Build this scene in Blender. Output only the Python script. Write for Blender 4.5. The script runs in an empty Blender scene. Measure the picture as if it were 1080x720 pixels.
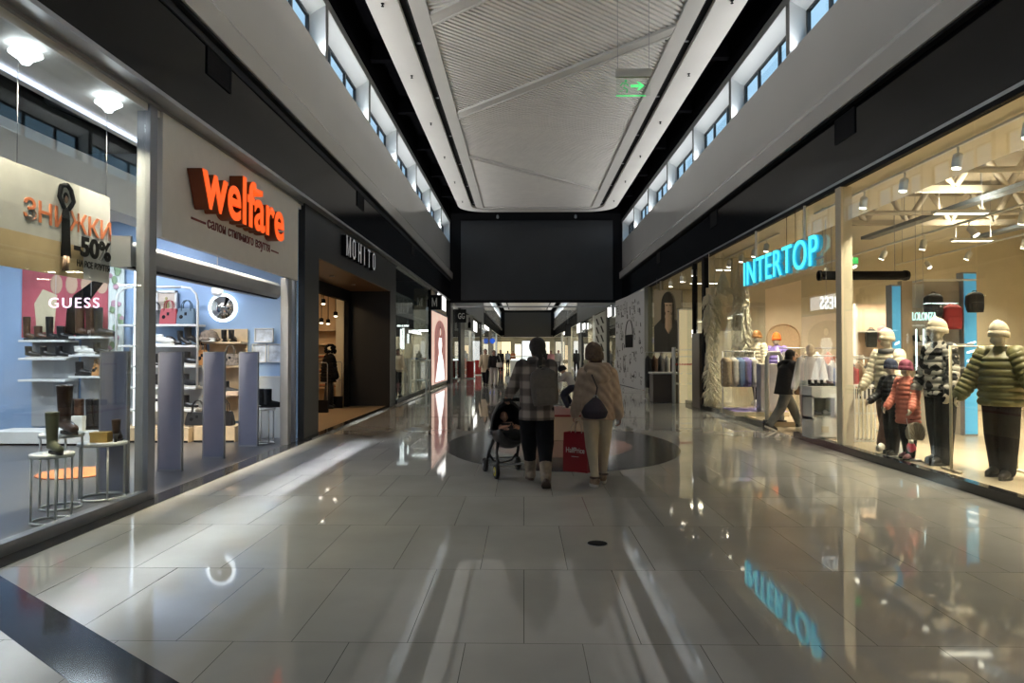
import bpy, bmesh, math, random
from mathutils import Vector, Matrix, Euler
PI = math.pi
rad = math.radians
S = bpy.context.scene
C = S.collection
random.seed(7)

# ---------------------------------------------------------------- camera, world, big lights, exposure
CAM_H = 1.489
FOC = 725.0                                   # focal length in pixels of the 1080 px wide frame
cam = bpy.data.cameras.new('camera'); cam.sensor_width = 36; cam.lens = 36*FOC/1080; cam.clip_end = 400; cam.clip_start = .05
camo = bpy.data.objects.new('camera', cam); C.objects.link(camo)
camo.location = (0, 0, CAM_H); camo.rotation_euler = (PI/2+math.atan(12/FOC), 0, math.atan(12.5/FOC))
S.camera = camo
S.view_settings.view_transform = 'Standard'; S.view_settings.look = 'None'
S.view_settings.gamma = 1; S.view_settings.use_curve_mapping = False
S.view_settings.exposure = 0.2
try:
    S.cycles.use_denoising = True; S.cycles.transparent_max_bounces = 24; S.cycles.max_bounces = 8
    S.cycles.diffuse_bounces = 4; S.cycles.glossy_bounces = 5; S.cycles.caustics_reflective = False; S.cycles.caustics_refractive = False
    S.cycles.sample_clamp_indirect = 6
except Exception: pass

LX, RX, FAR, BACK = -3.62, 4.8, 33.7, -14.0
STREAK = 34; SKY = .98; SILL_FILL = 350; K_SHOE = 88; K_DOME = 105; K_TOP = 60; K_NEXT = 45; K_DARK = 34; K_GLASS = 40; K_FARS = 170
w = bpy.data.worlds.new('sky'); S.world = w; w.use_nodes = True
bg = w.node_tree.nodes['Background']; bg.inputs[0].default_value = (.50, .77, 1, 1); bg.inputs[1].default_value = SKY

def area(name, loc, rot, sx, sy, power, col=(1, 1, 1), spread=180, portal=False):
    l = bpy.data.lights.new(name, 'AREA'); l.shape = 'RECTANGLE'; l.size = sx; l.size_y = sy; l.energy = power; l.color = col
    l.spread = rad(spread)
    if sx == sy: l.shape = 'DISK'
    o = bpy.data.objects.new(name, l); C.objects.link(o); o.location = loc; o.rotation_euler = rot
    if portal: l.cycles.is_portal = True
    return o
# daylight enters by the clerestory windows on both sides
area('portal', (LX-.45, 10, 7.3), (PI/2, 0, -PI/2), 46, .8, 1, portal=True)
area('portal', (RX+.45, 10, 7.3), (PI/2, 0, PI/2), 46, .8, 1, portal=True)
area('portal', (LX-.45, 80, 7.3), (PI/2, 0, -PI/2), 54, .8, 1, portal=True)
area('portal', (RX+.45, 80, 7.3), (PI/2, 0, PI/2), 54, .8, 1, portal=True)
# unseen linear fill lights added on the clerestory sills to brighten the ceiling
for _x, _s in ((LX-.12, 1), (RX+.12, -1)):
    for _y, _l in ((9.8, 46), (84, 44)):
        area('added_sill_fill', (_x, _y, 6.96), (0, -_s*rad(180-48), 0), .06, _l, SILL_FILL*_l/46, (.98, .975, .96), 150)
WARM = (1, .85, .62); NEUT = (1, .95, .86); COOL = (.80, .88, 1)

# ---------------------------------------------------------------- pixel -> place
_R = camo.rotation_euler.to_matrix()
def ray(px, py): return _R @ Vector(((px-540)/FOC, -(py-360)/FOC, -1))
def at(px, py, Y):
    d = ray(px, py); t = Y/d.y; return Vector((d.x*t, Y, CAM_H+d.z*t))
def onfloor(px, py, z=0.0):
    d = ray(px, py); t = (z-CAM_H)/d.z; return Vector((d.x*t, d.y*t, z))

# ---------------------------------------------------------------- materials
MATS = {}
def mat(name, col, rough=.5, metal=0, emit=0, ecol=None, noise=0, nscale=8, bump=0, bscale=60, spec=.5, coat=0):
    if name in MATS: return MATS[name]
    m = bpy.data.materials.new(name); m.use_nodes = True; nt = m.node_tree; b = nt.nodes['Principled BSDF']
    c = (*col, 1)
    b.inputs['Base Color'].default_value = c; b.inputs['Roughness'].default_value = rough; b.inputs['Metallic'].default_value = metal
    b.inputs['Specular IOR Level'].default_value = spec; b.inputs['Coat Weight'].default_value = coat
    if emit:
        b.inputs['Emission Color'].default_value = (*(ecol or col), 1); b.inputs['Emission Strength'].default_value = emit
    if noise or bump: tc = nt.nodes.new('ShaderNodeTexCoord')
    if noise:
        n = nt.nodes.new('ShaderNodeTexNoise'); n.inputs['Scale'].default_value = nscale; n.inputs['Detail'].default_value = 4
        r = nt.nodes.new('ShaderNodeValToRGB'); e = r.color_ramp.elements
        e[0].position = .3; e[1].position = .7
        e[0].color = (*[max(0, x*(1-noise)) for x in col], 1); e[1].color = (*[min(1, x*(1+noise)) for x in col], 1)
        nt.links.new(tc.outputs['Object'], n.inputs['Vector']); nt.links.new(n.outputs['Fac'], r.inputs['Fac']); nt.links.new(r.outputs['Color'], b.inputs['Base Color'])
    if bump:
        n2 = nt.nodes.new('ShaderNodeTexNoise'); n2.inputs['Scale'].default_value = bscale
        bp = nt.nodes.new('ShaderNodeBump'); bp.inputs['Strength'].default_value = bump; bp.inputs['Distance'].default_value = .01
        nt.links.new(tc.outputs['Object'], n2.inputs['Vector']); nt.links.new(n2.outputs['Fac'], bp.inputs['Height']); nt.links.new(bp.outputs['Normal'], b.inputs['Normal'])
    MATS[name] = m; return m

def glass_mat(name='clear_glass', tint=(.93, .96, .95), base=.045, amount=.75):
    if name in MATS: return MATS[name]
    m = bpy.data.materials.new(name); m.use_nodes = True; nt = m.node_tree; nt.nodes.clear()
    o = nt.nodes.new('ShaderNodeOutputMaterial'); mx = nt.nodes.new('ShaderNodeMixShader')
    t = nt.nodes.new('ShaderNodeBsdfTransparent'); t.inputs[0].default_value = (*tint, 1)
    g = nt.nodes.new('ShaderNodeBsdfGlossy'); g.inputs['Roughness'].default_value = .0
    lw = nt.nodes.new('ShaderNodeLayerWeight'); p = nt.nodes.new('ShaderNodeMath'); p.operation = 'POWER'; p.inputs[1].default_value = 5
    ma = nt.nodes.new('ShaderNodeMath'); ma.operation = 'MULTIPLY_ADD'; ma.inputs[1].default_value = amount; ma.inputs[2].default_value = base
    nt.links.new(lw.outputs['Facing'], p.inputs[0]); nt.links.new(p.outputs[0], ma.inputs[0]); nt.links.new(ma.outputs[0], mx.inputs[0])
    nt.links.new(t.outputs[0], mx.inputs[1]); nt.links.new(g.outputs[0], mx.inputs[2]); nt.links.new(mx.outputs[0], o.inputs[0])
    MATS[name] = m; return m

def floor_mat():
    m = bpy.data.materials.new('porcelain_tiles'); m.use_nodes = True; nt = m.node_tree; b = nt.nodes['Principled BSDF']; L = nt.links.new
    tc = nt.nodes.new('ShaderNodeTexCoord'); mp = nt.nodes.new('ShaderNodeMapping'); mp.inputs['Location'].default_value = (60, 9.65+60, 0)
    br = nt.nodes.new('ShaderNodeTexBrick'); br.offset = .5; br.offset_frequency = 2; br.squash = 1
    br.inputs['Color1'].default_value = (.41, .40, .38, 1); br.inputs['Color2'].default_value = (.445, .435, .412, 1); br.inputs['Mortar'].default_value = (.09, .085, .08, 1)
    br.inputs['Scale'].default_value = 1; br.inputs['Mortar Size'].default_value = .0020; br.inputs['Mortar Smooth'].default_value = .1
    br.inputs['Brick Width'].default_value = .6; br.inputs['Row Height'].default_value = 1.2; br.inputs['Bias'].default_value = 0
    L(tc.outputs['Object'], mp.inputs[0]); L(mp.outputs[0], br.inputs['Vector'])
    n = nt.nodes.new('ShaderNodeTexNoise'); n.inputs['Scale'].default_value = 1.3; n.inputs['Detail'].default_value = 5
    L(tc.outputs['Object'], n.inputs['Vector'])
    r = nt.nodes.new('ShaderNodeMapRange'); r.inputs[1].default_value = .3; r.inputs[2].default_value = .7; r.inputs[3].default_value = .90; r.inputs[4].default_value = 1.08
    L(n.outputs['Fac'], r.inputs[0])
    mu = nt.nodes.new('ShaderNodeVectorMath'); mu.operation = 'SCALE'; L(br.outputs['Color'], mu.inputs[0]); L(r.outputs[0], mu.inputs['Scale'])
    L(mu.outputs[0], b.inputs['Base Color'])
    rr = nt.nodes.new('ShaderNodeMapRange'); rr.inputs[1].default_value = .3; rr.inputs[2].default_value = .7; rr.inputs[3].default_value = .022; rr.inputs[4].default_value = .055
    L(n.outputs['Fac'], rr.inputs[0]); L(rr.outputs[0], b.inputs['Roughness'])
    bp = nt.nodes.new('ShaderNodeBump'); bp.inputs['Strength'].default_value = .25; bp.inputs['Distance'].default_value = .002; bp.invert = True
    L(br.outputs['Fac'], bp.inputs['Height']); L(bp.outputs['Normal'], b.inputs['Normal'])
    b.inputs['Specular IOR Level'].default_value = .55
    return m

def plaid_mat():
    m = bpy.data.materials.new('plaid_wool'); m.use_nodes = True; nt = m.node_tree; b = nt.nodes['Principled BSDF']; L = nt.links.new
    tc = nt.nodes.new('ShaderNodeTexCoord'); sp = nt.nodes.new('ShaderNodeSeparateXYZ'); L(tc.outputs['Object'], sp.inputs[0])
    def band(sock, period, ph):
        a = nt.nodes.new('ShaderNodeMath'); a.operation = 'MULTIPLY_ADD'; a.inputs[1].default_value = 2*PI/period; a.inputs[2].default_value = ph; L(sock, a.inputs[0])
        s = nt.nodes.new('ShaderNodeMath'); s.operation = 'SINE'; L(a.outputs[0], s.inputs[0])
        r = nt.nodes.new('ShaderNodeMapRange'); r.inputs[1].default_value = -.35; r.inputs[2].default_value = .35; L(s.outputs[0], r.inputs[0]); return r.outputs[0]
    ad = nt.nodes.new('ShaderNodeMath'); L(band(sp.outputs['X'], .15, .4), ad.inputs[0]); L(band(sp.outputs['Z'], .16, 1.0), ad.inputs[1])
    n = nt.nodes.new('ShaderNodeTexNoise'); n.inputs['Scale'].default_value = 90; L(tc.outputs['Object'], n.inputs['Vector'])
    a2 = nt.nodes.new('ShaderNodeMath'); a2.operation = 'MULTIPLY_ADD'; a2.inputs[1].default_value = .35; L(n.outputs['Fac'], a2.inputs[0]); L(ad.outputs[0], a2.inputs[2])
    r = nt.nodes.new('ShaderNodeValToRGB'); e = r.color_ramp.elements
    e[0].position = 0; e[0].color = (.075, .064, .06, 1); e[1].position = 1; e[1].color = (.36, .31, .28, 1)
    x = e.new(.5); x.color = (.16, .133, .122, 1)
    dv = nt.nodes.new('ShaderNodeMath'); dv.operation = 'MULTIPLY'; dv.inputs[1].default_value = .45; L(a2.outputs[0], dv.inputs[0]); L(dv.outputs[0], r.inputs[0])
    L(r.outputs[0], b.inputs['Base Color']); b.inputs['Roughness'].default_value = .95; b.inputs['Specular IOR Level'].default_value = .1
    MATS['plaid_wool'] = m; return m

def quilt_mat(name, col, scale=26):
    m = mat(name, col, .6, noise=.12, nscale=14, spec=.3); nt = m.node_tree; b = nt.nodes['Principled BSDF']; L = nt.links.new
    tc = nt.nodes.new('ShaderNodeTexCoord'); w_ = nt.nodes.new('ShaderNodeTexWave'); w_.bands_direction = 'DIAGONAL'; w_.inputs['Scale'].default_value = scale/5; w_.inputs['Distortion'].default_value = 1
    bp = nt.nodes.new('ShaderNodeBump'); bp.inputs['Strength'].default_value = .5; bp.inputs['Distance'].default_value = .02
    L(tc.outputs['Object'], w_.inputs[0]); L(w_.outputs['Fac'], bp.inputs['Height']); L(bp.outputs['Normal'], b.inputs['Normal']); return m

def camo_mat(name, ca, cb, scale=14):
    m = mat(name, ca, .7); nt = m.node_tree; b = nt.nodes['Principled BSDF']; L = nt.links.new
    tc = nt.nodes.new('ShaderNodeTexCoord'); n = nt.nodes.new('ShaderNodeTexNoise'); n.inputs['Scale'].default_value = scale; n.inputs['Detail'].default_value = 1
    r = nt.nodes.new('ShaderNodeValToRGB'); r.color_ramp.interpolation = 'CONSTANT'; e = r.color_ramp.elements
    e[0].color = (*ca, 1); e[1].position = .5; e[1].color = (*cb, 1)
    L(tc.outputs['Object'], n.inputs[0]); L(n.outputs['Fac'], r.inputs[0]); L(r.outputs[0], b.inputs['Base Color']); return m

# ---------------------------------------------------------------- mesh builder
class MB:
    def __init__(s): s.v = []; s.f = []; s.sm = []
    def add(s, vs, fs, sm=False):
        k = len(s.v); s.v += [tuple(v) for v in vs]; s.f += [tuple(i+k for i in f) for f in fs]; s.sm += [sm]*len(fs); return s
    def box(s, x0, x1, y0, y1, z0, z1, M=None):
        vs = [Vector((x, y, z)) for z in (z0, z1) for y in (y0, y1) for x in (x0, x1)]
        if M: vs = [M @ v for v in vs]
        return s.add(vs, [(0, 2, 3, 1), (4, 5, 7, 6), (0, 1, 5, 4), (2, 6, 7, 3), (0, 4, 6, 2), (1, 3, 7, 5)])
    def loft(s, rings, caps=True, closed=False, sm=True):
        n = len(rings[0]); vs = [v for r in rings for v in r]; fs = []
        m = len(rings)
        for i in range(m if closed else m-1):
            a, b = i*n, ((i+1) % m)*n
            for j in range(n):
                k = (j+1) % n; fs.append((a+j, a+k, b+k, b+j))
        if caps and not closed: fs.append(tuple(reversed(range(n)))); fs.append(tuple(range((m-1)*n, m*n)))
        return s.add(vs, fs, sm)
    def tube(s, pts, r, n=8, closed=False, flat=None, up=None):
        pts = [Vector(p) for p in pts]; m = len(pts)
        if not isinstance(r, (list, tuple)): r = [r]*m
        rings = []; pu = None
        for i, p in enumerate(pts):
            a = pts[i-1] if (i or closed) else pts[0]; b = pts[(i+1) % m] if (i < m-1 or closed) else pts[-1]
            t = (b-a); t = t.normalized() if t.length > 1e-9 else Vector((0, 0, 1))
            if pu is None:
                u = Vector(up) if up else (Vector((0, 0, 1)) if abs(t.z) < .9 else Vector((0, 1, 0)))
            else: u = pu
            u = (u-t*u.dot(t)); u = u.normalized() if u.length > 1e-6 else t.orthogonal().normalized(); pu = u; q = t.cross(u)
            fl = flat or 1
            rings.append([p+u*(r[i]*math.cos(2*PI*j/n))+q*(r[i]*fl*math.sin(2*PI*j/n)) for j in range(n)])
        return s.loft(rings, not closed, closed)
    def ball(s, c, r, n=12, M=None):
        if not isinstance(r, (list, tuple)): r = (r, r, r)
        c = Vector(c); h = max(6, n//2+1); vs = []; fs = []
        for i in range(1, h):
            th = PI*i/h
            for j in range(n):
                ph = 2*PI*j/n; p = Vector((r[0]*math.sin(th)*math.cos(ph), r[1]*math.sin(th)*math.sin(ph), r[2]*math.cos(th)))
                vs.append(c+(M @ p if M else p))
        top = len(vs); q = Vector((0, 0, r[2])); vs.append(c+(M @ q if M else q)); vs.append(c-(M @ q if M else q))
        for i in range(h-2):
            for j in range(n):
                k = (j+1) % n; fs.append((i*n+j, (i+1)*n+j, (i+1)*n+k, i*n+k))
        for j in range(n):
            k = (j+1) % n; fs.append((top, j, k)); fs.append((top+1, (h-2)*n+k, (h-2)*n+j))
        return s.add(vs, fs, True)
    def chain(s, pts, r, n=12):
        for p, q in zip(pts, r): s.ball(p, q, n)
        for i in range(len(pts)-1): s.tube([pts[i], pts[i+1]], [r[i], r[i+1]], n)
        return s
    def lathe(s, prof, n=20, c=(0, 0, 0), sm=True):
        c = Vector(c); return s.loft([[c+Vector((r*math.cos(2*PI*j/n), r*math.sin(2*PI*j/n), z)) for j in range(n)] for r, z in prof], sm=sm)
    def prism(s, poly, d0, d1, ax='z', M=None):
        def P(a, b, d):
            v = Vector((a, b, d)) if ax == 'z' else Vector((a, d, b)) if ax == 'y' else Vector((d, a, b))
            return M @ v if M else v
        n = len(poly); vs = [P(a, b, d) for d in (d0, d1) for a, b in poly]
        return s.add(vs, [tuple(range(n)), tuple(range(2*n-1, n-1, -1))]+[(j, n+j, n+(j+1) % n, (j+1) % n) for j in range(n)])
    def ell(s, rings, n=16):   # rings: (cx, cy, cz, rx, ry)
        return s.loft([[Vector((c[0]+c[3]*math.cos(2*PI*j/n), c[1]+c[4]*math.sin(2*PI*j/n), c[2])) for j in range(n)] for c in rings])
    def mesh(s, name='m'):
        me = bpy.data.meshes.new(name); me.from_pydata(s.v, [], s.f); me.polygons.foreach_set('use_smooth', s.sm)
        bm = bmesh.new(); bm.from_mesh(me); bmesh.ops.recalc_face_normals(bm, faces=bm.faces); bm.to_mesh(me); bm.free(); me.update(); return me
    def fused(s, vox, it=2, name='m'):
        me = s.mesh(name); o = bpy.data.objects.new('temporary', me); C.objects.link(o)
        r = o.modifiers.new('r', 'REMESH'); r.mode = 'VOXEL'; r.voxel_size = vox; r.use_smooth_shade = True
        if it:
            q = o.modifiers.new('s', 'SMOOTH'); q.factor = .5; q.iterations = it
        bpy.context.view_layer.update(); dg = bpy.context.evaluated_depsgraph_get()
        out = bpy.data.meshes.new_from_object(o.evaluated_get(dg)); bpy.data.objects.remove(o); out.name = name
        out.polygons.foreach_set('use_smooth', [True]*len(out.polygons)); return out

def obj(name, geo, m, parent=None, loc=(0, 0, 0), rot=(0, 0, 0), bev=0):
    me = geo.mesh(name) if isinstance(geo, MB) else geo
    if m and not me.materials: me.materials.append(m)
    o = bpy.data.objects.new(name, me); C.objects.link(o); o.location = loc; o.rotation_euler = rot
    if m and me.materials[0] != m:
        o.material_slots[0].link = 'OBJECT'; o.material_slots[0].material = m
    if parent: o.parent = parent
    if bev:
        b = o.modifiers.new('bevel', 'BEVEL'); b.width = bev; b.segments = 2; b.limit_method = 'ANGLE'
    return o
def tag(o, label, cat, group=None):
    o['label'] = label; o['category'] = cat
    if group: o['group'] = group
    return o
def thing(name, label, cat, loc=(0, 0, 0), rz=0, group=None, rot=None):
    o = bpy.data.objects.new(name, None); C.objects.link(o); o.location = loc; o.rotation_euler = rot or (0, 0, rz); o.empty_display_size = .1
    return tag(o, label, cat, group)
def struct(name, geo, m, bev=0, parent=None, loc=(0, 0, 0)):
    o = obj(name, geo, m, parent, loc=loc, bev=bev)
    if not parent: o['kind'] = 'structure'
    return o
def dup(root, loc, rz=None, label=None, group=None, swap=None, scale=None):
    def cp(o, p):
        c = o.copy(); C.objects.link(c)
        if p: c.parent = p
        if swap and c.type == 'MESH':
            for sl in c.material_slots:
                if sl.material and sl.material.name in swap: m2 = swap[sl.material.name]; sl.link = 'OBJECT'; sl.material = m2
        for ch in list(o.children): cp(ch, c)
        return c
    r = cp(root, None); r.location = loc
    if rz is not None: r.rotation_euler = (0, 0, rz)
    if label: r['label'] = label
    if group: r['group'] = group
    if scale: r.scale = (scale,)*3 if not isinstance(scale, tuple) else scale
    return r
def text(s_, size=1, ext=.02, off=0, sx=1, spacing=1, align='CENTER', name='lettering', bevel=0):
    cu = bpy.data.curves.new(name, 'FONT'); cu.body = s_; cu.size = size; cu.extrude = ext; cu.offset = off; cu.align_x = align; cu.align_y = 'BOTTOM_BASELINE'; cu.space_character = spacing
    o = bpy.data.objects.new('temporary', cu); C.objects.link(o); bpy.context.view_layer.update()
    me = bpy.data.meshes.new_from_object(o.evaluated_get(bpy.context.evaluated_depsgraph_get())); bpy.data.objects.remove(o)
    if sx != 1:
        for v in me.vertices: v.co.x *= sx
    me.name = name; return me
def fit(me, w_, h_):
    xs = [v.co.x for v in me.vertices]; ys = [v.co.y for v in me.vertices]
    x0, x1, y0, y1 = min(xs), max(xs), min(ys), max(ys)
    for v in me.vertices: v.co.x = (v.co.x-x0)/(x1-x0)*w_; v.co.y = (v.co.y-y0)/(y1-y0)*h_
    return me
R_LEFT, R_RIGHT, R_FACE = (PI/2, 0, PI/2), (PI/2, 0, -PI/2), (PI/2, 0, 0)   # lettering on the left wall, the right wall, facing the viewer
ORD = ['first', 'second', 'third', 'fourth', 'fifth', 'sixth', 'seventh', 'eighth', 'ninth', 'tenth', 'eleventh', 'twelfth', 'thirteenth', 'fourteenth', 'fifteenth']

GL = glass_mat()
M_black = mat('black_gloss_panel', (.004, .0045, .006), .13, noise=.15, nscale=.6, spec=.18)
M_matblack = mat('matt_black', (.006, .006, .008), .75, spec=.2)
M_fascia = mat('grey_fascia_paint', (.50, .495, .48), .13, noise=.03, nscale=.5, bump=.10, bscale=.9, spec=.6)
M_void = mat('black_void', (.002, .002, .003), .9, spec=.03)
M_white = mat('white_paint', (.72, .72, .70), .5, noise=.03, nscale=2)
M_cream = mat('cream_paint', (.70, .63, .48), .55, noise=.05, nscale=2)
M_panel = mat('ceiling_panel_paint', (.57, .555, .525), .5, noise=.03, nscale=1)
M_slat = mat('slat_paint', (.74, .72, .68), .45, noise=.04, nscale=3)
M_slatback = mat('slat_backing', (.012, .011, .010), .7)
M_steel = mat('brushed_steel', (.42, .42, .43), .35, metal=.8, noise=.08, nscale=5)
M_alu = mat('grey_aluminium', (.30, .31, .34), .4, metal=.3, noise=.05, nscale=4)
M_screen = mat('dark_screen', (.020, .022, .026), .38, noise=.15, nscale=.8)
M_dkframe = mat('dark_portal_panel', (.022, .022, .024), .42, noise=.1, nscale=1.5)
M_strip = mat('black_stone', (.02, .02, .022), .1, noise=.3, nscale=5)
M_inlay = mat('dark_stone_inlay', (.060, .062, .060), .12, noise=.15, nscale=4)
M_pink = mat('terracotta_inlay', (.34, .17, .14), .14, noise=.10, nscale=4)
M_wood = mat('pale_wood', (.58, .44, .28), .5, noise=.15, nscale=6)
M_lamp = mat('lamp_glow', (1, .95, .85), .5, emit=7, ecol=(1, .9, .72))
M_lampw = mat('white_lamp_glow', (1, 1, 1), .5, emit=5, ecol=(.9, .95, 1))
M_lit = mat('lit_white_sign', (1, 1, 1), .5, emit=2.2, ecol=(1, .98, .94))
M_skin = mat('skin', (.42, .24, .17), .5, noise=.06, nscale=30, spec=.4)
M_mann = mat('mannequin_cream', (.66, .58, .46), .45, noise=.04, nscale=8)
M_dark = mat('black_cloth', (.010, .010, .012), .85, noise=.3, nscale=30, bump=.2)
M_leather = mat('black_leather', (.014, .013, .013), .3, noise=.25, nscale=20, bump=.15)
M_brownl = mat('brown_leather', (.060, .030, .017), .35, noise=.3, nscale=12, bump=.15)
M_whitel = mat('white_leather', (.72, .71, .66), .4, noise=.05, nscale=10)
M_rubber = mat('dark_rubber', (.018, .017, .016), .8)
M_wsole = mat('pale_sole', (.55, .52, .46), .6)
# ================================================================ THE SETTING
FL = floor_mat()
struct('floor', MB().box(LX-.02, RX+.02, BACK, 112, -.1, 0), FL)
M_greyfloor = mat('grey_shop_floor', (.065, .065, .07), .3, noise=.1, nscale=2)
M_creamfloor = mat('cream_shop_floor', (.50, .42, .30), .22, noise=.06, nscale=2)
M_tanfloor = mat('tan_shop_floor', (.42, .30, .18), .3, noise=.06, nscale=2)
struct('floor_left_shoe_shop', MB().box(-12, LX-.02, 1.5, 12.0, -.1, .004), M_greyfloor)
struct('floor_left_dark_shop', MB().box(-12, LX-.02, 12.0, 19.5, -.1, .004), M_tanfloor)
struct('floor_left_glass_shop', MB().box(-12, LX-.02, 19.5, 33.6, -.1, .004), M_creamfloor)
struct('floor_right_near_shop', MB().box(RX+.02, 15.5, 1.5, 18.3, -.1, .006), M_creamfloor)
struct('floor_right_far_shop', MB().box(RX+.02, 13, 18.3, 27.3, -.1, .006), M_creamfloor)
struct('floor_left_back', MB().box(-12, LX-.02, 34.2, 110, -.1, .004), M_creamfloor)
struct('floor_right_back', MB().box(RX+.02, 12, 34.2, 110, -.1, .004), M_creamfloor)
# dark strips of stone along the shop fronts
struct('baseboard_left', MB().box(-3.86, LX, BACK, FAR, 0, .006), M_strip)
# floor patterns
def disc(name, cx, cy, rx, ry, z, m, n=64):
    return struct(name, MB().prism([(cx+rx*math.cos(2*PI*j/n), cy+ry*math.sin(2*PI*j/n)) for j in range(n)], .0005, z), m)
disc('floor_dark_disc', .60, 11.25, 1.86, 2.62, .0025, M_inlay)
disc('floor_inner_disc', .60, 11.15, 1.13, 1.36, .0040, M_pink)
def strip(name, a, b, wd, z, m):
    a, b = Vector(a), Vector(b); d = (b-a).normalized(); p = Vector((-d.y, d.x))*wd/2
    return struct(name, MB().prism([tuple(a+p), tuple(b+p), tuple(b-p), tuple(a-p)], .0005, z), m)
strip('floor_diagonal_band', (-3.62, 4.46), (1.0, 1.0), .30, .002, M_strip)
for yy, wd in ((15.9, .05), (25.6, .07), (31.0, .06)): strip('floor_joint', (LX, yy), (RX, yy), wd, .0015, M_matblack)

def profile(name, pts, y0, y1, m):           # a shape in x, z drawn out along the corridor
    b = MB(); n = len(pts)
    b.add([(x, y, z) for y in (y0, y1) for x, z in pts], [tuple(range(n)), tuple(range(2*n-1, n-1, -1))]+[(j, (j+1) % n, n+(j+1) % n, n+j) for j in range(n)])
    return struct(name, b, m)
M_lintel = mat('grey_lintel', (.17, .17, .165), .5)
M_reveal = mat('window_reveal_white', (.66, .70, .72), .5)
M_frame = mat('window_frame_dark', (.03, .035, .04), .4)
M_pane = glass_mat('window_glass', (.92, .97, 1), .04, .5)
NWIN = [0]
def side(sgn, X, y0, y1, ph, label, detail=True):
    s = -sgn                                  # s points from the corridor into the wall
    f = lambda o: X+s*o
    profile('wall_%s_band' % label, [(f(0), 4.10), (f(.25), 4.10), (f(.25), 5.12), (f(0), 5.12)], y0, y1, M_black)
    profile('trim_%s_fascia' % label, [(f(-.12), 5.12), (f(-.12), 5.42), (f(.015), 5.60), (f(.015), 6.90), (f(.38), 6.90), (f(.38), 5.12)], y0, y1, M_fascia)
    profile('trim_%s_shadow_gap' % label, [(f(-.09), 5.085), (f(.2), 5.085), (f(.2), 5.12), (f(-.09), 5.12)], y0, y1, M_matblack)
    profile('trim_%s_lintel' % label, [(f(0), 7.86), (f(0), 8.02), (f(.38), 8.02), (f(.38), 7.68), (f(.32), 7.68)], y0, y1, M_lintel)
    profile('wall_%s_upper' % label, [(f(-.02), 8.02), (f(.38), 8.02), (f(.38), 8.8), (f(-.02), 8.8)], y0, y1, M_void)
    profile('trim_%s_reveal' % label, [(f(.005), 7.84), (f(.31), 7.66), (f(.31), 7.675), (f(.005), 7.855)], y0, y1, M_reveal)
    y = ph
    while y < y1:
        if y > y0:
            struct('trim_%s_pier' % label, MB().box(min(f(0), f(.34)), max(f(0), f(.34)), y, y+.17, 6.9, 7.84), M_reveal)
            struct('trim_%s_pier_face' % label, MB().box(min(f(-.004), f(.0)), max(f(-.004), f(.0)), y, y+.17, 6.9, 7.86), M_lintel)
        NWIN[0] += 1
        a, b = max(y+.17, y0), min(y+3.5, y1)
        if b-a > .4:
            wf = MB(); xs = (min(f(.30), f(.36)), max(f(.30), f(.36)))
            ms = [a+.03]+[a+(b-a)*t for t in (.36, .72)]+[b-.03]
            for q in ms: wf.box(*xs, q-.03, q+.03, 6.9, 7.68)
            for z in (6.9, 7.62): wf.box(*xs, a, b, z, z+.06)
            o = struct('window_%d' % NWIN[0], wf, M_frame)
            obj('window_pane', MB().box(min(f(.325), f(.335)), max(f(.325), f(.335)), a, b, 6.93, 7.66), M_pane, o)
        y += 3.5
side(1, LX, BACK, FAR, -12.1, 'left'); side(-1, RX, BACK, FAR, -12.1, 'right')
side(1, LX, 62, 110, 62, 'left_back'); side(-1, RX, 62, 110, 62, 'right_back')
# dark air grilles set high in the black bands
k = 0
for sg, X, ys in ((1, LX, (.9, 8.05, 15.1, 22.3)), (-1, RX, (3.2, 10.3, 17.4, 24.5))):
    for j, y in enumerate(ys):
        t = thing('air_grille', '%s black air grille from the viewer in the black band on the %s' % (ORD[j], 'left' if sg > 0 else 'right'), 'vent', (X+sg*.004, y, 4.68), 0, 'air grilles in the black bands')
        g = MB().box(-.012, .012, -.32, .32, 0, .03).box(-.012, .012, -.32, .32, .35, .38).box(-.012, .012, -.32, -.29, .03, .35).box(-.012, .012, .29, .32, .03, .35); obj('grille_frame', g, M_matblack, t)
        g = MB()
        for q in range(9): g.box(-.008, .008, -.29, .29, .045+q*.034, .058+q*.034)
        obj('louvre', g, M_matblack, t); obj('backing', MB().box(-.004, .0, -.29, .29, .03, .35), M_matblack, t)

# ---- ceiling: black void, cross beams, suspended white panel with black slot and slats
struct('ceiling', MB().box(LX-.6, RX+.6, BACK, FAR, 8.75, 8.9), M_void)
struct('ceiling_back', MB().box(LX-.6, RX+.6, 62, 110, 8.75, 8.9), M_matblack)
y = -12.1
while y < FAR:
    struct('beam', MB().box(LX-.02, -2.2, y-.1, y+.1, 8.30, 8.75), M_void); struct('beam', MB().box(3.4, RX+.02, y-.1, y+.1, 8.30, 8.75), M_void); y += 3.5
CX, PZ = .62, 8.12
def outline(hw, ye, r, ys, z, n=8):
    p = [(CX-hw, ys)]
    for j in range(n+1):
        a = PI-PI/2*j/n; p.append((CX-hw+r+r*math.cos(a), ye-r+r*math.sin(a)))
    for j in range(n+1):
        a = PI/2-PI/2*j/n; p.append((CX+hw-r+r*math.cos(a), ye-r+r*math.sin(a)))
    p.append((CX+hw, ys)); return [Vector((x, y, z)) for x, y in p]
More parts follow.
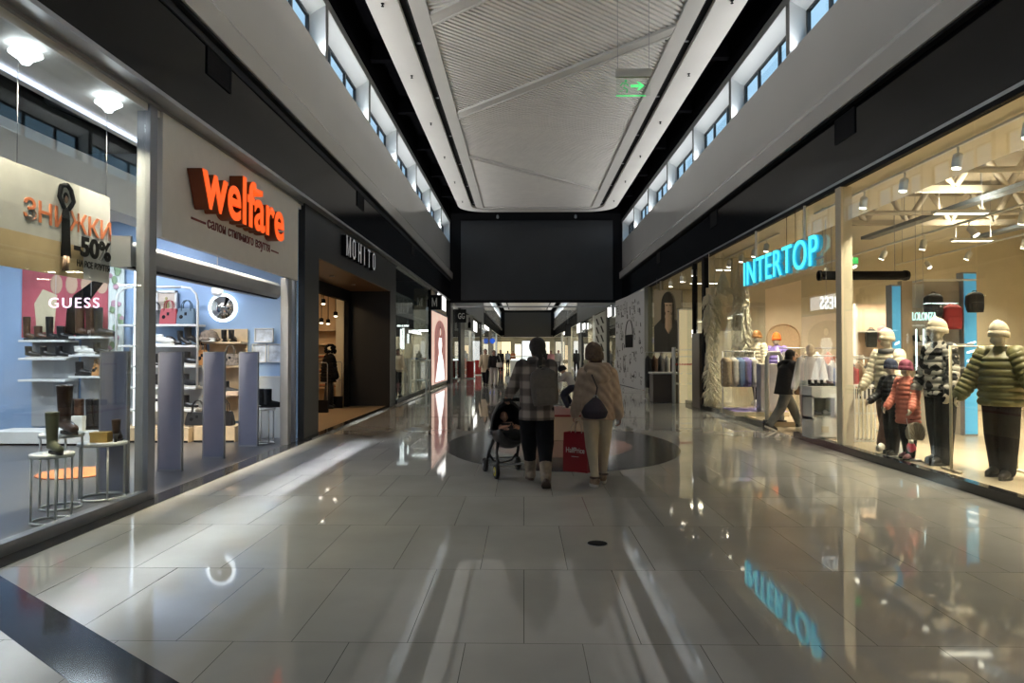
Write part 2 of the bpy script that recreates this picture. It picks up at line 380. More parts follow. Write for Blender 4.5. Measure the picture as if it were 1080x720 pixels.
def uring(name, o1, o2, z0, z1, m, ys):
    A, B = outline(*o1, ys, 0), outline(*o2, ys, 0); n = len(A); b = MB()
    vs = [Vector((p.x, p.y, z)) for z in (z0, z1) for p in A+B]
    fs = []
    for j in range(n-1):
        fs += [(j, j+1, n+j+1, n+j), (2*n+j, 3*n+j, 3*n+j+1, 2*n+j+1), (j, 2*n+j, 2*n+j+1, j+1), (n+j, n+j+1, 3*n+j+1, 3*n+j)]
    fs += [(0, n, 3*n, 2*n), (n-1, 3*n-1, 4*n-1, 2*n-1)]
    return struct(name, b.add(vs, fs), m)
O1, O2, O3, O4 = (3.60, 32.3, 1.3), (3.0, 31.75, .8), (2.80, 31.55, .6), (2.47, 31.2, .06)
def panel(ys, dy, nm):
    sh = lambda o: (o[0], o[1]+dy, o[2])
    uring('ceiling_%s_outer_band' % nm, sh(O1), sh(O2), PZ, PZ+.14, M_panel, ys)
    uring('ceiling_%s_slot' % nm, sh(O2), sh(O3), PZ+.10, PZ+.14, M_matblack, ys)
    uring('ceiling_%s_inner_band' % nm, sh(O3), sh(O4), PZ-.01, PZ+.14, M_panel, ys)
panel(BACK, 0, 'panel'); panel(62, 75, 'panel_back')
struct('ceiling_panel_back_field', MB().box(CX-2.5, CX+2.5, 62, 106.2, PZ+.02, PZ+.06), M_panel)
x0, x1 = CX-2.46, CX+2.46
struct('ceiling_slat_backing', MB().box(x0, x1, BACK, 31.2, PZ+.18, PZ+.2), M_slatback)
# slanting dividers: each given by its y at the left edge and its y at the right edge
DIV = [(5.0, -1.2), (13.55, 9.45), (19.1, 14.1), (23.1, 28.1)]
def dv(i, x): a, b = DIV[i]; return a+(b-a)*(x-x0)/(x1-x0)
for i in range(4):
    wd = .30 if i < 3 else .2; a, b = DIV[i]; b_ = MB(); k_ = math.hypot(x1-x0, b-a)/(x1-x0)*wd/2
    b_.prism([(x0, a-k_), (x1, b-k_), (x1, b+k_), (x0, a+k_)], PZ-.005, PZ+.1)
    for q in (-1, 1): b_.prism([(x0, a+q*k_-.03), (x1, b+q*k_-.03), (x1, b+q*k_+.03), (x0, a+q*k_+.03)], PZ-.03, PZ+.1)
    struct('ceiling_divider', b_, M_panel)
def slats(name, lo, hi, pitch, wd, slope):
    # slats run along (1, slope); clip each against lo(x) <= y <= hi(x)
    b = MB(); L_ = math.hypot(1, slope); step = pitch*L_; c = -40.0
    while c < 45:
        xs = [x0+(x1-x0)*t/240 for t in range(241)]
        ins = [x for x in xs if lo(x) < slope*(x-x0)+c < hi(x)]
        if len(ins) > 2:
            xa, xb = ins[0], ins[-1]; ya, yb = slope*(xa-x0)+c, slope*(xb-x0)+c; h = wd*L_/2
            b.prism([(xa, ya-h), (xb, yb-h), (xb, yb+h), (xa, ya+h)], PZ+.03, PZ+.09)
        c += step
    return struct(name, b, M_slat)
slats('ceiling_slats_near', lambda x: BACK, lambda x: dv(0, x), .14, .075, -.8)
slats('ceiling_slats_first', lambda x: dv(0, x), lambda x: dv(1, x), .13, .062, -.35)
slats('ceiling_slats_second', lambda x: dv(1, x), lambda x: dv(2, x), .13, .070, .88)
slats('ceiling_slats_third', lambda x: dv(2, x), lambda x: dv(3, x), .115, .056, .88)
b = MB(); bk = lambda x: dv(3, x)
b.prism([(x0, DIV[3][0]), (x1, DIV[3][1]), (x1, 31.2), (x0, 31.2)], PZ+.03, PZ+.07); struct('ceiling_plain_field', b, M_slat)
# small recessed downlights in the slot, dark sprinkler heads in the outer band
for sx in (-1, 1):
    nm = 'left' if sx < 0 else 'right'
    for j in range(9):
        y = 5.2+j*3.2
        t = thing('downlight', '%s small downlight from the viewer in the black ceiling slot on the %s' % (ORD[j], nm), 'light', (CX+sx*2.9, y, PZ+.10), 0, 'downlights in the ceiling slot')
        obj('lamp_rim', MB().lathe([(.03, -.012), (.045, -.012), (.045, 0), (.03, 0)], 14), M_alu, t); obj('lens', MB().lathe([(.001, -.006), (.03, -.006), (.03, -.001), (.001, -.001)], 14), mat('downlight_lens', (1, .95, .9), .4, emit=2.0), t)
    for j in range(7):
        y = 9.5+j*3.4
        t = thing('sprinkler', '%s tiny sprinkler head from the viewer in the pale ceiling band on the %s' % (ORD[j], nm), 'sprinkler', (CX+sx*3.3, y, PZ), 0, 'sprinkler heads in the ceiling band')
        obj('sprinkler_body', MB().lathe([(.035, 0), (.035, -.008), (.012, -.012), (.012, -.05), (.03, -.055), (.03, -.06)], 10), M_matblack, t)

# ---- end wall with the dark screen and the portal under it
struct('wall_end', MB().box(LX-.6, RX+.6, FAR, FAR+.5, 4.05, 8.8), M_matblack)
struct('wall_end_left_jamb', MB().box(LX-.6, LX+.04, FAR-.1, FAR+.5, 0, 4.05), M_dkframe)
struct('wall_end_right_jamb', MB().box(RX-.12, RX+.6, FAR-.1, FAR+.5, 0, 4.05), M_dkframe)
struct('trim_portal_lip', MB().box(LX-.02, RX+.02, FAR-.14, FAR+.02, 3.95, 4.07).box(LX-.02, RX+.02, FAR, FAR+.5, 3.98, 4.06), M_matblack)
struct('trim_portal_rail', MB().box(LX, RX, FAR+.03, FAR+.12, 3.72, 3.79), M_steel)
t = thing('wall_screen', 'huge dark switched off screen on the black end wall above the passage', 'screen', (.62, FAR-.02, 4.07))
obj('screen_panel', MB().box(-3.70, 3.72, -.14, -.04, .0, 3.90), M_screen, t, bev=.01)
obj('screen_frame', MB().box(-3.72, 3.74, -.05, -.01, -.02, 3.92), M_matblack, t)
for q, nm in ((-1.9, 'left'), (1.9, 'right')):
    o = thing('spotlight', 'small black spotlight above the %s half of the big dark screen' % nm, 'light', (.62+q, FAR-.3, 8.12), 0, 'spotlights above the screen')
    obj('lamp_head', MB().lathe([(.04, -.08), (.06, -.06), (.06, .06), (.03, .1)], 12), M_alu, o); obj('stem', MB().tube([(0, 0, .1), (0, .0, .3), (0, .3, .3)], .012), M_matblack, o)
# back end behind the viewer: closing wall, tall glazing added for front light
struct('wall_back', MB().box(LX-.6, RX+.6, BACK-.3, BACK, 4.2, 8.9).box(LX-.6, -2.2, BACK-.3, BACK, 0, 4.2).box(3.4, RX+.6, BACK-.3, BACK, 0, 4.2), M_fascia)
fb = MB()
for x in (-2.2, -.8, .6, 2.0, 3.4): fb.box(x-.04, x+.04, BACK-.2, BACK-.1, 0, 4.2)
fb.box(-2.2, 3.4, BACK-.2, BACK-.1, 2.4, 2.48)
o = struct('door_added_glazing', fb, M_frame); obj('added_pane', MB().box(-2.2, 3.4, BACK-.16, BACK-.15, 0, 4.2), M_pane, o)
# side shops' outer shells
M_wallgrey = mat('shop_wall_grey', (.35, .35, .36), .6, noise=.04)
M_bluew = mat('pale_blue_wall', (.31, .445, .66), .55, noise=.03, nscale=2)
M_darkceil = mat('dark_open_ceiling', (.02, .022, .028), .8)
# ================================================================ LEFT: SHOE SHOP (grey sign panel, orange letters)
GX = -3.84
struct('wall_left_partition', MB().box(-12, -3.78, 11.95, 12.05, 0, 5), M_bluew)
struct('wall_left_shop_end', MB().box(-12, -3.84, 1.4, 1.5, 0, 5), M_wallgrey)
struct('wall_left_shop_back', MB().box(-12.1, -12, 1.4, 34, 0, 5.2), M_wallgrey)
struct('ceiling_left_shop', MB().box(-12, -3.6, 1.4, 34, 5.0, 5.2), M_darkceil)
struct('wall_left_over_shop', MB().box(-3.9, -3.66, BACK, 34, 4.06, 5.1), M_matblack)
struct('wall_left_behind', MB().box(-3.9, LX, BACK, 1.5, 0, 4.06), M_dkframe)
struct('ceiling_left_soffit', MB().box(-4.62, GX+.02, 1.5, 11.95, 3.95, 4.03), M_white)
struct('beam_left_bulkhead', MB().box(-5.75, -5.35, 1.5, 11.95, 3.35, 3.92), M_white)
struct('ceiling_left_inner', MB().box(-12, -5.75, 7.5, 11.95, 3.80, 3.86), M_white)
for y in (2.6, 4.4, 6.2, 8.0):   # slanting white roof braces seen in the dark gap
    struct('beam_roof_brace', MB().tube([(-4.5, y, 4.02), (-6.4, y+1.1, 4.9)], .07, 6), M_white)
struct('baseboard_left_glass', MB().box(GX-.05, GX+.05, 1.5, 6.88, 0, .10), M_alu)
struct('trim_left_head_rail', MB().box(GX-.03, GX+.06, 1.5, 11.7, 4.02, 4.085), M_alu)
struct('trim_left_head_lip', MB().box(GX+.06, LX+.015, 1.5, 34, 4.055, 4.10), M_steel)
for j, (a, b) in enumerate(((1.55, 3.86), (3.875, 6.135), (6.15, 6.87), (11.48, 11.69))):
    struct('window_%d' % (60+j), MB().box(GX-.006, GX+.006, a, b, .10 if j < 3 else .02, 4.03), GL)
struct('trim_left_post', MB().box(GX-.09, GX+.05, 6.88, 7.02, 0, 4.04), M_alu, bev=.006)
struct('trim_left_door_post', MB().box(GX-.10, GX+.03, 11.05, 11.22, 0, 2.7).box(GX-.06, GX+.02, 11.40, 11.48, 0, 4.03), M_alu, bev=.006)
# sign panel and its writing
M_signpanel = mat('warm_grey_sign_panel', (.80, .77, .72), .5, noise=.02)
t = thing('sign_panel', 'warm grey sign board with raised orange letters over the shoe shop entrance', 'sign', (GX, 7.12, 2.70))
obj('board', MB().box(-.02, .05, 0, 4.33, 0, 1.345), M_signpanel, t, bev=.004)
me0 = None; M_orange = mat('orange_letter_face', (1, .10, .01), .4, emit=.75, ecol=(1, .12, .012)); M_oside = mat('brown_letter_side', (.22, .045, .012), .5)
wl = [('w', 0), ('e', 1), ('l', 2), ('f', 3), ('a', 4), ('r', 5), ('e', 6)]
# letters laid out by hand so that they sit tight
W0 = 2.62
y0_, z0_ = .50, .44
face = fit(text('welfare', 1, .004, .018, spacing=1.02), W0, .63)
L1 = obj('letters', face, M_orange, t, (.235, y0_, z0_), R_LEFT)
body = fit(text('welfare', 1, .085, .018, spacing=1.02), W0, .63); obj('letter_sides', body, M_oside, t, (.142, y0_, z0_), R_LEFT)
obj('letter_accent', MB().prism([(0, 0), (.30, .0), (.30, .075), (.03, .06)], 0, .012, 'x').prism([(0, 0), (.30, .0), (.30, .075), (.03, .06)], -.17, -.01, 'x'), M_orange, t, (.228, y0_+1.47, z0_+.50))
M_dred = mat('dark_red_print', (.18, .03, .03), .6)
for wrd, y_, w_, h_ in (('салон', 1.02, .50, .105), ('стильного', 1.60, .82, .105), ('взуття', 2.50, .54, .150)): obj('printed_word', fit(text(wrd, .2, .004, .002), w_, h_), M_dred, t, (.053, y_, .285 if h_ < .12 else .245), R_LEFT)
obj('dash', MB().box(0, .006, 0, .36, 0, .025), M_dred, t, (.05, .62, .315)); obj('dash', MB().box(0, .006, 0, .30, 0, .022), M_dred, t, (.05, 3.10, .315))
# roller shutter housing behind the sign board
t = thing('shutter_box', 'long grey roller shutter housing across the shoe shop entrance below the sign board', 'shutter box', (GX-.24, 6.82, 2.37))
prof = [(-.13, 0), (.10, 0), (.135, .05), (.135, .20), (.10, .25), (-.13, .27)]
b = MB(); b.prism(prof, 0, 4.25, 'y'); obj('housing', b, M_alu, t, bev=.01)
obj('end_plate', MB().box(-.15, .15, -.03, 0, -.02, .29), M_alu, t); obj('guide_slot', MB().box(.04, .1, .1, 4.2, -.015, 0), M_matblack, t)
# linear light along the soffit edge whose beam lays the pale streak on the floor
t = thing('linear_light', 'thin white light line along the soffit inside the shoe shop', 'light', (-4.46, 1.7, 3.93))
obj('light_bar', MB().box(-.02, .02, 0, 10.1, -.012, .01), mat('line_glow', (1, 1, 1), .4, emit=1.6, ecol=(.7, .75, 1)), t)
area('line_lamp', (-4.46, 7.0, 3.91), (0, 0, 0), .03, 10.0, STREAK, (.86, .90, 1), 14).rotation_euler = (0, -.4435, 0)
# dome lamps under the soffit
for j, y in enumerate((5.4, 6.5, 7.6, 8.7, 9.8)):
    t = thing('dome_lamp', '%s glowing dome lamp from the viewer under the white soffit of the shoe shop' % ORD[j], 'light', (-3.99, y, 3.93), 0, 'dome lamps in the shoe shop')
    area('dome_light', (-3.99, y, 3.77), (0, .05, 0), .2, .2, K_DOME*(.30 if y < 7 else .75), (1, .88, .64), 118)
    obj('lamp_glass', MB().lathe([(.001, -.03), (.115, -.035), (.12, -.05), (.05, -.10), (.03, -.13), (.001, -.13)][::-1], 18), M_lampw, t); obj('lamp_stem', MB().tube([(0, 0, -.035), (0, 0, .02)], .02), M_white, t)
for j, (x, y) in enumerate(((-6.6, 4.0), (-7.6, 8.2), (-6.5, 10.2), (-9.5, 9.4))):
    t = thing('ceiling_light', 'flat white light panel in the shoe shop ceiling, %s from the street side' % ORD[j], 'light', (x, y, 3.79), 0, 'light panels in the shoe shop')
    obj('lamp_frame', MB().box(-.62, .62, -.17, .17, 0, .05), M_white, t); obj('diffuser', MB().box(-.58, .58, -.14, .14, -.005, 0), M_lampw, t)
    area('panel_lamp', (x, y, 3.77), (0, 0, 0), 1.2, .3, K_SHOE, COOL)

# ---------------------------------------------------------------- goods: makers
def shoe_mesh(kind, vox=.010):
    b = MB(); sole = MB()
    if kind in ('ankle', 'tall', 'chunky', 'sneaker', 'felt'):
        hs = {'ankle': .20, 'tall': .40, 'chunky': .24, 'sneaker': .14, 'felt': .32}[kind]; fat = 1.15 if kind in ('chunky', 'felt') else 1
        b.chain([(0, .185, .048), (0, .12, .058), (0, .04, .072), (0, .0, .078)], [.037*fat, .043*fat, .046*fat, .045*fat])
        b.ell([(0, -.005, .05, .046*fat, .055*fat), (0, -.005, .11, .045*fat, .055*fat), (0, -.008, hs, (.050 if kind != 'tall' else .064)*fat, .06*fat), (0, -.008, hs+.005, .03, .04)])
        sole.prism([(.045*fat*math.cos(a)*(1 if math.sin(a) > 0 else .9), .085+(.145*math.sin(a))) for a in [2*PI*q/16 for q in range(16)]], 0, .032 if kind == 'chunky' else .024)
        if kind == 'chunky':
            sole.box(-.04, .04, -.06, .02, 0, .045)
    else:   # heeled bootie or pump
        b.chain([(0, .17, .030), (0, .10, .045), (0, .03, .095), (0, -.02, .105)], [.026, .034, .036, .036])
        if kind == 'heel': b.ell([(0, -.02, .09, .036, .044), (0, -.03, .24, .046, .052), (0, -.03, .245, .03, .03)])
        sole.tube([(0, -.035, .09), (0, -.045, 0)], [.026, .014], 8); sole.prism([(.034*math.cos(a), .12+.085*math.sin(a)) for a in [2*PI*q/12 for q in range(12)]], 0, .012)
    return b.fused(vox, 2, 'upper'), sole.mesh('sole')
SHOES = {}
def shoe(kind, m, ms, label, loc, rz=0, group=None, sc=1):
    if kind not in SHOES: SHOES[kind] = shoe_mesh(kind)
    u, s_ = SHOES[kind]
    nm = {'sneaker': 'sneaker', 'pump': 'high_heel_shoe'}.get(kind, 'boot')
    t = thing(nm, label, 'shoe' if nm != 'boot' else 'boot', loc, rz, group); t.scale = (sc,)*3
    for n, q, mm in (('upper', u, m), ('sole', s_, ms)):
        o = bpy.data.objects.new(n, q); C.objects.link(o); o.parent = t
        if not q.materials: q.materials.append(mm)
        o.material_slots[0].link = 'OBJECT'; o.material_slots[0].material = mm
    return t
def handbag(m, label, loc, rz=0, w_=.34, h=.25, d=.14, group=None, tall=.14, mh=None):
    t = thing('handbag', label, 'bag', loc, rz, group); b = MB()
    rg = []
    for z, k in ((0, .94), (.02, 1), (h*.6, .94), (h-.01, .82), (h, .78)):
        dd = d*(1-.55*z/h)
        rg.append([Vector((sx*w_/2*k*c_, sy*dd/2*e_, z)) for sx, sy, c_, e_ in ((-1, -1, 1, .7), (-1, -1, .85, 1), (1, -1, .85, 1), (1, -1, 1, .7), (1, 1, 1, .7), (1, 1, .85, 1), (-1, 1, .85, 1), (-1, 1, 1, .7))])
    b.loft(rg, sm=False); obj('bag_body', b, m, t, bev=.006)
    for sy in (-1, 1):
        hd = MB().tube([(-.08*w_/.34, sy*.035, h-.05), (-.075*w_/.34, sy*.03, h+tall*.55), (-.04, sy*.02, h+tall*.93), (.0, sy*.018, h+tall), (.04, sy*.02, h+tall*.93), (.075*w_/.34, sy*.03, h+tall*.55), (.08*w_/.34, sy*.035, h-.05)], .009, 8); obj('bag_handle', hd, mh or m, t)
    obj('clasp', MB().box(-.02, .02, -d*.36, -d*.30, h*.55, h*.75).ball((-w_*.22, -d*.36, h*.42), (.035, .008, .045), 10), M_matblack, t)
    return t
def box_thing(name, cat, label, loc, sx, sy, sz, m, rz=0, lid=True):
    t = thing(name, label, cat, loc, rz); obj('carton', MB().box(-sx/2, sx/2, -sy/2, sy/2, 0, sz*.8), m, t, bev=.003)
    obj('lid', MB().box(-sx/2-.004, sx/2+.004, -sy/2-.004, sy/2+.004, sz*.72, sz), m, t, bev=.003); return t
def side_table(label, loc, r, h, m=M_white, group='round white display tables'):
    t = thing('side_table', label, 'table', loc, 0, group)
    obj('table_top', MB().lathe([(r*.97, h-.035), (r, h-.03), (r, h-.004), (r*.98, h), (.001, h)], 32), m, t)
    obj('hoop_base', MB().tube([(r*.9*math.cos(a), r*.9*math.sin(a), .012) for a in [2*PI*q/32 for q in range(32)]], .011, 8, closed=True), m, t)
    for q in range(4):
        a = PI/4+q*PI/2; obj('leg', MB().tube([(r*.9*math.cos(a), r*.9*math.sin(a), .01), (r*.9*math.cos(a), r*.9*math.sin(a), h-.03)], .010, 8), m, t)
    return t
def plate_gate(label, loc, w_=.29, h=1.49, m=None, rz=0):
    t = thing('security_gate', label, 'security gate', loc, rz, 'security gates in the shoe shop doorway')
    pts = [(-w_/2, -.022), (w_/2, -.022), (w_/2, .022), (-w_/2, .022)]
    obj('gate_panel', MB().prism(pts, .02, h), m, t, bev=.008)
    obj('edge_trim', MB().box(-w_/2-.008, -w_/2+.008, -.027, .027, .0, h+.012).box(w_/2-.008, w_/2+.008, -.027, .027, 0, h+.012).box(-w_/2, w_/2, -.027, .027, h, h+.012), M_alu, t)
    obj('foot', MB().box(-w_/2-.01, w_/2+.01, -.03, .03, 0, .022), M_alu, t); return t
M_gate = mat('pale_violet_plastic', (.20, .21, .285), .35, noise=.03)
for j, (px, py) in enumerate(((120, 519), (179.5, 496.5), (225.5, 483), (262, 470.5))):
    p = onfloor(px, py, .004)
    plate_gate(['tall pale security gate panel behind the glass left of the entrance post', 'first tall violet grey security gate panel right of the entrance post', 'second tall violet grey security gate panel right of the entrance post', 'third and farthest violet grey security gate panel of the shoe shop doorway'][j], p, m=M_gate)

# ---- furniture along the blue wall
def shelf_unit(name, label, X0, X1, Y, zs, depth, mshelf, frame=None, top=None, back=None, base=None):
    t = thing(name, label, 'shelf unit', ((X0+X1)/2, Y, .004)); hw = (X1-X0)/2
    for z in zs: obj('shelf', MB().box(-hw, hw, -depth, 0, z-.035, z), mshelf, t, bev=.004)
    if frame:
        for sx in (-1, 1):
            obj('upright', MB().tube([(sx*(hw+.03), -depth, frame[0]), (sx*(hw+.03), -depth, frame[1]-.25), (sx*(hw+.0), -depth, frame[1]-.12), (sx*(hw-.10), -depth, frame[1]-.02), (sx*(hw-.25), -depth, frame[1])], .02, 8), M_white, t)
        obj('top_rail', MB().tube([(-hw+.25, -depth, frame[1]), (hw-.25, -depth, frame[1])], .02, 8), M_white, t)
    if back: obj('back_board', MB().box(-hw, hw, -.02, 0, back[0], back[1]), back[2], t)
    if base: obj('base_box', MB().box(-hw-.01, hw+.01, -depth-.25, 0, .0, base), M_wood, t, bev=.004); obj('toe_kick', MB().box(-hw, hw, -depth-.27, -.01, -.003, .03), M_matblack, t)
    for sx in (-.6, .6): obj('shelf_rail', MB().box(sx*hw-.012, sx*hw+.012, -.015, .002, .2, max(zs)+.02), M_white, t)
    return t
YW = 11.93
M_greyb = mat('grey_back_board', (.42, .43, .44), .6)
zs = [at(190, y, 11.6).z for y in (432, 408.5, 385.5, 364, 342)]
xa, xb = at(125, 400, 11.6).x, at(207, 400, 11.6).x
shelf_unit('shelf_unit', 'white shelf unit with an arched tube frame against the pale blue wall', xa, xb, YW, zs, .36, M_white, frame=(.9, at(200, 303, 11.6).z), base=.24, back=(.25, 1.6, M_greyb))
xc, xd = at(212, 400, 11.6).x, at(253, 400, 11.6).x
zt = [at(230, y, 11.65).z for y in (417, 385.5, 360.5)]
shelf_unit('shelf_unit', 'pale wood shelf unit under the round glowing mirror', xc, xd, YW, zt, .30, M_wood, back=(.3, at(230, 347, 11.9).z, M_wood), base=.26)
def onshelf(px, py, Y=11.68): return at(px, py, Y)
def put(px, z, Y=11.68): p = at(px, 400, Y); return (p.x, Y, z)
z5, z4, z3, z2, z1 = [z+.006 for z in zs][::-1]
M_redl = mat('red_leather', (.30, .035, .045), .4, bump=.1); M_bluel = mat('slate_blue_leather', (.07, .12, .17), .4, bump=.1)
handbag(M_leather, 'black handbag at the left end of the top white shelf, half behind the entrance post', put(163, z5), .1, w_=.30, h=.24)
handbag(M_redl, 'dark red handbag on the top white shelf beside the blue one', put(178, z5), 0, w_=.32, h=.27)
handbag(M_bluel, 'slate blue handbag with a high handle on the top white shelf', put(196.5, z5), 0, w_=.34, h=.27)
shoe('sneaker', M_whitel, M_whitel, 'chunky cream white high sneaker at the left of the second white shelf', put(168, z4), -1.75, sc=1.25)
shoe('pump', M_leather, M_rubber, 'black high heel shoe beside the cream sneaker on the second white shelf', put(178, z4), -1.6, sc=1.15)
shoe('heel', M_leather, M_rubber, 'black heeled ankle boot third from the left on the second white shelf', put(191, z4), -1.7)
shoe('heel', M_leather, M_rubber, 'black patent bootie at the right end of the second white shelf', put(200, z4), -1.4, sc=1.25)
shoe('ankle', M_leather, M_rubber, 'black bootie left of the gate panel on the third white shelf', put(167, z3), -1.5)
shoe('ankle', M_leather, M_wsole, 'black boot with a pale sole right of the gate panel on the third white shelf', put(197, z3), -1.6, sc=1.15)
shoe('ankle', M_leather, M_wsole, 'black boot with a pale sole at the left of the fourth white shelf', put(166, z2), -1.5, sc=1.1)
shoe('ankle', M_dark, M_wsole, 'black sock boot with a white edge, right of the gate panel, fourth white shelf', put(196, z2), -1.6, sc=1.1)
handbag(M_whitel, 'small white bag on the lowest white shelf', put(167, z1), 0, w_=.24, h=.24)
shoe('chunky', M_leather, M_wsole, 'chunky black boot on the lowest white shelf right of the gate panel', put(196, z1), -1.6)
handbag(M_leather, 'large black bag on the wooden base between two gate panels', put(209, .27, 11.55), .1, w_=.40, h=.22, tall=.2)
handbag(M_leather, 'large black bag on the wooden base right of the middle gate panel', put(236, .27, 11.55), -.1, w_=.38, h=.24, tall=.2)
w3, w2, w1 = [z+.006 for z in zt][::-1]
M_hat = mat('brown_knit', (.16, .125, .10), .9, noise=.35, nscale=25, bump=.5)
t = thing('fur_hat', 'brown grey fur hat on a white box on the top wooden shelf', 'hat', put(220, w3)); obj('hat_crown', MB().ell([(0, 0, 0, .15, .11), (0, 0, .08, .17, .12), (0, 0, .16, .13, .1), (0, 0, .2, .06, .05)]), M_hat, t); obj('hat_brim', MB().tube([(.16*math.cos(a), .115*math.sin(a), .04) for a in [2*PI*q/20 for q in range(20)]], .035, 8, closed=True), M_hat, t)
box_thing('shoe_box', 'box', 'flat white box in front of the fur hat on the top wooden shelf', put(221, w3, 11.62)[:1]+(11.60, w3), .22, .1, .06, M_whitel)
shoe('ankle', M_leather, M_rubber, 'left one of two black ankle boots on the top wooden shelf', put(236, w3), .3)
shoe('ankle', M_leather, M_rubber, 'right one of two black ankle boots on the top wooden shelf', put(244, w3), .1)
M_tan = mat('tan_leather', (.38, .18, .06), .4, bump=.1); M_snake = mat('snake_leather', (.14, .11, .085), .4, noise=.7, nscale=22)
handbag(M_tan, 'tan bag on the middle wooden shelf, partly behind the gate panel', put(214, w2), .0, w_=.16, h=.26)
handbag(M_snake, 'snake patterned bag on the middle wooden shelf', put(243, w2), .1, w_=.30, h=.2)
shoe('ankle', M_leather, M_rubber, 'black boot standing by a pale box on the lower wooden shelf', put(238, w1), -1.6, sc=1.2)
box_thing('shoe_box', 'box', 'pale pink shoe box on the lower wooden shelf', put(246, w1, 11.6), .2, .12, .07, mat('pale_pink_card', (.65, .48, .36), .7))
# mirror, pendant, wall pictures
p = at(236, 324.5, 11.92)
t = thing('round_mirror', 'round wall mirror with a glowing white rim on the pale blue wall', 'mirror', p)
ringp = lambda r0, r1, y0, y1, n=40: MB().loft([[Vector((r*math.cos(2*PI*j/n), y, r*math.sin(2*PI*j/n))) for j in range(n)] for r, y in ((r0, y0), (r1, y0), (r1, y1), (r0, y1))], closed=True)
obj('mirror_glass', MB().loft([[Vector((.20*math.cos(2*PI*j/40), y, .20*math.sin(2*PI*j/40))) for j in range(40)] for y in (-.05, -.04)]), mat('mirror', (.85, .8, .75), .02, metal=1), t)
obj('glow_rim', ringp(.20, .25, -.045, -.01), mat('mirror_glow', (1, 1, 1), .5, emit=2.4, ecol=(.85, .95, 1)), t)
p = at(229, 307, 10.6)
t = thing('pendant_lamp', 'pale globe pendant lamp hanging just left above the round mirror', 'light', p); obj('globe', MB().ball((0, 0, 0), .088, 20), mat('opal_glass', (.7, .75, .85), .3, emit=.25, ecol=(.8, .88, 1)), t); obj('cord', MB().tube([(0, 0, .08), (0, 0, 5.0-p.z)], .006, 6), M_white, t)
M_art = mat('pale_print', (.55, .60, .68), .6, noise=.35, nscale=9)
for nm, x0_, x1_, y0_, y1_ in (('upper', 268.5, 288.5, 346, 361), ('lower left', 266, 281, 362.5, 382), ('lower right', 282.5, 297, 362.5, 382)):
    a, b_ = at(x0_, y1_, 11.93), at(x1_, y0_, 11.93); w_, h = b_.x-a.x, b_.z-a.z
    t = thing('picture_frame', '%s one of three pale framed prints on the blue wall by the door post' % nm, 'picture', (a.x, 11.94, a.z), 0, 'pale prints on the blue wall')
    fr = MB()
    for q in ((0, .015, 0, h), (w_-.015, w_, 0, h), (0, w_, 0, .015), (0, w_, h-.015, h)): fr.box(q[0], q[1], -.03, 0, q[2], q[3])
    obj('frame', fr, M_white, t); obj('print', MB().box(.012, w_-.012, -.012, 0, .012, h-.012), M_art, t)
# picture leaning on the wall above the bags
a = at(165, 342, 11.9)
t = thing('picture_frame', 'framed picture of a squatting person behind the handbags', 'picture', (a.x, 11.9, z5))
obj('frame', MB().box(0, .37, -.03, 0, 0, .03).box(0, .37, -.03, 0, .56, .60).box(0, .035, -.03, 0, 0, .6).box(.335, .37, -.03, 0, 0, .6), M_white, t); obj('print', MB().box(.02, .35, -.012, 0, .02, .58), mat('beige_print', (.55, .46, .38), .7, noise=.08), t)
fg = MB(); fg.ball((.18, -.018, .46), (.025, .004, .03), 10); fg.prism([(.14, .42), (.22, .43), (.23, .30), (.19, .24), (.13, .28)], -.02, -.014, 'y'); obj('printed_top', fg, mat('print_olive', (.28, .27, .12), .7), t)
fg = MB(); fg.prism([(.12, .29), (.20, .28), (.26, .20), (.25, .05), (.22, .05), (.22, .17), (.16, .2), (.12, .05), (.09, .05), (.11, .2)], -.021, -.014, 'y'); obj('printed_legs', fg, mat('print_brown', (.16, .10, .07), .7), t)
# side table with tall boots by the door post
p = onfloor(279, 466, .004); p.y = 11.25; p.x = at(279, 466, 11.25).x
side_table('small round white table with black boots beside the right door post', p, .17, .58)
for dx, nm in ((-.06, 'left'), (.05, 'right')): shoe('felt', M_dark, M_rubber, '%s one of two black tall boots on the small table by the right door post' % nm, (p.x+dx, p.y+.02, .590), -1.1, sc=.95)

a, b_ = at(271, 464, 11.93), at(297, 398, 11.93)
t = thing('wall_panel', 'pale grey lower wall panel behind the small table by the right door post', 'panel', (a.x, 11.945, .01)); obj('panel_board', MB().box(0, b_.x-a.x, -.02, 0, 0, b_.z), mat('pale_grey_panel', (.52, .54, .54), .5), t); obj('panel_edge', MB().box(0, b_.x-a.x, -.03, 0, b_.z, b_.z+.015), M_white, t)
# ---- left display window (seen through the panes)
zl = [at(85, y, 11.6).z for y in (396.7, 374, 355)]; xe, xf = at(73, 400, 11.6).x, at(107, 400, 11.6).x
u = shelf_unit('shelf_unit', 'white shelf unit below the pink poster, right of the two display shelves', xe, xf, YW, [.9*0+zl[0], zl[1], zl[2]], .36, M_white, back=(.2, 1.75, M_greyb), base=None)
zk = [z-.06 for z in zl]; xg, xh = at(20, 400, 11.6).x, at(70, 400, 11.6).x
shelf_unit('shelf_unit', 'white shelf unit below the pink poster, at the left edge of the photo', xg, xh, YW, zk, .36, M_white, back=(.2, 1.7, M_greyb))
t = thing('low_plinth', 'long low white plinth along the back of the shoe shop window', 'plinth', ((xg+at(132, 400, 11.5).x)/2, 11.4, .004)); hw = (at(132, 400, 11.5).x-xg)/2
obj('plinth_body', MB().box(-hw, hw, -.5, .1, .03, .22), M_white, t, bev=.005); obj('toe_kick', MB().box(-hw, hw, -.48, .1, 0, .03), M_matblack, t)
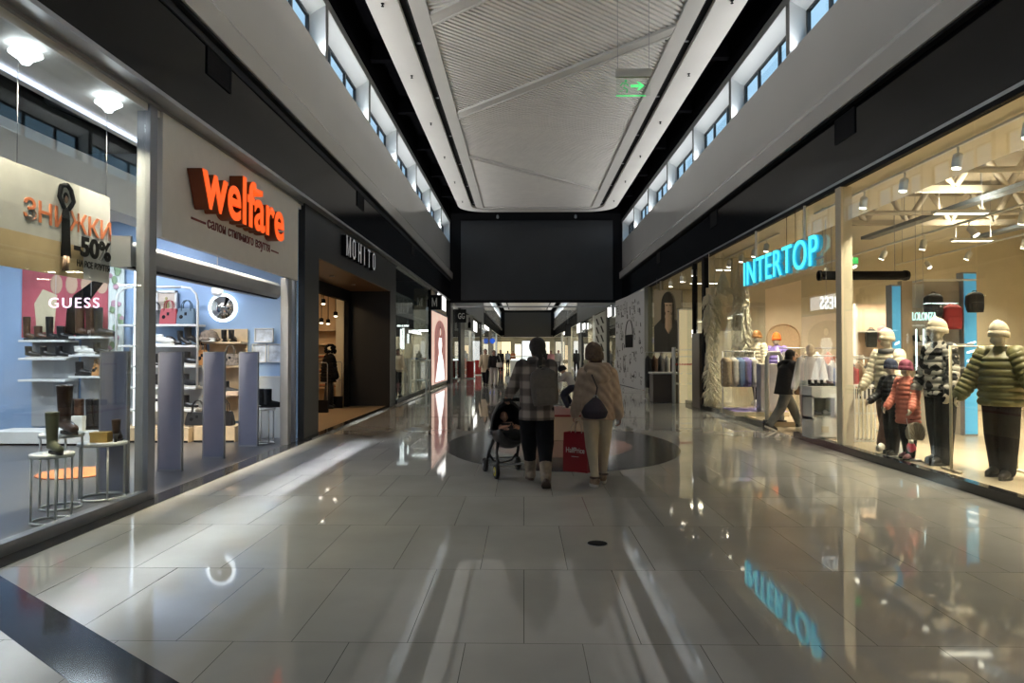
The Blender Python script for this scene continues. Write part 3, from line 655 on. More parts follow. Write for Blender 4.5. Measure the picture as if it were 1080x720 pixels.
za, zb, zc = [z+.006 for z in zl[::-1]]
for j, (px, kind, m, ms, sc, nm) in enumerate(((84, 'tall', M_brownl, M_rubber, 1.25, 'tall dark brown boot at the left of the top shelf under the pink poster'), (95, 'tall', M_brownl, M_rubber, 1.25, 'tall dark brown boot in the middle of the top shelf under the pink poster'), (103.5, 'tall', M_leather, M_rubber, 1.25, 'tall black boot at the right of the top shelf under the pink poster'))):
    shoe(kind, m, ms, nm, put(px, za), -1.5, sc=sc)
for j, px in enumerate((82, 89)): shoe('sneaker', M_whitel, M_whitel, '%s white sneaker on the middle shelf of the left window' % ('left' if j == 0 else 'right'), put(px, zb), -1.6)
shoe('ankle', M_leather, M_rubber, 'black shoe at the right end of the middle shelf of the left window', put(102, zb), -1.4)
shoe('chunky', M_leather, M_rubber, 'black boot on the lower shelf of the left window', put(84, zc), -1.6)
handbag(M_tan, 'small orange tan bag on the lower shelf of the left window', put(103, zc), 0, w_=.16, h=.2, tall=.08)
for j, px in enumerate((28, 40, 52, 64)): shoe('chunky' if j % 2 else 'tall', M_brownl if j < 2 else M_leather, M_rubber, '%s boot from the left on the left shelf at the photo edge' % ORD[j], put(px, zk[2]+.006), -1.5)
for j, px in enumerate((30, 46, 62)): shoe('ankle', M_leather, M_wsole, '%s black ankle boot from the left on the middle left shelf at the photo edge' % ORD[j], put(px, zk[1]+.006), -1.5)
for j, px in enumerate((76, 84, 96, 104, 110)): shoe('tall', M_leather if j != 1 else M_brownl, M_rubber, '%s tall boot from the left on the low white plinth' % ORD[j], (at(px, 440, 11.2).x, 11.2, .23), -1.2+.2*j, sc=1.25)
t = box_thing('carton', 'box', 'white paper carton standing among the boots on the low plinth', (at(82, 440, 11.0).x, 11.02, .23), .18, .1, .24, M_whitel)
# pink poster with neon word, flower curtain, hanging sale banner
a, b_ = at(20, 356, 11.85), at(112, 283, 11.85); pw, ph = b_.x-a.x, b_.z-a.z
t = thing('wall_poster', 'pink and red wall poster with pale footwear shapes above the left shelves', 'poster', (a.x, 11.93, a.z))
obj('poster_sheet', MB().box(0, pw, -.02, 0, 0, ph), mat('pink_poster', (.50, .10, .13), .5, noise=.25, nscale=1.5), t)
M_pale = mat('poster_pale', (.62, .42, .30), .6); M_ink = mat('print_black', (.008, .008, .009), .9, spec=.05)
for q in range(4): obj('printed_sole', MB().ell([(pw*.40+q*.27-.0, -.022, ph-.20, .11, .004), (pw*.40+q*.27, -.026, ph-.20, .11, .004)], 14).ball((pw*.40+q*.27, -.022, ph-.27), (.11, .006, .17), 12), M_pale, t)
obj('printed_boot', MB().prism([(pw-.75, .05), (pw-.42, .05), (pw-.40, .55), (pw-.05, 1.0), (pw-.12, 1.1), (pw-.60, .75), (pw-.72, .5)], -.03, -.02, 'y'), M_ink, t)
obj('printed_shoe', MB().prism([(pw-1.25, .1), (pw-.95, .1), (pw-.9, .75), (pw-1.15, .85), (pw-1.3, .6)], -.03, -.02, 'y'), mat('poster_cream', (.7, .6, .4), .6), t)
a = at(60, 327, 11.2); b2 = at(95, 316, 11.2)
t = thing('neon_word', 'glowing pinkish white word GUESS in front of the pink poster', 'sign', (a.x-.26, 11.38, a.z+.05)); obj('letters', fit(text('GUESS', .3, .006, 0, spacing=1.25), b2.x-a.x+.30, .17), mat('pink_neon', (1, .7, .85), .5, emit=1.2, ecol=(1, .62, .85)), t, rot=R_FACE)
obj('hanger_wire', MB().tube([(.1, .02, .2), (.1, .02, 2.0)], .004, 5).tube([(.7, .02, .2), (.7, .02, 2.0)], .004, 5), M_white, t)
a, b_ = at(114, 355, 11.85), at(131, 268, 11.85)
t = thing('flower_curtain', 'pale curtain strip with pink and green flowers left of the entrance post', 'curtain', (a.x, 11.88, .25)); cw, ch = b_.x-a.x, b_.z-.25
b = MB(); n_ = 24
b.loft([[Vector((cw*j/n_, -.02+.018*math.sin(j*1.6)*1-(.012 if k_ else 0), z)) for k_ in (0, 1) for j in (range(n_+1) if k_ == 0 else range(n_, -1, -1))] for z in (0, ch)]); obj('curtain_cloth', b, mat('curtain_white', (.60, .64, .62), .8), t)
random.seed(3); fl = MB(); lf = MB()
for q in range(26):
    x, z = random.uniform(.03, cw-.03), random.uniform(.9, ch-.05)
    (fl if q % 2 else lf).ball((x, -.05, z), (.05, .006, .045 if q % 2 else .07), 8)
obj('flower_print', fl, mat('flower_pink', (.50, .30, .38), .8), t); obj('leaf_print', lf, mat('leaf_green', (.25, .36, .22), .8), t)
t = thing('light_column', 'bright white vertical light strip beside the flower curtain', 'light', (at(141, 400, 11.6).x, 11.7, .25)); obj('tube', MB().box(-.05, .05, -.03, .03, 0, 2.7), mat('column_glow', (1, 1, 1), .5, emit=1.6, ecol=(.9, .95, 1)), t); obj('socket', MB().box(-.06, .06, -.04, .04, -.03, 0), M_white, t)
# sale banner parallel with the glass
BX = -4.14
t = thing('sale_banner', 'hanging sale banner with a woman in a black dress and large -50% print', 'banner', (BX, 5.32, 2.18))
obj('sheet', MB().box(-.004, .004, 0, 1.46, 0, .86), mat('banner_white', (.56, .56, .58), .7, noise=.06, nscale=2), t)
obj('printed_floor', MB().box(.004, .006, 0, 1.05, 0, .30), mat('banner_ochre', (.48, .36, .21), .7, noise=.15, nscale=3), t)
obj('printed_wall', MB().box(.004, .006, 0, .98, .30, .86), mat('banner_grey', (.46, .45, .44), .7, noise=.12, nscale=3), t)
wd = MB(); ox = .79
wd.prism([(ox-.055, .55), (ox-.03, .62), (ox+.03, .62), (ox+.05, .54), (ox+.06, .35), (ox+.075, .17), (ox-.06, .17), (ox-.05, .36)], .008, .014, 'x')
wd.tube([(.011, ox-.03, .61), (.011, ox-.095, .70), (.011, ox-.07, .80), (.011, ox-.01, .82)], .022, 6); wd.tube([(.011, ox+.035, .61), (.011, ox+.10, .69), (.011, ox+.06, .79), (.011, ox+.0, .83)], .022, 6)
obj('printed_dress', wd, M_ink, t)
sk = MB(); sk.ball((.012, ox+.0, .695), (.006, .028, .038), 10); sk.tube([(.012, ox-.015, .18), (.012, ox-.03, .05)], .016, 6); sk.tube([(.012, ox+.03, .18), (.012, ox+.02, .04)], .016, 6); obj('printed_skin', sk, mat('banner_skin', (.40, .25, .18), .6), t)
obj('printed_hair', MB().ball((.010, ox+.0, .71), (.006, .038, .048), 10), M_ink, t)
obj('sale_word', fit(text('ЗНИЖКИ', .3, .003, .004), 1.20, .19), mat('banner_orange', (.55, .16, .06), .6), t, (.008, .27, .42), R_LEFT)
obj('percent_word', fit(text('-50%', .3, .003, .012), .56, .19), M_ink, t, (.016, .90, .21), R_LEFT)
obj('small_word', fit(text('НА ВСЕ ВЗУТТЯ', .1, .002, .002), .50, .065), M_ink, t, (.012, .95, .11), R_LEFT)
obj('suspension_wire', MB().tube([(0, .2, .86), (0, .2, 1.75)], .003, 4).tube([(0, 1.4, .86), (0, 1.4, 1.75)], .003, 4), M_alu, t)
# round tables in the window
p1 = onfloor(107.5, 525, .004)
ztop = at(108, 466, p1.y).z
side_table('round white hoop table with a yellow box in the shoe shop window', p1, .225, ztop)
box_thing('gift_box', 'box', 'yellow box on the round white table in the shop window', (p1.x+.0, p1.y-.02, ztop+.002), .17, .12, .105, mat('yellow_card', (.70, .42, .10), .6), .1)
shoe('heel', M_brownl, M_rubber, 'dark brown bootie beside the yellow box on the round table', (p1.x+.135, p1.y+.02, ztop+.002), .3, sc=.95)
p2 = Vector((at(65, 455, 6.55).x, 6.55, .004)); z_ = at(65, 457, 6.55).z
side_table('taller round white table with a brown boot at the left photo edge', p2, .19, z_)
shoe('tall', M_brownl, M_rubber, 'tall brown boot on the taller round table at the left photo edge', (p2.x+.03, p2.y, z_+.002), -2.2, sc=1.15)
p3 = Vector((at(55, 478, 6.0).x, 6.0, .004)); z_ = at(55, 478, 6.0).z
side_table('lower round white table with an olive boot at the left photo edge', p3, .17, z_)
shoe('tall', mat('olive_leather', (.09, .095, .05), .5), M_rubber, 'tall olive boot on the lower round table at the left photo edge', (p3.x+.0, p3.y, z_+.002), -2.2, sc=.9)
t = thing('round_rug', 'round orange rug behind the display tables in the shoe shop', 'rug', (at(66, 500, 8.0).x-.1, 8.4, .005)); obj('pile', MB().ell([(0, 0, 0, .42, .42), (0, 0, .012, .42, .42), (0, 0, .016, .40, .40)], 32), mat('orange_rug', (.50, .16, .06), .95, bump=.4), t); obj('rug_edge', MB().tube([(.42*math.cos(2*PI*q/32), .42*math.sin(2*PI*q/32), .007) for q in range(32)], .008, 6, closed=True), mat('orange_rug_edge', (.38, .11, .04), .9), t)
# ================================================================ LEFT: DARK SHOP WITH RECESSED DOORWAY
DX = -3.75
M_dkshop = mat('charcoal_cladding', (.018, .018, .020), .42, noise=.08, nscale=1)
M_bronze = mat('bronze_soffit', (.16, .095, .055), .4, noise=.1, nscale=2)
struct('wall_left_dark_header', MB().box(-4.90, DX, 12.06, 20.06, 3.23, 4.06).box(-3.86, DX, 11.69, 12.06, 3.23, 4.06), M_dkshop)
struct('wall_left_dark_pilaster', MB().box(-4.90, DX, 12.06, 12.50, 0, 3.23).box(-3.86, DX, 11.69, 12.06, 0, 3.23), M_dkshop)
struct('wall_left_dark_return', MB().box(-4.90, DX, 19.20, 20.06, 0, 3.23), M_dkshop)
struct('ceiling_left_dark_soffit', MB().box(-4.90, DX-.01, 12.5, 19.2, 3.215, 3.23), M_bronze)
struct('trim_left_dark_doorhead', MB().box(-4.98, -4.86, 12.5, 19.2, 2.92, 3.23).box(-4.98, -4.86, 18.95, 19.2, 0, 2.95).box(-4.98, -4.86, 12.5, 12.7, 0, 2.95), M_matblack)
struct('baseboard_left_dark', MB().box(DX-.02, LX+.01, 11.69, 33.6, 0, .035), M_strip)
M_warmw = mat('warm_shop_wall', (.58, .42, .26), .6, noise=.06, nscale=2)
struct('wall_left_dark_inner', MB().box(-12, -5.0, 19.35, 19.45, 0, 5), M_warmw)
struct('wall_left_dark_inner_back', MB().box(-9.1, -9.0, 12.05, 19.35, 0, 5), M_warmw)
struct('ceiling_left_dark_inner', MB().box(-9, -4.98, 12.05, 19.35, 3.55, 3.65), mat('brown_ceiling', (.11, .075, .05), .7))
struct('trim_left_dark_column', MB().box(-5.22, -5.0, 19.0, 19.36, 0, 3.0), M_cream)
# letters of the dark shop: tall thin raised letters
t = thing('shop_sign', 'tall narrow silver letters on the black header over the recessed doorway', 'sign', (DX, 14.05, 3.50))
M_silver = mat('silver_letters', (.75, .75, .78), .35, emit=.12)  # slight emission added to brighten the faces; the letters are no lamps
xx = 0
for j, ch in enumerate('MOHITO'):
    wdt = [.34, .26, .26, .10, .24, .26][j]; yb = [0, .50, 1.02, 1.54, 1.94, 2.46][j]; g = MB(); H_ = .42; st = .06
    V = lambda y0, y1, z0=0, z1=H_: g.box(0, .10, y0, y1, z0, z1)
    if ch == 'M': V(0, st); V(wdt-st, wdt); g.prism([(st, H_), (wdt/2-.01, .08), (wdt/2+.01, .08), (wdt-st, H_), (wdt-st, H_-.12), (wdt/2, 0), (st, H_-.12)], 0, .10, 'x')
    elif ch == 'O':
        V(0, st, .07, H_-.07); V(wdt-st, wdt, .07, H_-.07); g.prism([(0, .07), (.08, 0), (wdt-.08, 0), (wdt, .07), (wdt-st, .07), (wdt-.1, .05), (.1, .05), (st, .07)], 0, .1, 'x'); g.prism([(0, H_-.07), (.08, H_), (wdt-.08, H_), (wdt, H_-.07), (wdt-st, H_-.07), (wdt-.1, H_-.05), (.1, H_-.05), (st, H_-.07)], 0, .1, 'x')
    elif ch == 'H': V(0, st); V(wdt-st, wdt); g.box(0, .1, st, wdt-st, .19, .24)
    elif ch == 'I': V(.02, .02+st)
    else: V(wdt/2-st/2, wdt/2+st/2); g.box(0, .1, 0, wdt, H_-.05, H_)
    obj('letter_side', g, M_matblack, t, (.0, yb, 0)); gf = MB(); gf.v = [((v[0]*.06)+.101, v[1], v[2]) for v in g.v]; gf.f = list(g.f); gf.sm = list(g.sm); obj('letter_face', gf, M_silver, t, (.0, yb, 0))
for j, y in enumerate((13.4, 15.3, 17.2)):
    o = thing('downlight', '%s small spot from the viewer in the bronze soffit over the recessed doorway' % ORD[j], 'light', (-4.3, y, 3.214), 0, 'spots in the bronze soffit'); obj('lamp_rim', MB().lathe([(.04, -.02), (.06, -.02), (.06, 0), (.04, 0)], 14), M_alu, o); obj('lens', MB().lathe([(.001, -.012), (.04, -.012), (.04, -.004), (.001, -.004)], 14), M_lamp, o)
for j, y in enumerate((14.0, 16.8)):
    o = thing('ceiling_light', '%s warm light panel inside the dark shop' % ('nearer' if j == 0 else 'farther'), 'light', (-6.2, y, 3.5), 0, 'warm light panels in the dark shop'); obj('lamp_frame', MB().box(-.4, .4, -.2, .2, 0, .05), M_matblack, o); obj('diffuser', MB().box(-.36, .36, -.16, .16, -.006, 0), M_lamp, o)
    area('panel_lamp', (-6.2, y, 3.48), (0, 0, 0), .8, .4, K_DARK, (1, .66, .33))
for j, (px, py, Y) in enumerate(((354, 333, 18.6), (341, 320, 17.2), (346, 341, 19.0), (339, 340, 17.8))):
    p = at(px, py, Y); o = thing('spotlight', '%s warm spotlight hanging inside the recessed doorway shop' % ['brightest', 'highest', 'lowest', 'leftmost low'][j], 'light', p, 0, 'warm spotlights in the dark shop')
    obj('lamp_head', MB().lathe([(.03, .12), (.055, .1), (.06, 0), (.05, -.005)], 12), M_matblack, o); obj('lens', MB().ball((0, 0, -.008), (.05, .05, .02), 10), M_lamp, o); obj('stem', MB().tube([(0, 0, .1), (0, 0, 3.55-p.z)], .01, 6), M_matblack, o)
# hoop gates with black bases in the doorway
for j, (px, py) in enumerate(((340.5, 435), (356, 430))):
    p = onfloor(px, py, .004); t = thing('security_gate', '%s hoop security gate with a black base in the recessed doorway' % ('nearer' if j == 0 else 'farther'), 'security gate', p, 0, 'hoop gates in the dark doorway')
    obj('gate_base', MB().box(-.13, .13, -.05, .05, 0, .31), M_matblack, t, bev=.006); obj('hoop', MB().tube([(-.11, 0, .3), (-.11, 0, 1.2), (-.09, 0, 1.24), (.09, 0, 1.24), (.11, 0, 1.2), (.11, 0, .3)], .012, 8), M_steel, t); obj('cross_bar', MB().tube([(-.11, 0, .75), (.11, 0, .75)], .009, 6), M_steel, t)
# ================================================================ garments on rails
def garment_mesh(kind):
    b = MB()
    L_ = {'coat': 1.0, 'jacket': .68, 'shirt': .62}[kind]; th = {'coat': .055, 'jacket': .075, 'shirt': .03}[kind]
    rg = [(0, 0, 0-L_, .25, th*1.15), (0, 0, -L_*.75, .24, th*1.1), (0, 0, -L_*.4, .225, th*1.05), (0, 0, -.12, .23, th), (0, 0, -.05, .20, th*.9), (0, 0, -.005, .075, th*.6), (0, 0, .03, .065, th*.5)]
    if kind == 'jacket':
        rg = []
        for q in range(25):
            z = -L_+(L_-.02)*q/24; rr = .24 if z < -.1 else .24*(1-((z+.1)/.10)*.6); pf = 1+.18*abs(math.sin(q*PI/4)); rg.append((0, 0, z, rr, th*pf))
    b.ell(rg, 14)
    for s in (-1, 1):
        n_ = 9; pts = [(s*(.20+.07*q/n_), -.01, -.07-.55*q/n_) for q in range(n_+1)]; r = [(.06 if kind == 'shirt' else .07)*(1-.25*q/n_)*(1+(.12*(q % 2) if kind == 'jacket' else 0)) for q in range(n_+1)]
        b.tube(pts, r, 8, flat=.7)
    return b.mesh(kind)
def hanger_mesh():
    return MB().tube([(-.19, 0, -.07), (0, 0, .035), (.19, 0, -.07), (-.19, 0, -.07)], .007, 5).tube([(0, 0, .03), (0, 0, .09), (.02, 0, .115), (0, 0, .135), (-.02, 0, .12)], .0045, 5).mesh('hanger')
GAR = {}; HANG = None
def rail(label, p, L_, h, rz=0, m=None):
    t = thing('clothes_rail', label, 'clothes rail', p, rz, 'clothes rails'); m = m or M_steel
    for s in (-1, 1): obj('rail_post', MB().tube([(0, s*L_/2, 0), (0, s*L_/2, h)], .015, 8), m, t); obj('foot', MB().tube([(-.22, s*L_/2, .015), (.22, s*L_/2, .015)], .015, 8), m, t)
    obj('rail_bar', MB().tube([(0, -L_/2, h), (0, L_/2, h)], .015, 8), m, t); return t
def hang(kind, m, label, p, rz, sc=1, group=None):
    global HANG
    if kind not in GAR: GAR[kind] = garment_mesh(kind)
    if HANG is None: HANG = hanger_mesh()
    t = thing({'coat': 'hanging_coat', 'jacket': 'hanging_jacket', 'shirt': 'hanging_shirt'}[kind], label, 'clothes', p, rz, group)
    o = bpy.data.objects.new('garment', GAR[kind]); C.objects.link(o); o.parent = t
    if not GAR[kind].materials: GAR[kind].materials.append(m)
    o.material_slots[0].link = 'OBJECT'; o.material_slots[0].material = m; o.location = (0, 0, -.12)
    q = bpy.data.objects.new('hanger', HANG); C.objects.link(q); q.parent = t; q.location = (0, 0, -.125)
    if not HANG.materials: HANG.materials.append(M_alu)
    t.scale = (sc,)*3; return t
def rack(label, where, p, L_, h, items, rz=0, mr=None):
    # clothes hang along local y of the rail
    rail(label, p, L_, h, rz, mr); n = len(items)
    for j, (kind, m, word) in enumerate(items):
        yy = -L_/2+L_*(j+.5)/n; q = Vector(p)+Matrix.Rotation(rz, 3, 'Z') @ Vector((0, yy, h))
        hang(kind, m, '%s %s, %s from the near end of the %s' % (word, 'coat' if kind == 'coat' else 'jacket' if kind == 'jacket' else 'shirt', ORD[j], where), q, rz+.08*math.sin(j*3.1), group='clothes on the %s' % where)
cl = lambda nm, c, r=.8: mat('cloth_'+nm, c, r, noise=.2, nscale=18, bump=.15)
c_black, c_grey, c_beige, c_white, c_navy, c_red, c_brown, c_green, c_purple, c_blue, c_pink, c_rust = cl('black', (.012, .012, .014)), cl('grey', (.16, .16, .17)), cl('beige', (.48, .38, .26)), cl('white', (.66, .64, .60)), cl('navy', (.02, .03, .07)), cl('red', (.40, .03, .03)), cl('brown', (.14, .08, .05)), cl('green', (.10, .14, .08)), cl('purple', (.20, .17, .50)), cl('blue', (.10, .20, .45)), cl('pink', (.55, .25, .28)), cl('rust', (.40, .14, .06))
rack('black clothes rail inside the recessed doorway shop', 'rail by the warm shop wall', (-6.7, 18.6, .004), 1.1, 1.55, [('coat', c_beige, 'beige'), ('coat', c_black, 'black'), ('shirt', c_white, 'white'), ('coat', c_brown, 'brown'), ('coat', c_black, 'black')], PI/2, M_matblack)
t = thing('wall_shelves', 'warm lit wall shelves with folded stock behind the black coat', 'shelf unit', (-5.9, 19.33, .004))
for z in (.5, .9, 1.3, 1.7, 2.1): obj('shelf', MB().box(-.9, .8, -.3, 0, z, z+.03), M_wood, t)
for x in (-.9, -.05, .8): obj('upright', MB().box(x-.015, x+.015, -.3, 0, 0, 2.3), M_matblack, t)
k = 0
for z in (.53, .93, 1.33):
    for x in (-.6, -.2, .25, .6):
        nm = ['beige', 'white', 'brown', 'rust'][k % 4]; o = thing('folded_sweater', '%s folded sweater stack, %s from the left on the %s warm lit wall shelf' % (nm, ORD[k % 4], ['lowest', 'middle', 'upper'][k//4]), 'clothes', (-5.9+x, 19.2, z+.005), 0, 'folded sweaters on the warm shelves')
        for q in range(3): obj('fold', MB().box(-.14, .14, -.1, .1, q*.04, q*.04+.036), [c_beige, c_white, c_brown, c_rust][(k+q) % 4], o, bev=.012)
        k += 1

# ================================================================ LEFT: GLASS SHOP AND LIGHT BOX
struct('window_70', MB().box(DX-.006, DX+.006, 20.08, 27.25, .12, 4.02), GL)
struct('baseboard_left_glass_shop', MB().box(DX-.06, DX+.05, 20.06, 27.3, 0, .12), M_dkframe)
struct('trim_left_glass_head', MB().box(DX-.04, DX+.04, 20.06, 27.3, 4.0, 4.06), M_alu); struct('trim_left_glass_mullion', MB().box(DX-.06, DX+.05, 27.25, 27.45, 0, 4.06), M_matblack)
struct('wall_left_glass_shop_end', MB().box(-12, -3.8, 33.5, 33.7, 0, 5), M_wallgrey)
struct('wall_left_lightbox', MB().box(-4.4, DX-.04, 27.45, 33.6, 0, 4.06), M_cream)
struct('ceiling_left_glass_shop', MB().box(-12, -4.2, 20.06, 33.5, 3.4, 3.5), mat('grey_green_ceiling', (.16, .18, .175), .7))
struct('wall_left_glass_back', MB().box(-9, -8.9, 20.06, 33.5, 0, 3.5), mat('grey_green_wall', (.30, .35, .34), .6, noise=.15, nscale=2))
for j, y in enumerate((22.5, 26.0)):
    o = thing('ceiling_light', '%s cool light panel in the ceiling of the left glass fronted shop' % ('nearer' if j == 0 else 'farther'), 'light', (-6.0, y, 3.36), 0, 'cool light panels in the left glass shop'); obj('lamp_frame', MB().box(-.6, .6, -.15, .15, 0, .04), M_white, o); obj('diffuser', MB().box(-.56, .56, -.11, .11, -.006, 0), M_lampw, o); area('panel_lamp', (-6.0, y, 3.34), (0, 0, 0), 1.2, .3, K_GLASS, (.86, 1, .98))
for j, (px, y0_, y1_, Y) in enumerate(((423, 347, 368, 23.5), (425.5, 346, 368, 23.8), (430.5, 352, 362, 25.0))):
    a, b_ = at(px, y1_, Y), at(px, y0_, Y); o = thing('tube_light', '%s upright white light tube in the left glass shop' % ['left', 'middle', 'right'][j], 'light', a, 0, 'light tubes in the left glass shop'); obj('tube', MB().tube([(0, 0, 0), (0, 0, b_.z-a.z)], .03, 8), mat('tube_glow', (1, 1, 1), .5, emit=2.6, ecol=(.92, 1, 1)), o); obj('cap', MB().tube([(0, 0, -.03), (0, 0, 0)], .035, 8).tube([(0, 0, b_.z-a.z), (0, 0, 3.4-a.z)], .012, 6), M_alu, o)
a = at(421, 349, 24.5)
for j, (px0, px1, py, Y) in enumerate(((419, 431, 343.5, 24.5), (435, 451.5, 348.5, 25.6))):
    a, b_ = at(px0, py, Y), at(px1, py, Y); o = thing('bar_light', '%s horizontal light bar in the left glass shop' % ('left' if j == 0 else 'right'), 'light', a, 0, 'light bars in the left glass shop'); obj('tube', MB().tube([(0, 0, 0), (b_.x-a.x, 0, 0)], .03, 8), MATS['tube_glow'], o); obj('hanger', MB().tube([(.05, 0, 0), (.05, 0, 3.4-a.z)], .008, 5).tube([(b_.x-a.x-.05, 0, 0), (b_.x-a.x-.05, 0, 3.4-a.z)], .008, 5), M_alu, o)
p = onfloor(442, 411, .004); p.x = at(444, 400, 25.5).x; p.y = 25.5
t = thing('display_table', 'white display table with folded goods in the left glass shop', 'table', p); zt_ = at(444, 379, 25.5).z
obj('table_top', MB().box(-.36, .30, -.5, .5, zt_-.06, zt_), M_white, t, bev=.01)
for sx in (-.32, .26):
    for sy in (-.45, .45): obj('leg', MB().box(sx-.03, sx+.03, sy-.03, sy+.03, 0, zt_-.06), M_white, t)
obj('lower_shelf', MB().box(-.34, .28, -.47, .47, .45, .49), M_white, t)
for j, m in enumerate((c_blue, c_white, c_grey, c_rust)): o = thing('folded_shirt', '%s folded shirt, %s on the white table of the left glass shop' % (['blue', 'white', 'grey', 'rust'][j], ORD[j]), 'clothes', (p.x-.2+.25*(j % 2), p.y-.25+.4*(j//2), p.z+zt_+.002), 0, 'folded shirts on the white table'); obj('fold', MB().box(-.1, .1, -.13, .13, 0, .05), m, o, bev=.015); obj('collar', MB().tube([(-.04, -.1, .055), (0, -.06, .06), (.04, -.1, .055)], .012, 6), m, o)
p = at(429.5, 377, 24.6)
t = thing('fringed_lamp', 'pale yellow fringed drum lamp beside the table in the left glass shop', 'lamp', (p.x, 24.6, .004)); hz = p.z
obj('lamp_shade', MB().lathe([(.13, hz-.02), (.165, hz+.12), (.16, hz+.38), (.12, hz+.48), (.02, hz+.5)], 18), mat('fringe_cream', (.62, .52, .32), .8, noise=.2, nscale=20, bump=.6, bscale=90, emit=.15), t); obj('lamp_stand', MB().tube([(0, 0, .03), (0, 0, hz+.1)], .02, 8), M_matblack, t); obj('lamp_foot', MB().lathe([(.16, 0), (.16, .02), (.02, .04)], 18), M_matblack, t)
rack('clothes rail near the window of the left glass shop', 'rail in the left glass shop', (-4.95, 26.4, .004), 1.2, 1.5, [('coat', c_grey, 'grey'), ('jacket', c_white, 'white'), ('coat', c_navy, 'navy'), ('shirt', c_green, 'green'), ('coat', c_black, 'black')], 0)
# illuminated fashion poster: woman in a white gown in an arch
LBX = DX-.015
t = thing('light_box', 'tall lit poster of a figure in a white gown under a pink arch', 'poster', (LBX, 27.55, .10))
obj('case', MB().box(-.02, .045, 0, 5.85, 0, 3.18), M_alu, t, bev=.008)
obj('lit_sheet', MB().box(.045, .05, .10, 5.75, .08, 3.10), mat('lit_poster_sheet', (.75, .42, .36), .5, emit=.75, ecol=(.85, .60, .48), noise=.2, nscale=2), t)
ar = [(1.0, .1), (1.0, 2.1)]+[(2.95+1.95*math.cos(PI-PI*q/14), 2.1+.72*math.sin(PI*q/14)) for q in range(15)]+[(4.9, .1)]
obj('printed_arch', MB().prism(ar, .05, .053, 'x'), mat('lit_arch', (.45, .22, .2), .5, emit=.42, ecol=(.55, .22, .20), noise=.4, nscale=2.5), t)
gw = [(2.5, 2.05), (3.4, 2.05), (3.55, 1.7), (3.3, 1.5), (4.2, .9), (4.6, .15), (1.3, .15), (1.9, .8), (2.5, 1.4), (2.3, 1.75)]
M_gown = mat('lit_gown', (1, .95, .93), .5, emit=1.5, ecol=(1, .93, .90)); obj('printed_gown', MB().prism(gw, .053, .056, 'x'), M_gown, t)
for q in range(6): obj('printed_fold', MB().tube([(.058, 2.9+.1*q-.3, 1.5), (.058, 1.7+.5*q, .3)], [.02, .09], 6, flat=.1), M_gown if q % 2 else mat('lit_gown_shade', (.9, .72, .7), .5, emit=.95, ecol=(.95, .74, .70)), t)
obj('printed_head', MB().ball((.056, 2.95, 2.32), (.006, .26, .17), 12), mat('lit_face', (.8, .6, .5), .5, emit=.8, ecol=(.9, .66, .55)), t); obj('printed_hair', MB().ball((.054, 2.95, 2.38), (.005, .34, .2), 12), mat('lit_hair', (.3, .12, .1), .5, emit=.25, ecol=(.4, .15, .1)), t)
o = thing('lit_sign', 'plain glowing white sign box above the lit gown poster', 'sign', (DX+.05, 29.0, 3.42), 0); obj('sign_case', MB().box(-.03, .05, -.02, 3.0, -.02, .62), M_alu, o); obj('sign_face', MB().box(.05, .06, 0, 2.98, 0, .60), M_lit, o)
# projecting black blade sign with the letter M
a = at(466, 311, 26.6); b_ = at(453, 326.5, 26.6)
t = thing('blade_sign', 'black square sign with a white letter M projecting from the left wall', 'sign', (DX+.06, 26.6, b_.z))
obj('sign_box', MB().box(0, a.x-DX-.06, -.06, .06, 0, a.z-b_.z), M_matblack, t, bev=.005); obj('bracket', MB().box(-.06, 0, -.02, .02, .1, .4), M_matblack, t)
g = MB(); w_ = .20; H_ = .34
for q in (0, w_-.035): g.box(q, q+.035, -.068, -.06, 0, H_)
g.prism([(.035, H_), (w_/2, .1), (w_-.035, H_), (w_-.035, H_-.1), (w_/2, 0), (.035, H_-.1)], -.068, -.06, 'y'); obj('letter', g, M_white, t, (.13, 0, .12))
# ================================================================ RIGHT: LARGE CLOTHES SHOP (cyan letters)
struct('wall_right_over_shop', MB().box(RX+.04, RX+.3, BACK, 34, 4.06, 5.1), M_matblack)
struct('wall_right_behind', MB().box(RX, RX+.3, BACK, 1.5, 0, 4.06), M_dkframe)
struct('trim_right_head_lip', MB().box(RX-.015, RX+.05, 1.5, 33, 4.05, 4.10), M_steel)
struct('trim_right_head_rail', MB().box(RX-.03, RX+.06, 1.5, 27.3, 3.99, 4.05), M_matblack)
struct('ceiling_right_soffit', MB().box(RX+.06, 6.1, 1.5, 18.2, 3.99, 4.06), M_cream)
struct('ceiling_right_bulkhead', MB().box(6.02, 6.12, 1.5, 18.2, 4.0, 5.6), M_cream)
M_truss = mat('cream_steel', (.55, .50, .42), .5, noise=.06, nscale=3)
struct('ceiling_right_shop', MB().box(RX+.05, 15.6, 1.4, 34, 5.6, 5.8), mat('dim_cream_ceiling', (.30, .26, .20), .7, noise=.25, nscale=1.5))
struct('wall_right_shop_back', MB().box(15.4, 15.6, 1.4, 34, 0, 5.7), M_cream)
struct('wall_right_shop_end', MB().box(RX+.02, 15.6, 1.3, 1.5, 0, 5.7), M_cream)
struct('wall_right_partition', MB().box(5.5, 15.6, 18.15, 18.35, 0, 5.7), M_cream)
struct('trim_right_plinth_near', MB().box(RX-.06, RX+.06, 1.5, 11.95, 0, .11), M_strip)
struct('trim_right_plinth_far', MB().box(RX-.06, RX+.06, 13.75, 27.2, 0, .11), M_strip)
struct('floor_right_window_platform', MB().box(RX+.06, 6.0, 1.5, 11.9, .006, .105), M_creamfloor)
struct('floor_right_window_platform_far', MB().box(RX+.06, 6.6, 13.9, 18.1, .006, .105), M_creamfloor)
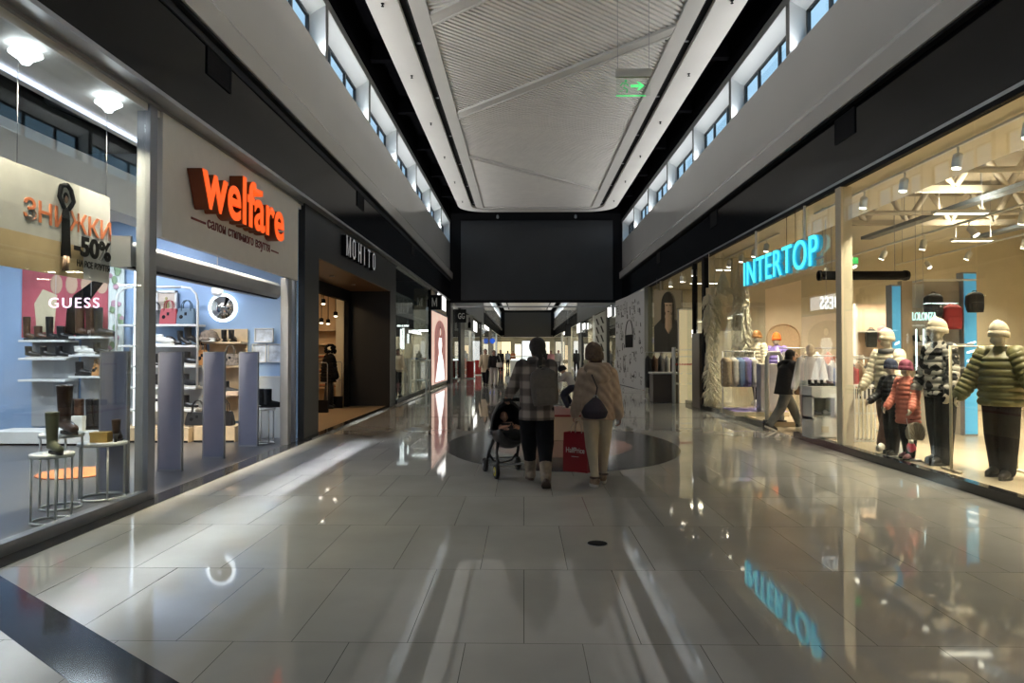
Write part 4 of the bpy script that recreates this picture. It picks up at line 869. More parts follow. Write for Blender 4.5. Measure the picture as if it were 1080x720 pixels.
k = 80
for a, b_, z0 in ((1.55, 4.3, .11), (4.32, 7.35, .11), (7.37, 10.38, .11), (10.60, 11.95, .11), (13.75, 15.6, .11), (15.62, 18.2, .11), (11.97, 13.73, 2.75)):
    struct('window_%d' % k, MB().box(RX-.006, RX+.006, a, b_, z0, 3.99), GL); k += 1
struct('trim_right_post', MB().box(RX-.03, RX+.14, 10.40, 10.58, .0, 4.0), M_cream)
struct('trim_right_mullion', MB().box(RX-.05, RX+.09, 18.18, 18.42, 0, 4.02), M_matblack)
for i, y in enumerate((3.0, 6.4, 9.8, 13.2, 16.6)):      # open web roof trusses across the shop, with services
    b = MB(); b.box(6.2, 15.3, y-.06, y+.06, 5.35, 5.47).box(6.2, 15.3, y-.06, y+.06, 4.55, 4.67)
    for q in range(9):
        xa, xb = 6.2+q*1.0, 6.7+q*1.0; b.tube([(xa, y, 4.62), (xb, y, 5.4)], .07, 6).tube([(xb, y, 5.4), (xa+1.0, y, 4.62)], .07, 6)
    struct('beam_truss', b, M_truss)
M_duct = mat('galvanised_duct', (.40, .39, .36), .35, metal=.6, noise=.1, nscale=6); M_bducts = mat('blue_grey_tray', (.20, .24, .30), .4, metal=.3)
for (x, z, r, m, nm) in ((13.2, 4.28, .2, M_duct, 'round silver air duct deep in the right shop under the trusses'),):
    t = thing('air_duct', nm, 'duct', (x, 1.8, z)); obj('duct_pipe', MB().tube([(0, 0, 0), (0, 16.0, 0)], r, 20), m, t)
    for q in range(8): obj('duct_collar', MB().tube([(0, 1.0+2*q, 0), (0, 1.06+2*q, 0)], r+.015, 20), M_alu, t)
t = thing('air_duct', 'long dark round duct low under the trusses behind the reversed letters', 'duct', (6.6, 15.5, 3.22)); obj('duct_pipe', MB().tube([(0, 0, 0), (2.0, 0, 0)], .10, 16), M_matblack, t); obj('duct_hanger', MB().tube([(.3, 0, 0), (.3, 0, 2.38)], .008, 5).tube([(1.7, 0, 0), (1.7, 0, 2.38)], .008, 5), M_alu, t); obj('duct_collar', MB().tube([(.0, 0, 0), (.06, 0, 0)], .115, 16).tube([(1.9, 0, 0), (1.96, 0, 0)], .115, 16), M_matblack, t)
for j, (x, z) in enumerate(((6.75, 4.35), (8.8, 4.4), (11.6, 4.4))):
    t = thing('cable_tray', '%s long blue grey cable tray from the window under the trusses' % ORD[j], 'cable tray', (x, 2.0, z), 0, 'cable trays in the right shop'); obj('tray_bed', MB().box(-.12, .12, 0, 15.8, 0, .02), M_bducts, t); obj('tray_side', MB().box(-.13, -.115, 0, 15.8, 0, .08).box(.115, .13, 0, 15.8, 0, .08), M_bducts, t); obj('hanger_rod', MB().tube([(0, 2, 0), (0, 2, 5.6-z)], .008, 5).tube([(0, 8, 0), (0, 8, 5.6-z)], .008, 5).tube([(0, 14, 0), (0, 14, 5.6-z)], .008, 5), M_alu, t)
for j, (y, z, r) in enumerate(((4.6, 4.45, .05), (5.3, 5.1, .035), (7.6, 4.4, .06), (8.4, 5.2, .04), (11.0, 4.4, .05), (11.9, 5.0, .035), (14.4, 4.4, .05))):
    t = thing('ceiling_pipe', '%s thin cream pipe from the viewer running across the right shop under its roof' % ORD[j], 'pipe', (6.3, y, z), 0, 'cream pipes in the right shop'); obj('pipe_run', MB().tube([(0, 0, 0), (9.0, 0, 0)], r, 8), M_truss, t)
    for q in range(4): obj('pipe_clip', MB().tube([(1+2.2*q, 0, 0), (1+2.2*q, 0, 5.6-z)], .01, 5), M_alu, t)
# track lights
def track(label, x, z, y0, y1, ztop, m=M_white):
    t = thing('light_track', label, 'light track', (x, y0, z)); obj('track_rail', MB().box(-.02, .02, 0, y1-y0, 0, .03), m, t); obj('hanger_rod', MB().tube([(0, .3, .03), (0, .3, ztop-z)], .006, 5).tube([(0, y1-y0-.3, .03), (0, y1-y0-.3, ztop-z)], .006, 5), M_alu, t)
def spot(label, p, tilt, group, m=M_white, lm=None):
    t = thing('track_spotlight', label, 'light', p, 0, group)
    R = Euler(tilt).to_matrix()
    tr = lambda prof: MB().loft([[R @ Vector((r*math.cos(2*PI*j/12), r*math.sin(2*PI*j/12), z)) for j in range(12)] for r, z in prof])
    obj('lamp_head', tr([(.03, .0), (.055, -.02), (.055, -.17), (.05, -.175)]), m, t); obj('lens', tr([(.001, -.176), (.05, -.176), (.045, -.186), (.001, -.186)]), lm or M_lamp, t); obj('yoke', MB().tube([(0, 0, .08), (0, 0, -.03)], .012, 6), m, t)
track('slim track along the cream soffit behind the right shop window', 5.15, 3.93, 2.0, 12.2, 3.99); track('slim track along the far part of the cream soffit by the cyan letters', 5.25, 3.93, 14.2, 18.0, 3.99)
for j, y in enumerate((10.45, 9.35, 8.2, 7.05, 5.9, 4.7)): spot('%s white spotlight from the cream post on the near soffit track of the right shop' % ORD[j], (5.15, y, 3.85), (0, .15, 0), 'spotlights on the near soffit track')
for j, y in enumerate((14.9, 15.7, 16.6, 17.6)): spot('%s white spotlight left of the cyan letters on the far soffit track' % ORD[j], (5.25, y, 3.85), (0, .15, 0), 'spotlights on the far soffit track')
for (x, z, y0, y1, nm, ys) in ((7.0, 3.55, 8.0, 16.5, 'inner', (8.6, 9.7, 10.9, 12.1, 13.4, 14.8, 16.0)), (9.4, 3.7, 6.5, 17.5, 'deep', (8.2, 9.8, 11.4, 13.0, 14.6, 16.2))):
    track('%s hanging light track in the right shop' % nm, x, z, y0, y1, 5.5)
    for j, y in enumerate(ys): spot('%s white spotlight from the near end of the %s hanging track' % (ORD[j], nm), (x, y, z-.08), (.5*math.sin(j*2.2), .4*math.cos(j*1.7), 0), 'spotlights on the %s hanging track' % nm)
for j, (x, y) in enumerate(((5.55, 4.2), (5.45, 7.4), (5.45, 8.8), (5.45, 10.0), (5.5, 15.0), (6.0, 16.2))): area('soffit_spot_lamp', (x-.15, y, 3.82), (0, -.30, 0), .12, .12, K_TOP*1.3, WARM, 115)
for j, (x, y) in enumerate(((8.0, 5.0), (8.0, 9.0), (8.2, 13.0), (11.5, 6.0), (11.5, 11.0), (10.5, 16.2))):
    t = thing('ceiling_light', '%s hanging light panel from the front of the right shop' % ORD[j], 'light', (x, y, 4.1), 0, 'hanging light panels in the right shop'); obj('lamp_frame', MB().box(-.5, .5, -.08, .08, 0, .06), M_white, t); obj('diffuser', MB().box(-.47, .47, -.06, .06, -.006, 0), M_lamp, t); obj('suspension_wire', MB().tube([(-.4, 0, .06), (-.4, 0, 1.5)], .004, 4).tube([(.4, 0, .06), (.4, 0, 1.5)], .004, 4), M_alu, t)
    area('panel_lamp', (x, y, 4.08), (0, 0, 0), .34, .34, K_TOP*2.1, WARM, 130)
    area('added_uplight', (x, y, 4.2), (PI, 0, 0), 1.0, .16, K_TOP*.7, WARM)  # upward fill added to lighten the shop ceiling
# cyan letters hung in the window
t = thing('shop_sign', 'glowing cyan letters hung over the entrance of the right shop', 'sign', (RX-.05, 14.75, 2.91))
M_cyan = mat('cyan_letter_face', (.1, .9, 1), .4, emit=.95, ecol=(.10, .90, 1)); M_cyanside = mat('cyan_letter_side', (.05, .4, .6), .4, emit=.22, ecol=(.02, .45, .85))
mf = fit(text('INTERTOP', 1, .008, -.004, spacing=1.06), 3.68, .50); obj('letters', mf, M_cyan, t, (-.05, 0, 0), R_RIGHT)
ms = fit(text('INTERTOP', 1, .03, -.002, spacing=1.06), 3.69, .508); obj('letter_sides', ms, M_cyanside, t, (.015, .005, -.004), R_RIGHT)
obj('carrier_bar', MB().box(.02, .05, -3.7, .02, .1, .13), M_alu, t)
for y in (-.55, -3.0): obj('hanger_rod', MB().tube([(.03, y, .4), (.03, y, 1.08)], .022, 8), M_white, t)
for y in (-2.2, -2.6): obj('hanger_wire', MB().tube([(.03, y, .4), (.03, y, 1.08)], .005, 5), M_matblack, t)
# mirrored letters seen from behind
a, b_ = at(865, 326, 13.0), at(894, 312.5, 13.0)
t = thing('hanging_sign', 'glowing white GUESS letters read in mirror writing deep in the right shop', 'sign', (b_.x, 13.0, a.z)); me = fit(text('GUESS', .3, .012, .002, spacing=1.15), b_.x-a.x, b_.z-a.z)
o = obj('letters', me, mat('white_letter_glow', (1, 1, 1), .5, emit=.85, ecol=(.95, .97, 1)), t, rot=(PI/2, 0, PI)); obj('sign_bar', MB().box(-(b_.x-a.x), 0, .02, .03, .1, .12), M_matblack, t); obj('hanger_wire', MB().tube([(-.1, 0, .2), (-.1, 0, 5.5-a.z)], .005, 5).tube([(-.4, 0, .2), (-.4, 0, 5.5-a.z)], .005, 5), M_alu, t)
# wall unit with blue pillars, letters and backpacks
YU = 12.6
u0, u1 = at(949, 300, YU), at(1015, 300, YU)
M_bluep = mat('blue_light_panel', (.10, .42, .72), .4, emit=.35, ecol=(.10, .48, .85)); M_beigep = mat('beige_unit_panel', (.40, .32, .24), .6)
zt_ = at(980, 297, YU).z; uw = u1.x-u0.x
t = thing('wall_unit', 'tall beige display wall unit carrying backpacks between two blue pillars', 'display unit', (u0.x, YU, .006))
obj('back_panel', MB().box(0, uw, .0, .08, 0, zt_), mat('greige_panel', (.34, .31, .27), .6, noise=.1, nscale=5), t); obj('side_board', MB().box(0, .19, -.06, .0, 0, zt_), M_beigep, t)
obj('top_rail', MB().box(.19, uw, -.4, -.37, zt_-.03, zt_).box(.19, .22, -.4, 0, zt_-.03, zt_), M_white, t)
for z in (1.62, 1.2): obj('shelf', MB().box(.2, uw, -.3, 0, z, z+.03), M_greyb, t)
obj('peg_panel', MB().box(.19, .42, -.025, .0, 2.3, zt_-.05), M_greyb, t)
for q, (x0_, nm) in enumerate(((936.5, 'left'), (1011.5, 'right'))):
    p = at(x0_, 300, YU); w_ = .17 if q == 0 else .24; o = thing('blue_pillar', 'glowing blue pillar panel at the %s side of the backpack wall unit' % nm, 'pillar', (p.x, YU-.12, .006)); z_ = at(x0_, 301 if q == 0 else 288, YU).z
    obj('pillar_box', MB().box(0, w_, .006, .20, 0, z_), M_alu, o); obj('pillar_face', MB().box(.012, w_-.012, -.004, .006, .03, z_-.03), M_bluep, o)
    for z in (1.62, 1.47, 1.32): obj('white_tag', MB().prism([(.05, z), (w_-.04, z+.04), (w_-.04, z+.075), (.05, z+.035)], -.012, -.004, 'y'), M_lit, o)
a, b_ = at(959, 338, YU-.3), at(984, 329.5, YU-.3)
t = thing('lit_word', 'small pale cyan glowing letters LOLONZA in front of the backpack wall unit', 'sign', (a.x, YU-.4, a.z)); obj('letters', fit(text('LOLONZA', .2, .01, .003), b_.x-a.x, b_.z-a.z), mat('pale_cyan_glow', (.7, 1, 1), .5, emit=.9, ecol=(.55, .95, .95)), t, rot=R_FACE); obj('letter_bar', MB().box(0, b_.x-a.x, .012, .025, -.015, 0), M_alu, t)
def backpack(label, loc, rz, w_, h, d, m, name='backpack', ms=None, rot=None, patch=True):
    t = thing(name, label, 'backpack', loc, rz, rot=rot); b = MB(); rg = []
    for q in range(11):
        f = q/10; z = h*f; k_ = math.sin(PI*min(1, .12+f*.5)) if f < .4 else (1 if f < .75 else math.sqrt(max(.05, 1-((f-.75)/.27)**2)))
        kx = .88+.12*min(1, f*4) if f < .7 else max(.35, k_); n_ = 16
        rg.append([Vector((w_/2*kx*math.copysign(abs(math.cos(a))**.55, math.cos(a)), d/2*(.9 if f < .8 else max(.4, k_))*math.copysign(abs(math.sin(a))**.6, math.sin(a)), z)) for a in [2*PI*j/n_ for j in range(n_)]])
    b.loft(rg); obj('pack_body', b, m, t)
    obj('front_pocket', MB().prism([(-w_*.36, h*.08), (w_*.36, h*.08), (w_*.38, h*.42), (w_*.30, h*.50), (-w_*.30, h*.50), (-w_*.38, h*.42)], -d*.56, -d*.40, 'y'), m, t, bev=.012)
    obj('zip_line', MB().tube([(-w_*.44, -d*.25, h*.35), (-w_*.42, -d*.28, h*.7), (-w_*.25, -d*.24, h*.93), (0, -d*.22, h*.985), (w_*.25, -d*.24, h*.93), (w_*.42, -d*.28, h*.7), (w_*.44, -d*.25, h*.35)], .005, 5), ms or M_matblack, t)
    obj('grab_loop', MB().tube([(-.04, d*.1, h*.97), (-.03, d*.1, h*1.06), (.03, d*.1, h*1.06), (.04, d*.1, h*.97)], .009, 6), ms or m, t)
    for s in (-1, 1): obj('shoulder_strap', MB().tube([(s*w_*.22, d*.40, h*.93), (s*w_*.30, d*.80, h*.8), (s*w_*.32, d*.85, h*.45), (s*w_*.36, d*.42, h*.1)], .017, 8, flat=.5), ms or m, t)
    if patch: obj('round_patch', MB().ball((w_*.2, -d*.52, h*.42), (.03, .01, .03), 10), M_white, t)
    return t
p = at(984.5, 333, YU-.2); backpack('black backpack with a round white patch hung on the beige wall unit', (p.x, YU-.22, p.z), .12, .30, .40, .16, M_dark)
p = at(1004, 347, YU-.2); backpack('dark red backpack hung on the beige wall unit', (p.x, YU-.22, p.z), -.15, .31, .44, .17, cl('dark_red', (.25, .015, .02)), patch=False)
p = at(1018, 330, YU-.2); backpack('black backpack hung highest behind the right blue pillar', (p.x+.05, YU-.40, p.z), 0, .28, .36, .15, M_dark, patch=False)
for j, px in enumerate((966, 972, 979)): q = at(px, 350, YU-.15); shoe('sneaker', M_leather if j != 1 else M_whitel, M_wsole, '%s sneaker from the left on the shelf under the glowing letters of the wall unit' % ORD[j], (q.x, YU-.15, 1.66), -1.3+.3*j)
for j, px in enumerate((967, 981)): q = at(px, 366, YU-.15); shoe('ankle', M_leather, M_rubber, '%s dark boot on the lower shelf of the backpack wall unit' % ('left' if j == 0 else 'right'), (q.x, YU-.15, 1.24), -1.3+.3*j)
for j, (px, y0_, y1_) in enumerate(((966.3, 426, 347), (974, 373, 347))):  # reflected bright lines, put in as glowing rods
    a, b_ = at(px, y1_, 11.6), at(px, y0_, 11.6); t = thing('reflection_rod', '%s thin pale blue rod drawn for a vertical reflection behind the mannequins' % ('long' if j == 0 else 'short'), 'light', (a.x, 11.6, b_.z)); obj('rod', MB().tube([(0, 0, 0), (0, 0, a.z-b_.z)], .012, 8), mat('reflection_glow', (.8, .95, 1), .5, emit=1.8, ecol=(.7, .93, 1)), t); obj('rod_hanger', MB().tube([(0, 0, a.z-b_.z), (0, 0, 5.55-b_.z)], .004, 5), M_alu, t)
# niche with caps, back counters
p = at(929, 370, 15.6)
t = thing('lit_niche', 'bright lit niche with caps and bags behind the first blue pillar', 'display unit', (p.x-.55, 15.6, .006)); obj('niche_back', MB().box(0, 1.15, .3, .36, 0, 2.6), mat('peach_panel', (.75, .56, .42), .6), t); obj('niche_side', MB().box(0, .04, 0, .3, 0, 2.6).box(1.11, 1.15, 0, .3, 0, 2.6), M_white, t)
for z in (.9, 1.35, 1.95): obj('shelf', MB().box(.04, 1.11, 0, .3, z, z+.03), M_white, t)
area('niche_lamp', (p.x, 15.5, 2.5), (.3, 0, 0), .9, .1, 12, WARM)
p = at(922, 366, 15.6); backpack('shiny black backpack in the bright lit niche', (p.x, 15.72, p.z), 0, .24, .42, .14, M_leather, patch=False)
p = at(935, 360, 15.6); backpack('pink backpack in the bright lit niche beside the black one', (p.x, 15.72, p.z), 0, .26, .36, .14, c_pink, patch=False)
# racks of clothes behind the post
rack('white clothes rail behind the cream post', 'rail behind the cream post', (at(878, 400, 13.9).x, 13.9, .006), 1.25, 1.42, [('shirt', c_beige, 'beige'), ('shirt', c_grey, 'grey'), ('shirt', c_black, 'black'), ('shirt', c_white, 'white'), ('shirt', c_grey, 'dark grey'), ('shirt', c_black, 'second black'), ('shirt', c_brown, 'brown')], PI/2, M_white)
rack('white clothes rail right of the cream post', 'rail right of the cream post', (at(906, 400, 13.0).x, 13.0, .006), .85, 1.38, [('shirt', c_navy, 'navy'), ('shirt', c_grey, 'grey'), ('shirt', c_beige, 'beige'), ('shirt', c_red, 'red'), ('shirt', c_blue, 'blue')], PI/2, M_white)
rack('clothes rail deep in the right shop by the cream wall', 'deep rail by the cream wall', (at(856, 380, 16.8).x, 16.8, .006), 1.6, 1.6, [('coat', c_beige, 'beige'), ('coat', c_rust, 'rust'), ('coat', c_white, 'white'), ('coat', c_beige, 'second beige'), ('coat', c_brown, 'brown'), ('coat', c_grey, 'grey')], PI/2)
p = onfloor(864, 457, .105); p.y = 11.4; p.x = at(864, 440, 11.4).x
t = thing('white_cabinet', 'low white cabinet with open shelf beside the entrance, left of the cream post', 'cabinet', (p.x, 11.4, .105)); w_ = .40; h = at(864, 407, 11.4).z-.105
obj('carcass', MB().box(-w_/2, w_/2, -.2, .2, 0, .34).box(-w_/2, w_/2, -.2, .2, h-.18, h).box(-w_/2, -w_/2+.03, -.2, .2, .3, h-.15).box(w_/2-.03, w_/2, -.2, .2, .3, h-.15).box(-w_/2, w_/2, .16, .2, .3, h-.15), M_white, t); obj('door', MB().box(-w_/2+.02, w_/2-.02, -.215, -.2, .03, .31), M_white, t); obj('small_label', MB().box(-.06, .06, -.22, -.215, .1, .2), mat('cream_label', (.55, .5, .4), .6), t)
for j in range(4): shoe('ankle', M_leather if j % 2 else M_dark, M_rubber, '%s little dark boot from the left on top of the low white cabinet' % ORD[j], (p.x-.15+.1*j, 11.4, .105+h+.002), -1.3, sc=.5)
for j in range(2): shoe('sneaker', c_grey, M_wsole, '%s grey sneaker inside the open shelf of the low white cabinet' % ('left' if j == 0 else 'right'), (p.x-.1+.18*j, 11.36, .105+.345), -1.3, sc=.75)
# white slatted basket stand
p = at(909, 440, 10.95)
t = thing('slatted_stand', 'white slatted steel stand with hung goods right of the cream post', 'stand', (p.x, 10.95, .105)); w_ = .50; h = at(909, 405, 10.95).z-.105
fr = MB()
for z in (.02, h*.5, h-.02): fr.box(-w_/2, w_/2, -.17, -.15, z-.012, z+.012).box(-w_/2, w_/2, .15, .17, z-.012, z+.012)
obj('frame', fr, M_white, t)
for q in range(9): x = -w_/2+w_*q/8; obj('slat', MB().box(x-.009, x+.009, -.172, -.155, 0, h), M_white, t)
obj('inner_board', MB().box(-w_/2, w_/2, .13, .15, .03, h*.93), M_cream, t)
for q in range(6):
    x = -w_/2+.06+.075*q; o = thing('sock_pack', '%s dark sock pack from the left inside the white slatted stand' % ORD[q], 'socks', (p.x+x, 10.95, .105+h*.74), 0, 'sock packs in the slatted stand'); obj('pack_card', MB().box(-.025, .025, -.01, .01, 0, h*.18), c_black if q % 3 else c_grey, o); obj('pack_hook', MB().tube([(0, 0, h*.18), (0, .06, h*.21)], .004, 5), M_alu, o)
# white antenna gates of the entrance
for j, (px, py, px2) in enumerate(((816, 446.5, 'left'), (845, 462, 'right'))):
    Y = 14.0 if j == 0 else 11.98; p = at(px, py, Y); w_ = .30; h = 1.50
    if j == 0:
        t = thing('antenna_gate', 'white framed antenna gate at the left side of the right shop entrance', 'security gate', (p.x+.02, Y, .006), 0); fr = MB()
        pts = [(-w_/2, 0, 0), (-w_/2, 0, h-.12), (-w_/2+.05, 0, h-.02), (w_/2-.05, 0, h-.02), (w_/2, 0, h-.12), (w_/2, 0, 0)]; fr.tube(pts, .045, 10); obj('gate_frame', fr, M_white, t); obj('clear_panel', MB().box(-w_/2, w_/2, -.005, .005, .15, h-.05), GL, t); obj('gate_base', MB().box(-w_/2-.06, w_/2+.06, -.09, .09, 0, .13), M_strip, t, bev=.01)
    else:
        t = thing('glass_gate', 'clear glass gate post at the right side of the right shop entrance', 'security gate', (RX-.02, Y, .006), 0); obj('clear_panel', MB().box(-.012, .012, -.2, .2, .1, 1.55), GL, t); obj('gate_foot', MB().box(-.04, .04, -.22, .22, 0, .1), M_strip, t)
# feathery garlands in the window
random.seed(11)
M_feather = mat('cream_feather', (.80, .76, .62), .9, noise=.1, nscale=10)
def garland(label, name, X, Y, z0, z1, rf, n):
    t = thing(name, label, 'garland', (X, Y, z0)); b = MB(); H_ = z1-z0
    for q in range(n):
        f = random.random(); a = random.uniform(0, 2*PI); r = rf(f); z = H_*f; l_ = random.uniform(.5, 1)*r
        p0 = Vector((0, 0, z)); p1 = Vector((l_*math.cos(a), l_*math.sin(a), z-.06-.25*l_)); p2 = p1+Vector((.3*l_*math.cos(a), .3*l_*math.sin(a), -.14)); b.tube([p0, p1, p2], [.010, .02, .002], 4, flat=.4)
    obj('feathers', b, M_feather, t); obj('cord', MB().tube([(0, 0, 0), (0, 0, 3.98-z0)], .008, 6), M_feather, t)
for j, (px, py0, py1, Y, r0) in enumerate(((787, 425, 284, 17.0, .11), (779, 385, 280, 17.3, .15))):
    a, b_ = at(px, py0, Y), at(px, py1, Y); garland('%s tall cream feather garland hanging left of the cyan letters' % ('right' if j == 0 else 'left'), 'feather_garland', min(a.x, 6.4), Y, max(a.z, 1.15), min(b_.z, 3.75), (lambda r0: (lambda f: r0*(.25+.9*math.sin(PI*min(1, .1+f*.85)))))(r0), 300)
for j, (px, Y) in enumerate(((748.5, 17.35), (754, 17.55))):
    a = at(px, 425, Y); garland('%s long cream feather garland hanging beside the dark mullion' % ('outer' if j == 0 else 'inner'), 'feather_garland', a.x, Y, .35, 3.0, lambda f: .13+.05*math.sin(9*f), 330)
a, b_ = at(763, 303, 17.2), at(763, 283, 17.2); garland('small cream feather tree hanging above the cream screen in the window', 'feather_tree', a.x, 17.2, a.z, b_.z+.05, lambda f: .20*(1.05-f), 260)
a, b_ = at(747, 428, 17.75), at(777, 303, 17.75)
t = thing('cream_screen', 'tall cream display screen behind the feather garlands', 'screen', (a.x, 17.9, .105)); obj('screen_board', MB().box(0, b_.x-a.x, 0, .05, 0, b_.z-.1), M_cream, t, bev=.01); obj('lit_panel', MB().box(.25, b_.x-a.x-.1, -.012, 0, .1, 1.95), mat('screen_glow', (.9, .8, .55), .5, emit=.22, ecol=(1, .85, .55)), t)
rack('white rail of puffer jackets beside the feather garland', 'rail beside the feather garland', (at(779, 400, 15.7).x, 15.7, .105), .72, 1.42, [('jacket', c_white, 'white and purple'), ('jacket', c_purple, 'purple'), ('jacket', c_blue, 'blue'), ('jacket', c_white, 'cream'), ('jacket', c_beige, 'beige')], PI/2, M_white)
p = at(805, 440, 15.4); t = thing('purple_platform', 'low platform with a purple top in the window by the entrance', 'platform', (p.x, 15.6, .105)); obj('platform_body', MB().box(-.75, .45, -.55, .5, 0, .10), M_cream, t, bev=.008); obj('platform_top', MB().box(-.73, .43, -.53, .48, .10, .112), mat('purple_top', (.28, .22, .55), .5), t)
p = at(806, 420, 15.3); t = thing('display_pedestal', 'pale violet pedestal standing before the two mannequins left of the entrance', 'pedestal', (p.x+.02, 15.15, .22)); obj('pedestal_body', MB().box(-.19, .19, -.15, .15, 0, 1.0), mat('violet_white', (.50, .48, .58), .5), t, bev=.006); obj('pedestal_cap', MB().box(-.2, .2, -.16, .16, 1.0, 1.03), M_white, t)
p = at(839, 400, 17.3); t = thing('arched_panel', 'beige arched wicker panel on the wall above the walking man', 'panel', (p.x, 18.09, .9)); ar = [(-.42, 0), (.42, 0)]+[(.42*math.cos(PI*q/12), 1.0+.34*math.sin(PI*q/12)) for q in range(13)]; obj('panel_board', MB().prism(ar, 0, .05, 'y'), mat('wicker', (.56, .43, .28), .8, noise=.3, nscale=40, bump=.4), t); obj('panel_edge', MB().tube([(x, -.01, z) for x, z in ar], .02, 6, closed=True), M_wood, t)
p = at(862, 300, 14); t = thing('exit_sign', 'small green lit exit plate under the shop ceiling right of the cream post', 'sign', (at(897, 276, 13.4).x, 13.4, at(897, 278, 13.4).z)); obj('sign_plate', MB().box(-.14, .14, -.02, .02, 0, .12), mat('exit_green', (.05, .5, .1), .5, emit=.7, ecol=(.1, .85, .2)), t); obj('hanger_rod', MB().tube([(0, 0, .12), (0, 0, 5.6-at(897, 278, 13.4).z)], .006, 5), M_alu, t)

# ================================================================ RIGHT: NEXT SHOP (portrait poster)
for a, b_ in ((18.44, 19.35), (19.45, 26.2)): struct('window_%d' % k, MB().box(RX-.006, RX+.006, a, b_, .11, 3.99), GL); k += 1
struct('trim_right_mullion_slim', MB().box(RX-.05, RX+.07, 19.33, 19.47, 0, 4.0), M_matblack); struct('trim_right_pale_mullion', MB().box(RX-.03, RX+.05, 24.0, 24.2, .1, 4.0), mat('pale_bronze', (.38, .34, .26), .4))
struct('trim_right_olive_post', MB().box(RX-.08, RX+.1, 26.2, 27.0, 0, 4.04), mat('olive_frame', (.10, .105, .08), .4))
struct('trim_right_door_case', MB().box(RX-.09, RX+.12, 18.55, 19.35, 0, 2.02), mat('bronze_door_case', (.16, .14, .12), .35, metal=.3))
struct('wall_right_next_back', MB().box(10.5, 10.6, 18.35, 27.3, 0, 5), M_cream); struct('wall_right_next_end', MB().box(RX+.02, 10.6, 27.2, 27.3, 0, 5), M_cream); struct('ceiling_right_next', MB().box(RX+.06, 10.6, 18.35, 27.3, 3.99, 4.06), M_cream)
for j, (x, y) in enumerate(((6.2, 20.5), (6.4, 24.5), (8.6, 22.5))):
    t = thing('ceiling_light', '%s light panel in the ceiling of the portrait poster shop' % ORD[j], 'light', (x, y, 3.95), 0, 'light panels in the portrait shop'); obj('lamp_frame', MB().box(-.5, .5, -.12, .12, 0, .05), M_white, t); obj('diffuser', MB().box(-.47, .47, -.1, .1, -.006, 0), M_lamp, t); area('panel_lamp', (x, y, 3.93), (0, 0, 0), 1, .24, K_NEXT, WARM)
for j, (px, py, Y) in enumerate(((707, 302, 22.5), (719, 297, 20.8), (731, 290.5, 19.4))): p = at(px, py, Y); spot('%s bright spotlight from the left above the portrait poster' % ORD[j], p+Vector((0, 0, .17)), (0, 0, 0), 'spotlights above the portrait')
Yp = 23.0; a, b_ = at(690, 372, Yp), at(720, 306, Yp); pw, ph = b_.x-a.x, b_.z-a.z
t = thing('portrait_banner', 'hanging portrait banner of a dark haired woman in a black jacket', 'poster', (a.x, Yp, a.z)); s = pw/1.0
obj('banner_sheet', MB().box(0, pw, 0, .02, 0, ph), mat('banner_taupe', (.33, .29, .24), .7), t)
M_hair = mat('print_hair', (.02, .016, .015), .6); M_face = mat('print_face', (.50, .36, .28), .6); M_jk = mat('print_jacket', (.03, .03, .034), .6)
obj('printed_jacket', MB().prism([(0, 0), (pw, 0), (pw, ph*.42), (pw*.72, ph*.56), (pw*.28, ph*.56), (0, ph*.42)], -.006, 0, 'y'), M_jk, t); obj('printed_neck', MB().prism([(pw*.40, ph*.70), (pw*.60, ph*.70), (pw*.62, ph*.40), (pw*.5, ph*.30), (pw*.38, ph*.40)], -.015, -.006, 'y'), M_face, t)
obj('printed_hair', MB().ball((pw*.5, -.009, ph*.78), (pw*.25, .003, ph*.20), 18).prism([(pw*.25, ph*.78), (pw*.38, ph*.78), (pw*.36, ph*.46), (pw*.24, ph*.48)], -.019, -.006, 'y').prism([(pw*.62, ph*.78), (pw*.75, ph*.78), (pw*.76, ph*.48), (pw*.64, ph*.46)], -.019, -.006, 'y'), M_hair, t)
obj('printed_face', MB().ball((pw*.5, -.016, ph*.74), (pw*.15, .003, ph*.145), 18), M_face, t); obj('printed_feature', MB().ball((pw*.44, -.021, ph*.76), (pw*.03, .003, ph*.012), 8).ball((pw*.56, -.021, ph*.76), (pw*.03, .003, ph*.012), 8).ball((pw*.5, -.021, ph*.66), (pw*.04, .003, ph*.012), 8).prism([(pw*.36, ph*.80), (pw*.64, ph*.80), (pw*.62, ph*.90), (pw*.38, ph*.90)], -.021, -.017, 'y'), M_hair, t)
obj('suspension_wire', MB().tube([(pw*.1, .01, ph), (pw*.1, .01, 3.98-a.z)], .005, 4).tube([(pw*.9, .01, ph), (pw*.9, .01, 3.98-a.z)], .005, 4), M_alu, t)
rack('clothes rail in front of the portrait banner', 'rail before the portrait banner', (at(700, 390, 22.0).x, 22.0, .006), 1.2, 1.5, [('coat', c_black, 'black'), ('coat', c_black, 'second black'), ('shirt', c_white, 'white'), ('coat', c_grey, 'grey'), ('coat', c_brown, 'brown'), ('coat', c_black, 'third black')], PI/2)
p = at(706, 410, 21.0); t = thing('shop_counter', 'dark counter with a pale top edge below the portrait banner', 'counter', (p.x, 21.0, .006)); obj('counter_body', MB().box(-.55, .45, -.3, .3, 0, .85), mat('taupe_counter', (.10, .08, .07), .5), t, bev=.01); obj('counter_top', MB().box(-.58, .48, -.33, .33, .85, .9), M_white, t)
p = at(722, 385, 20.4); t = thing('red_shelf', 'white shelf stand with a red edge beside the pale doorway in the portrait shop', 'shelf unit', (p.x, 20.5, .006))
for q, z in enumerate((.55, .85, 1.12, 1.35, 1.55)): obj('shelf', MB().box(-.3, .25, -.2, .2, z, z+.05), c_red if q == 2 else M_white, t)
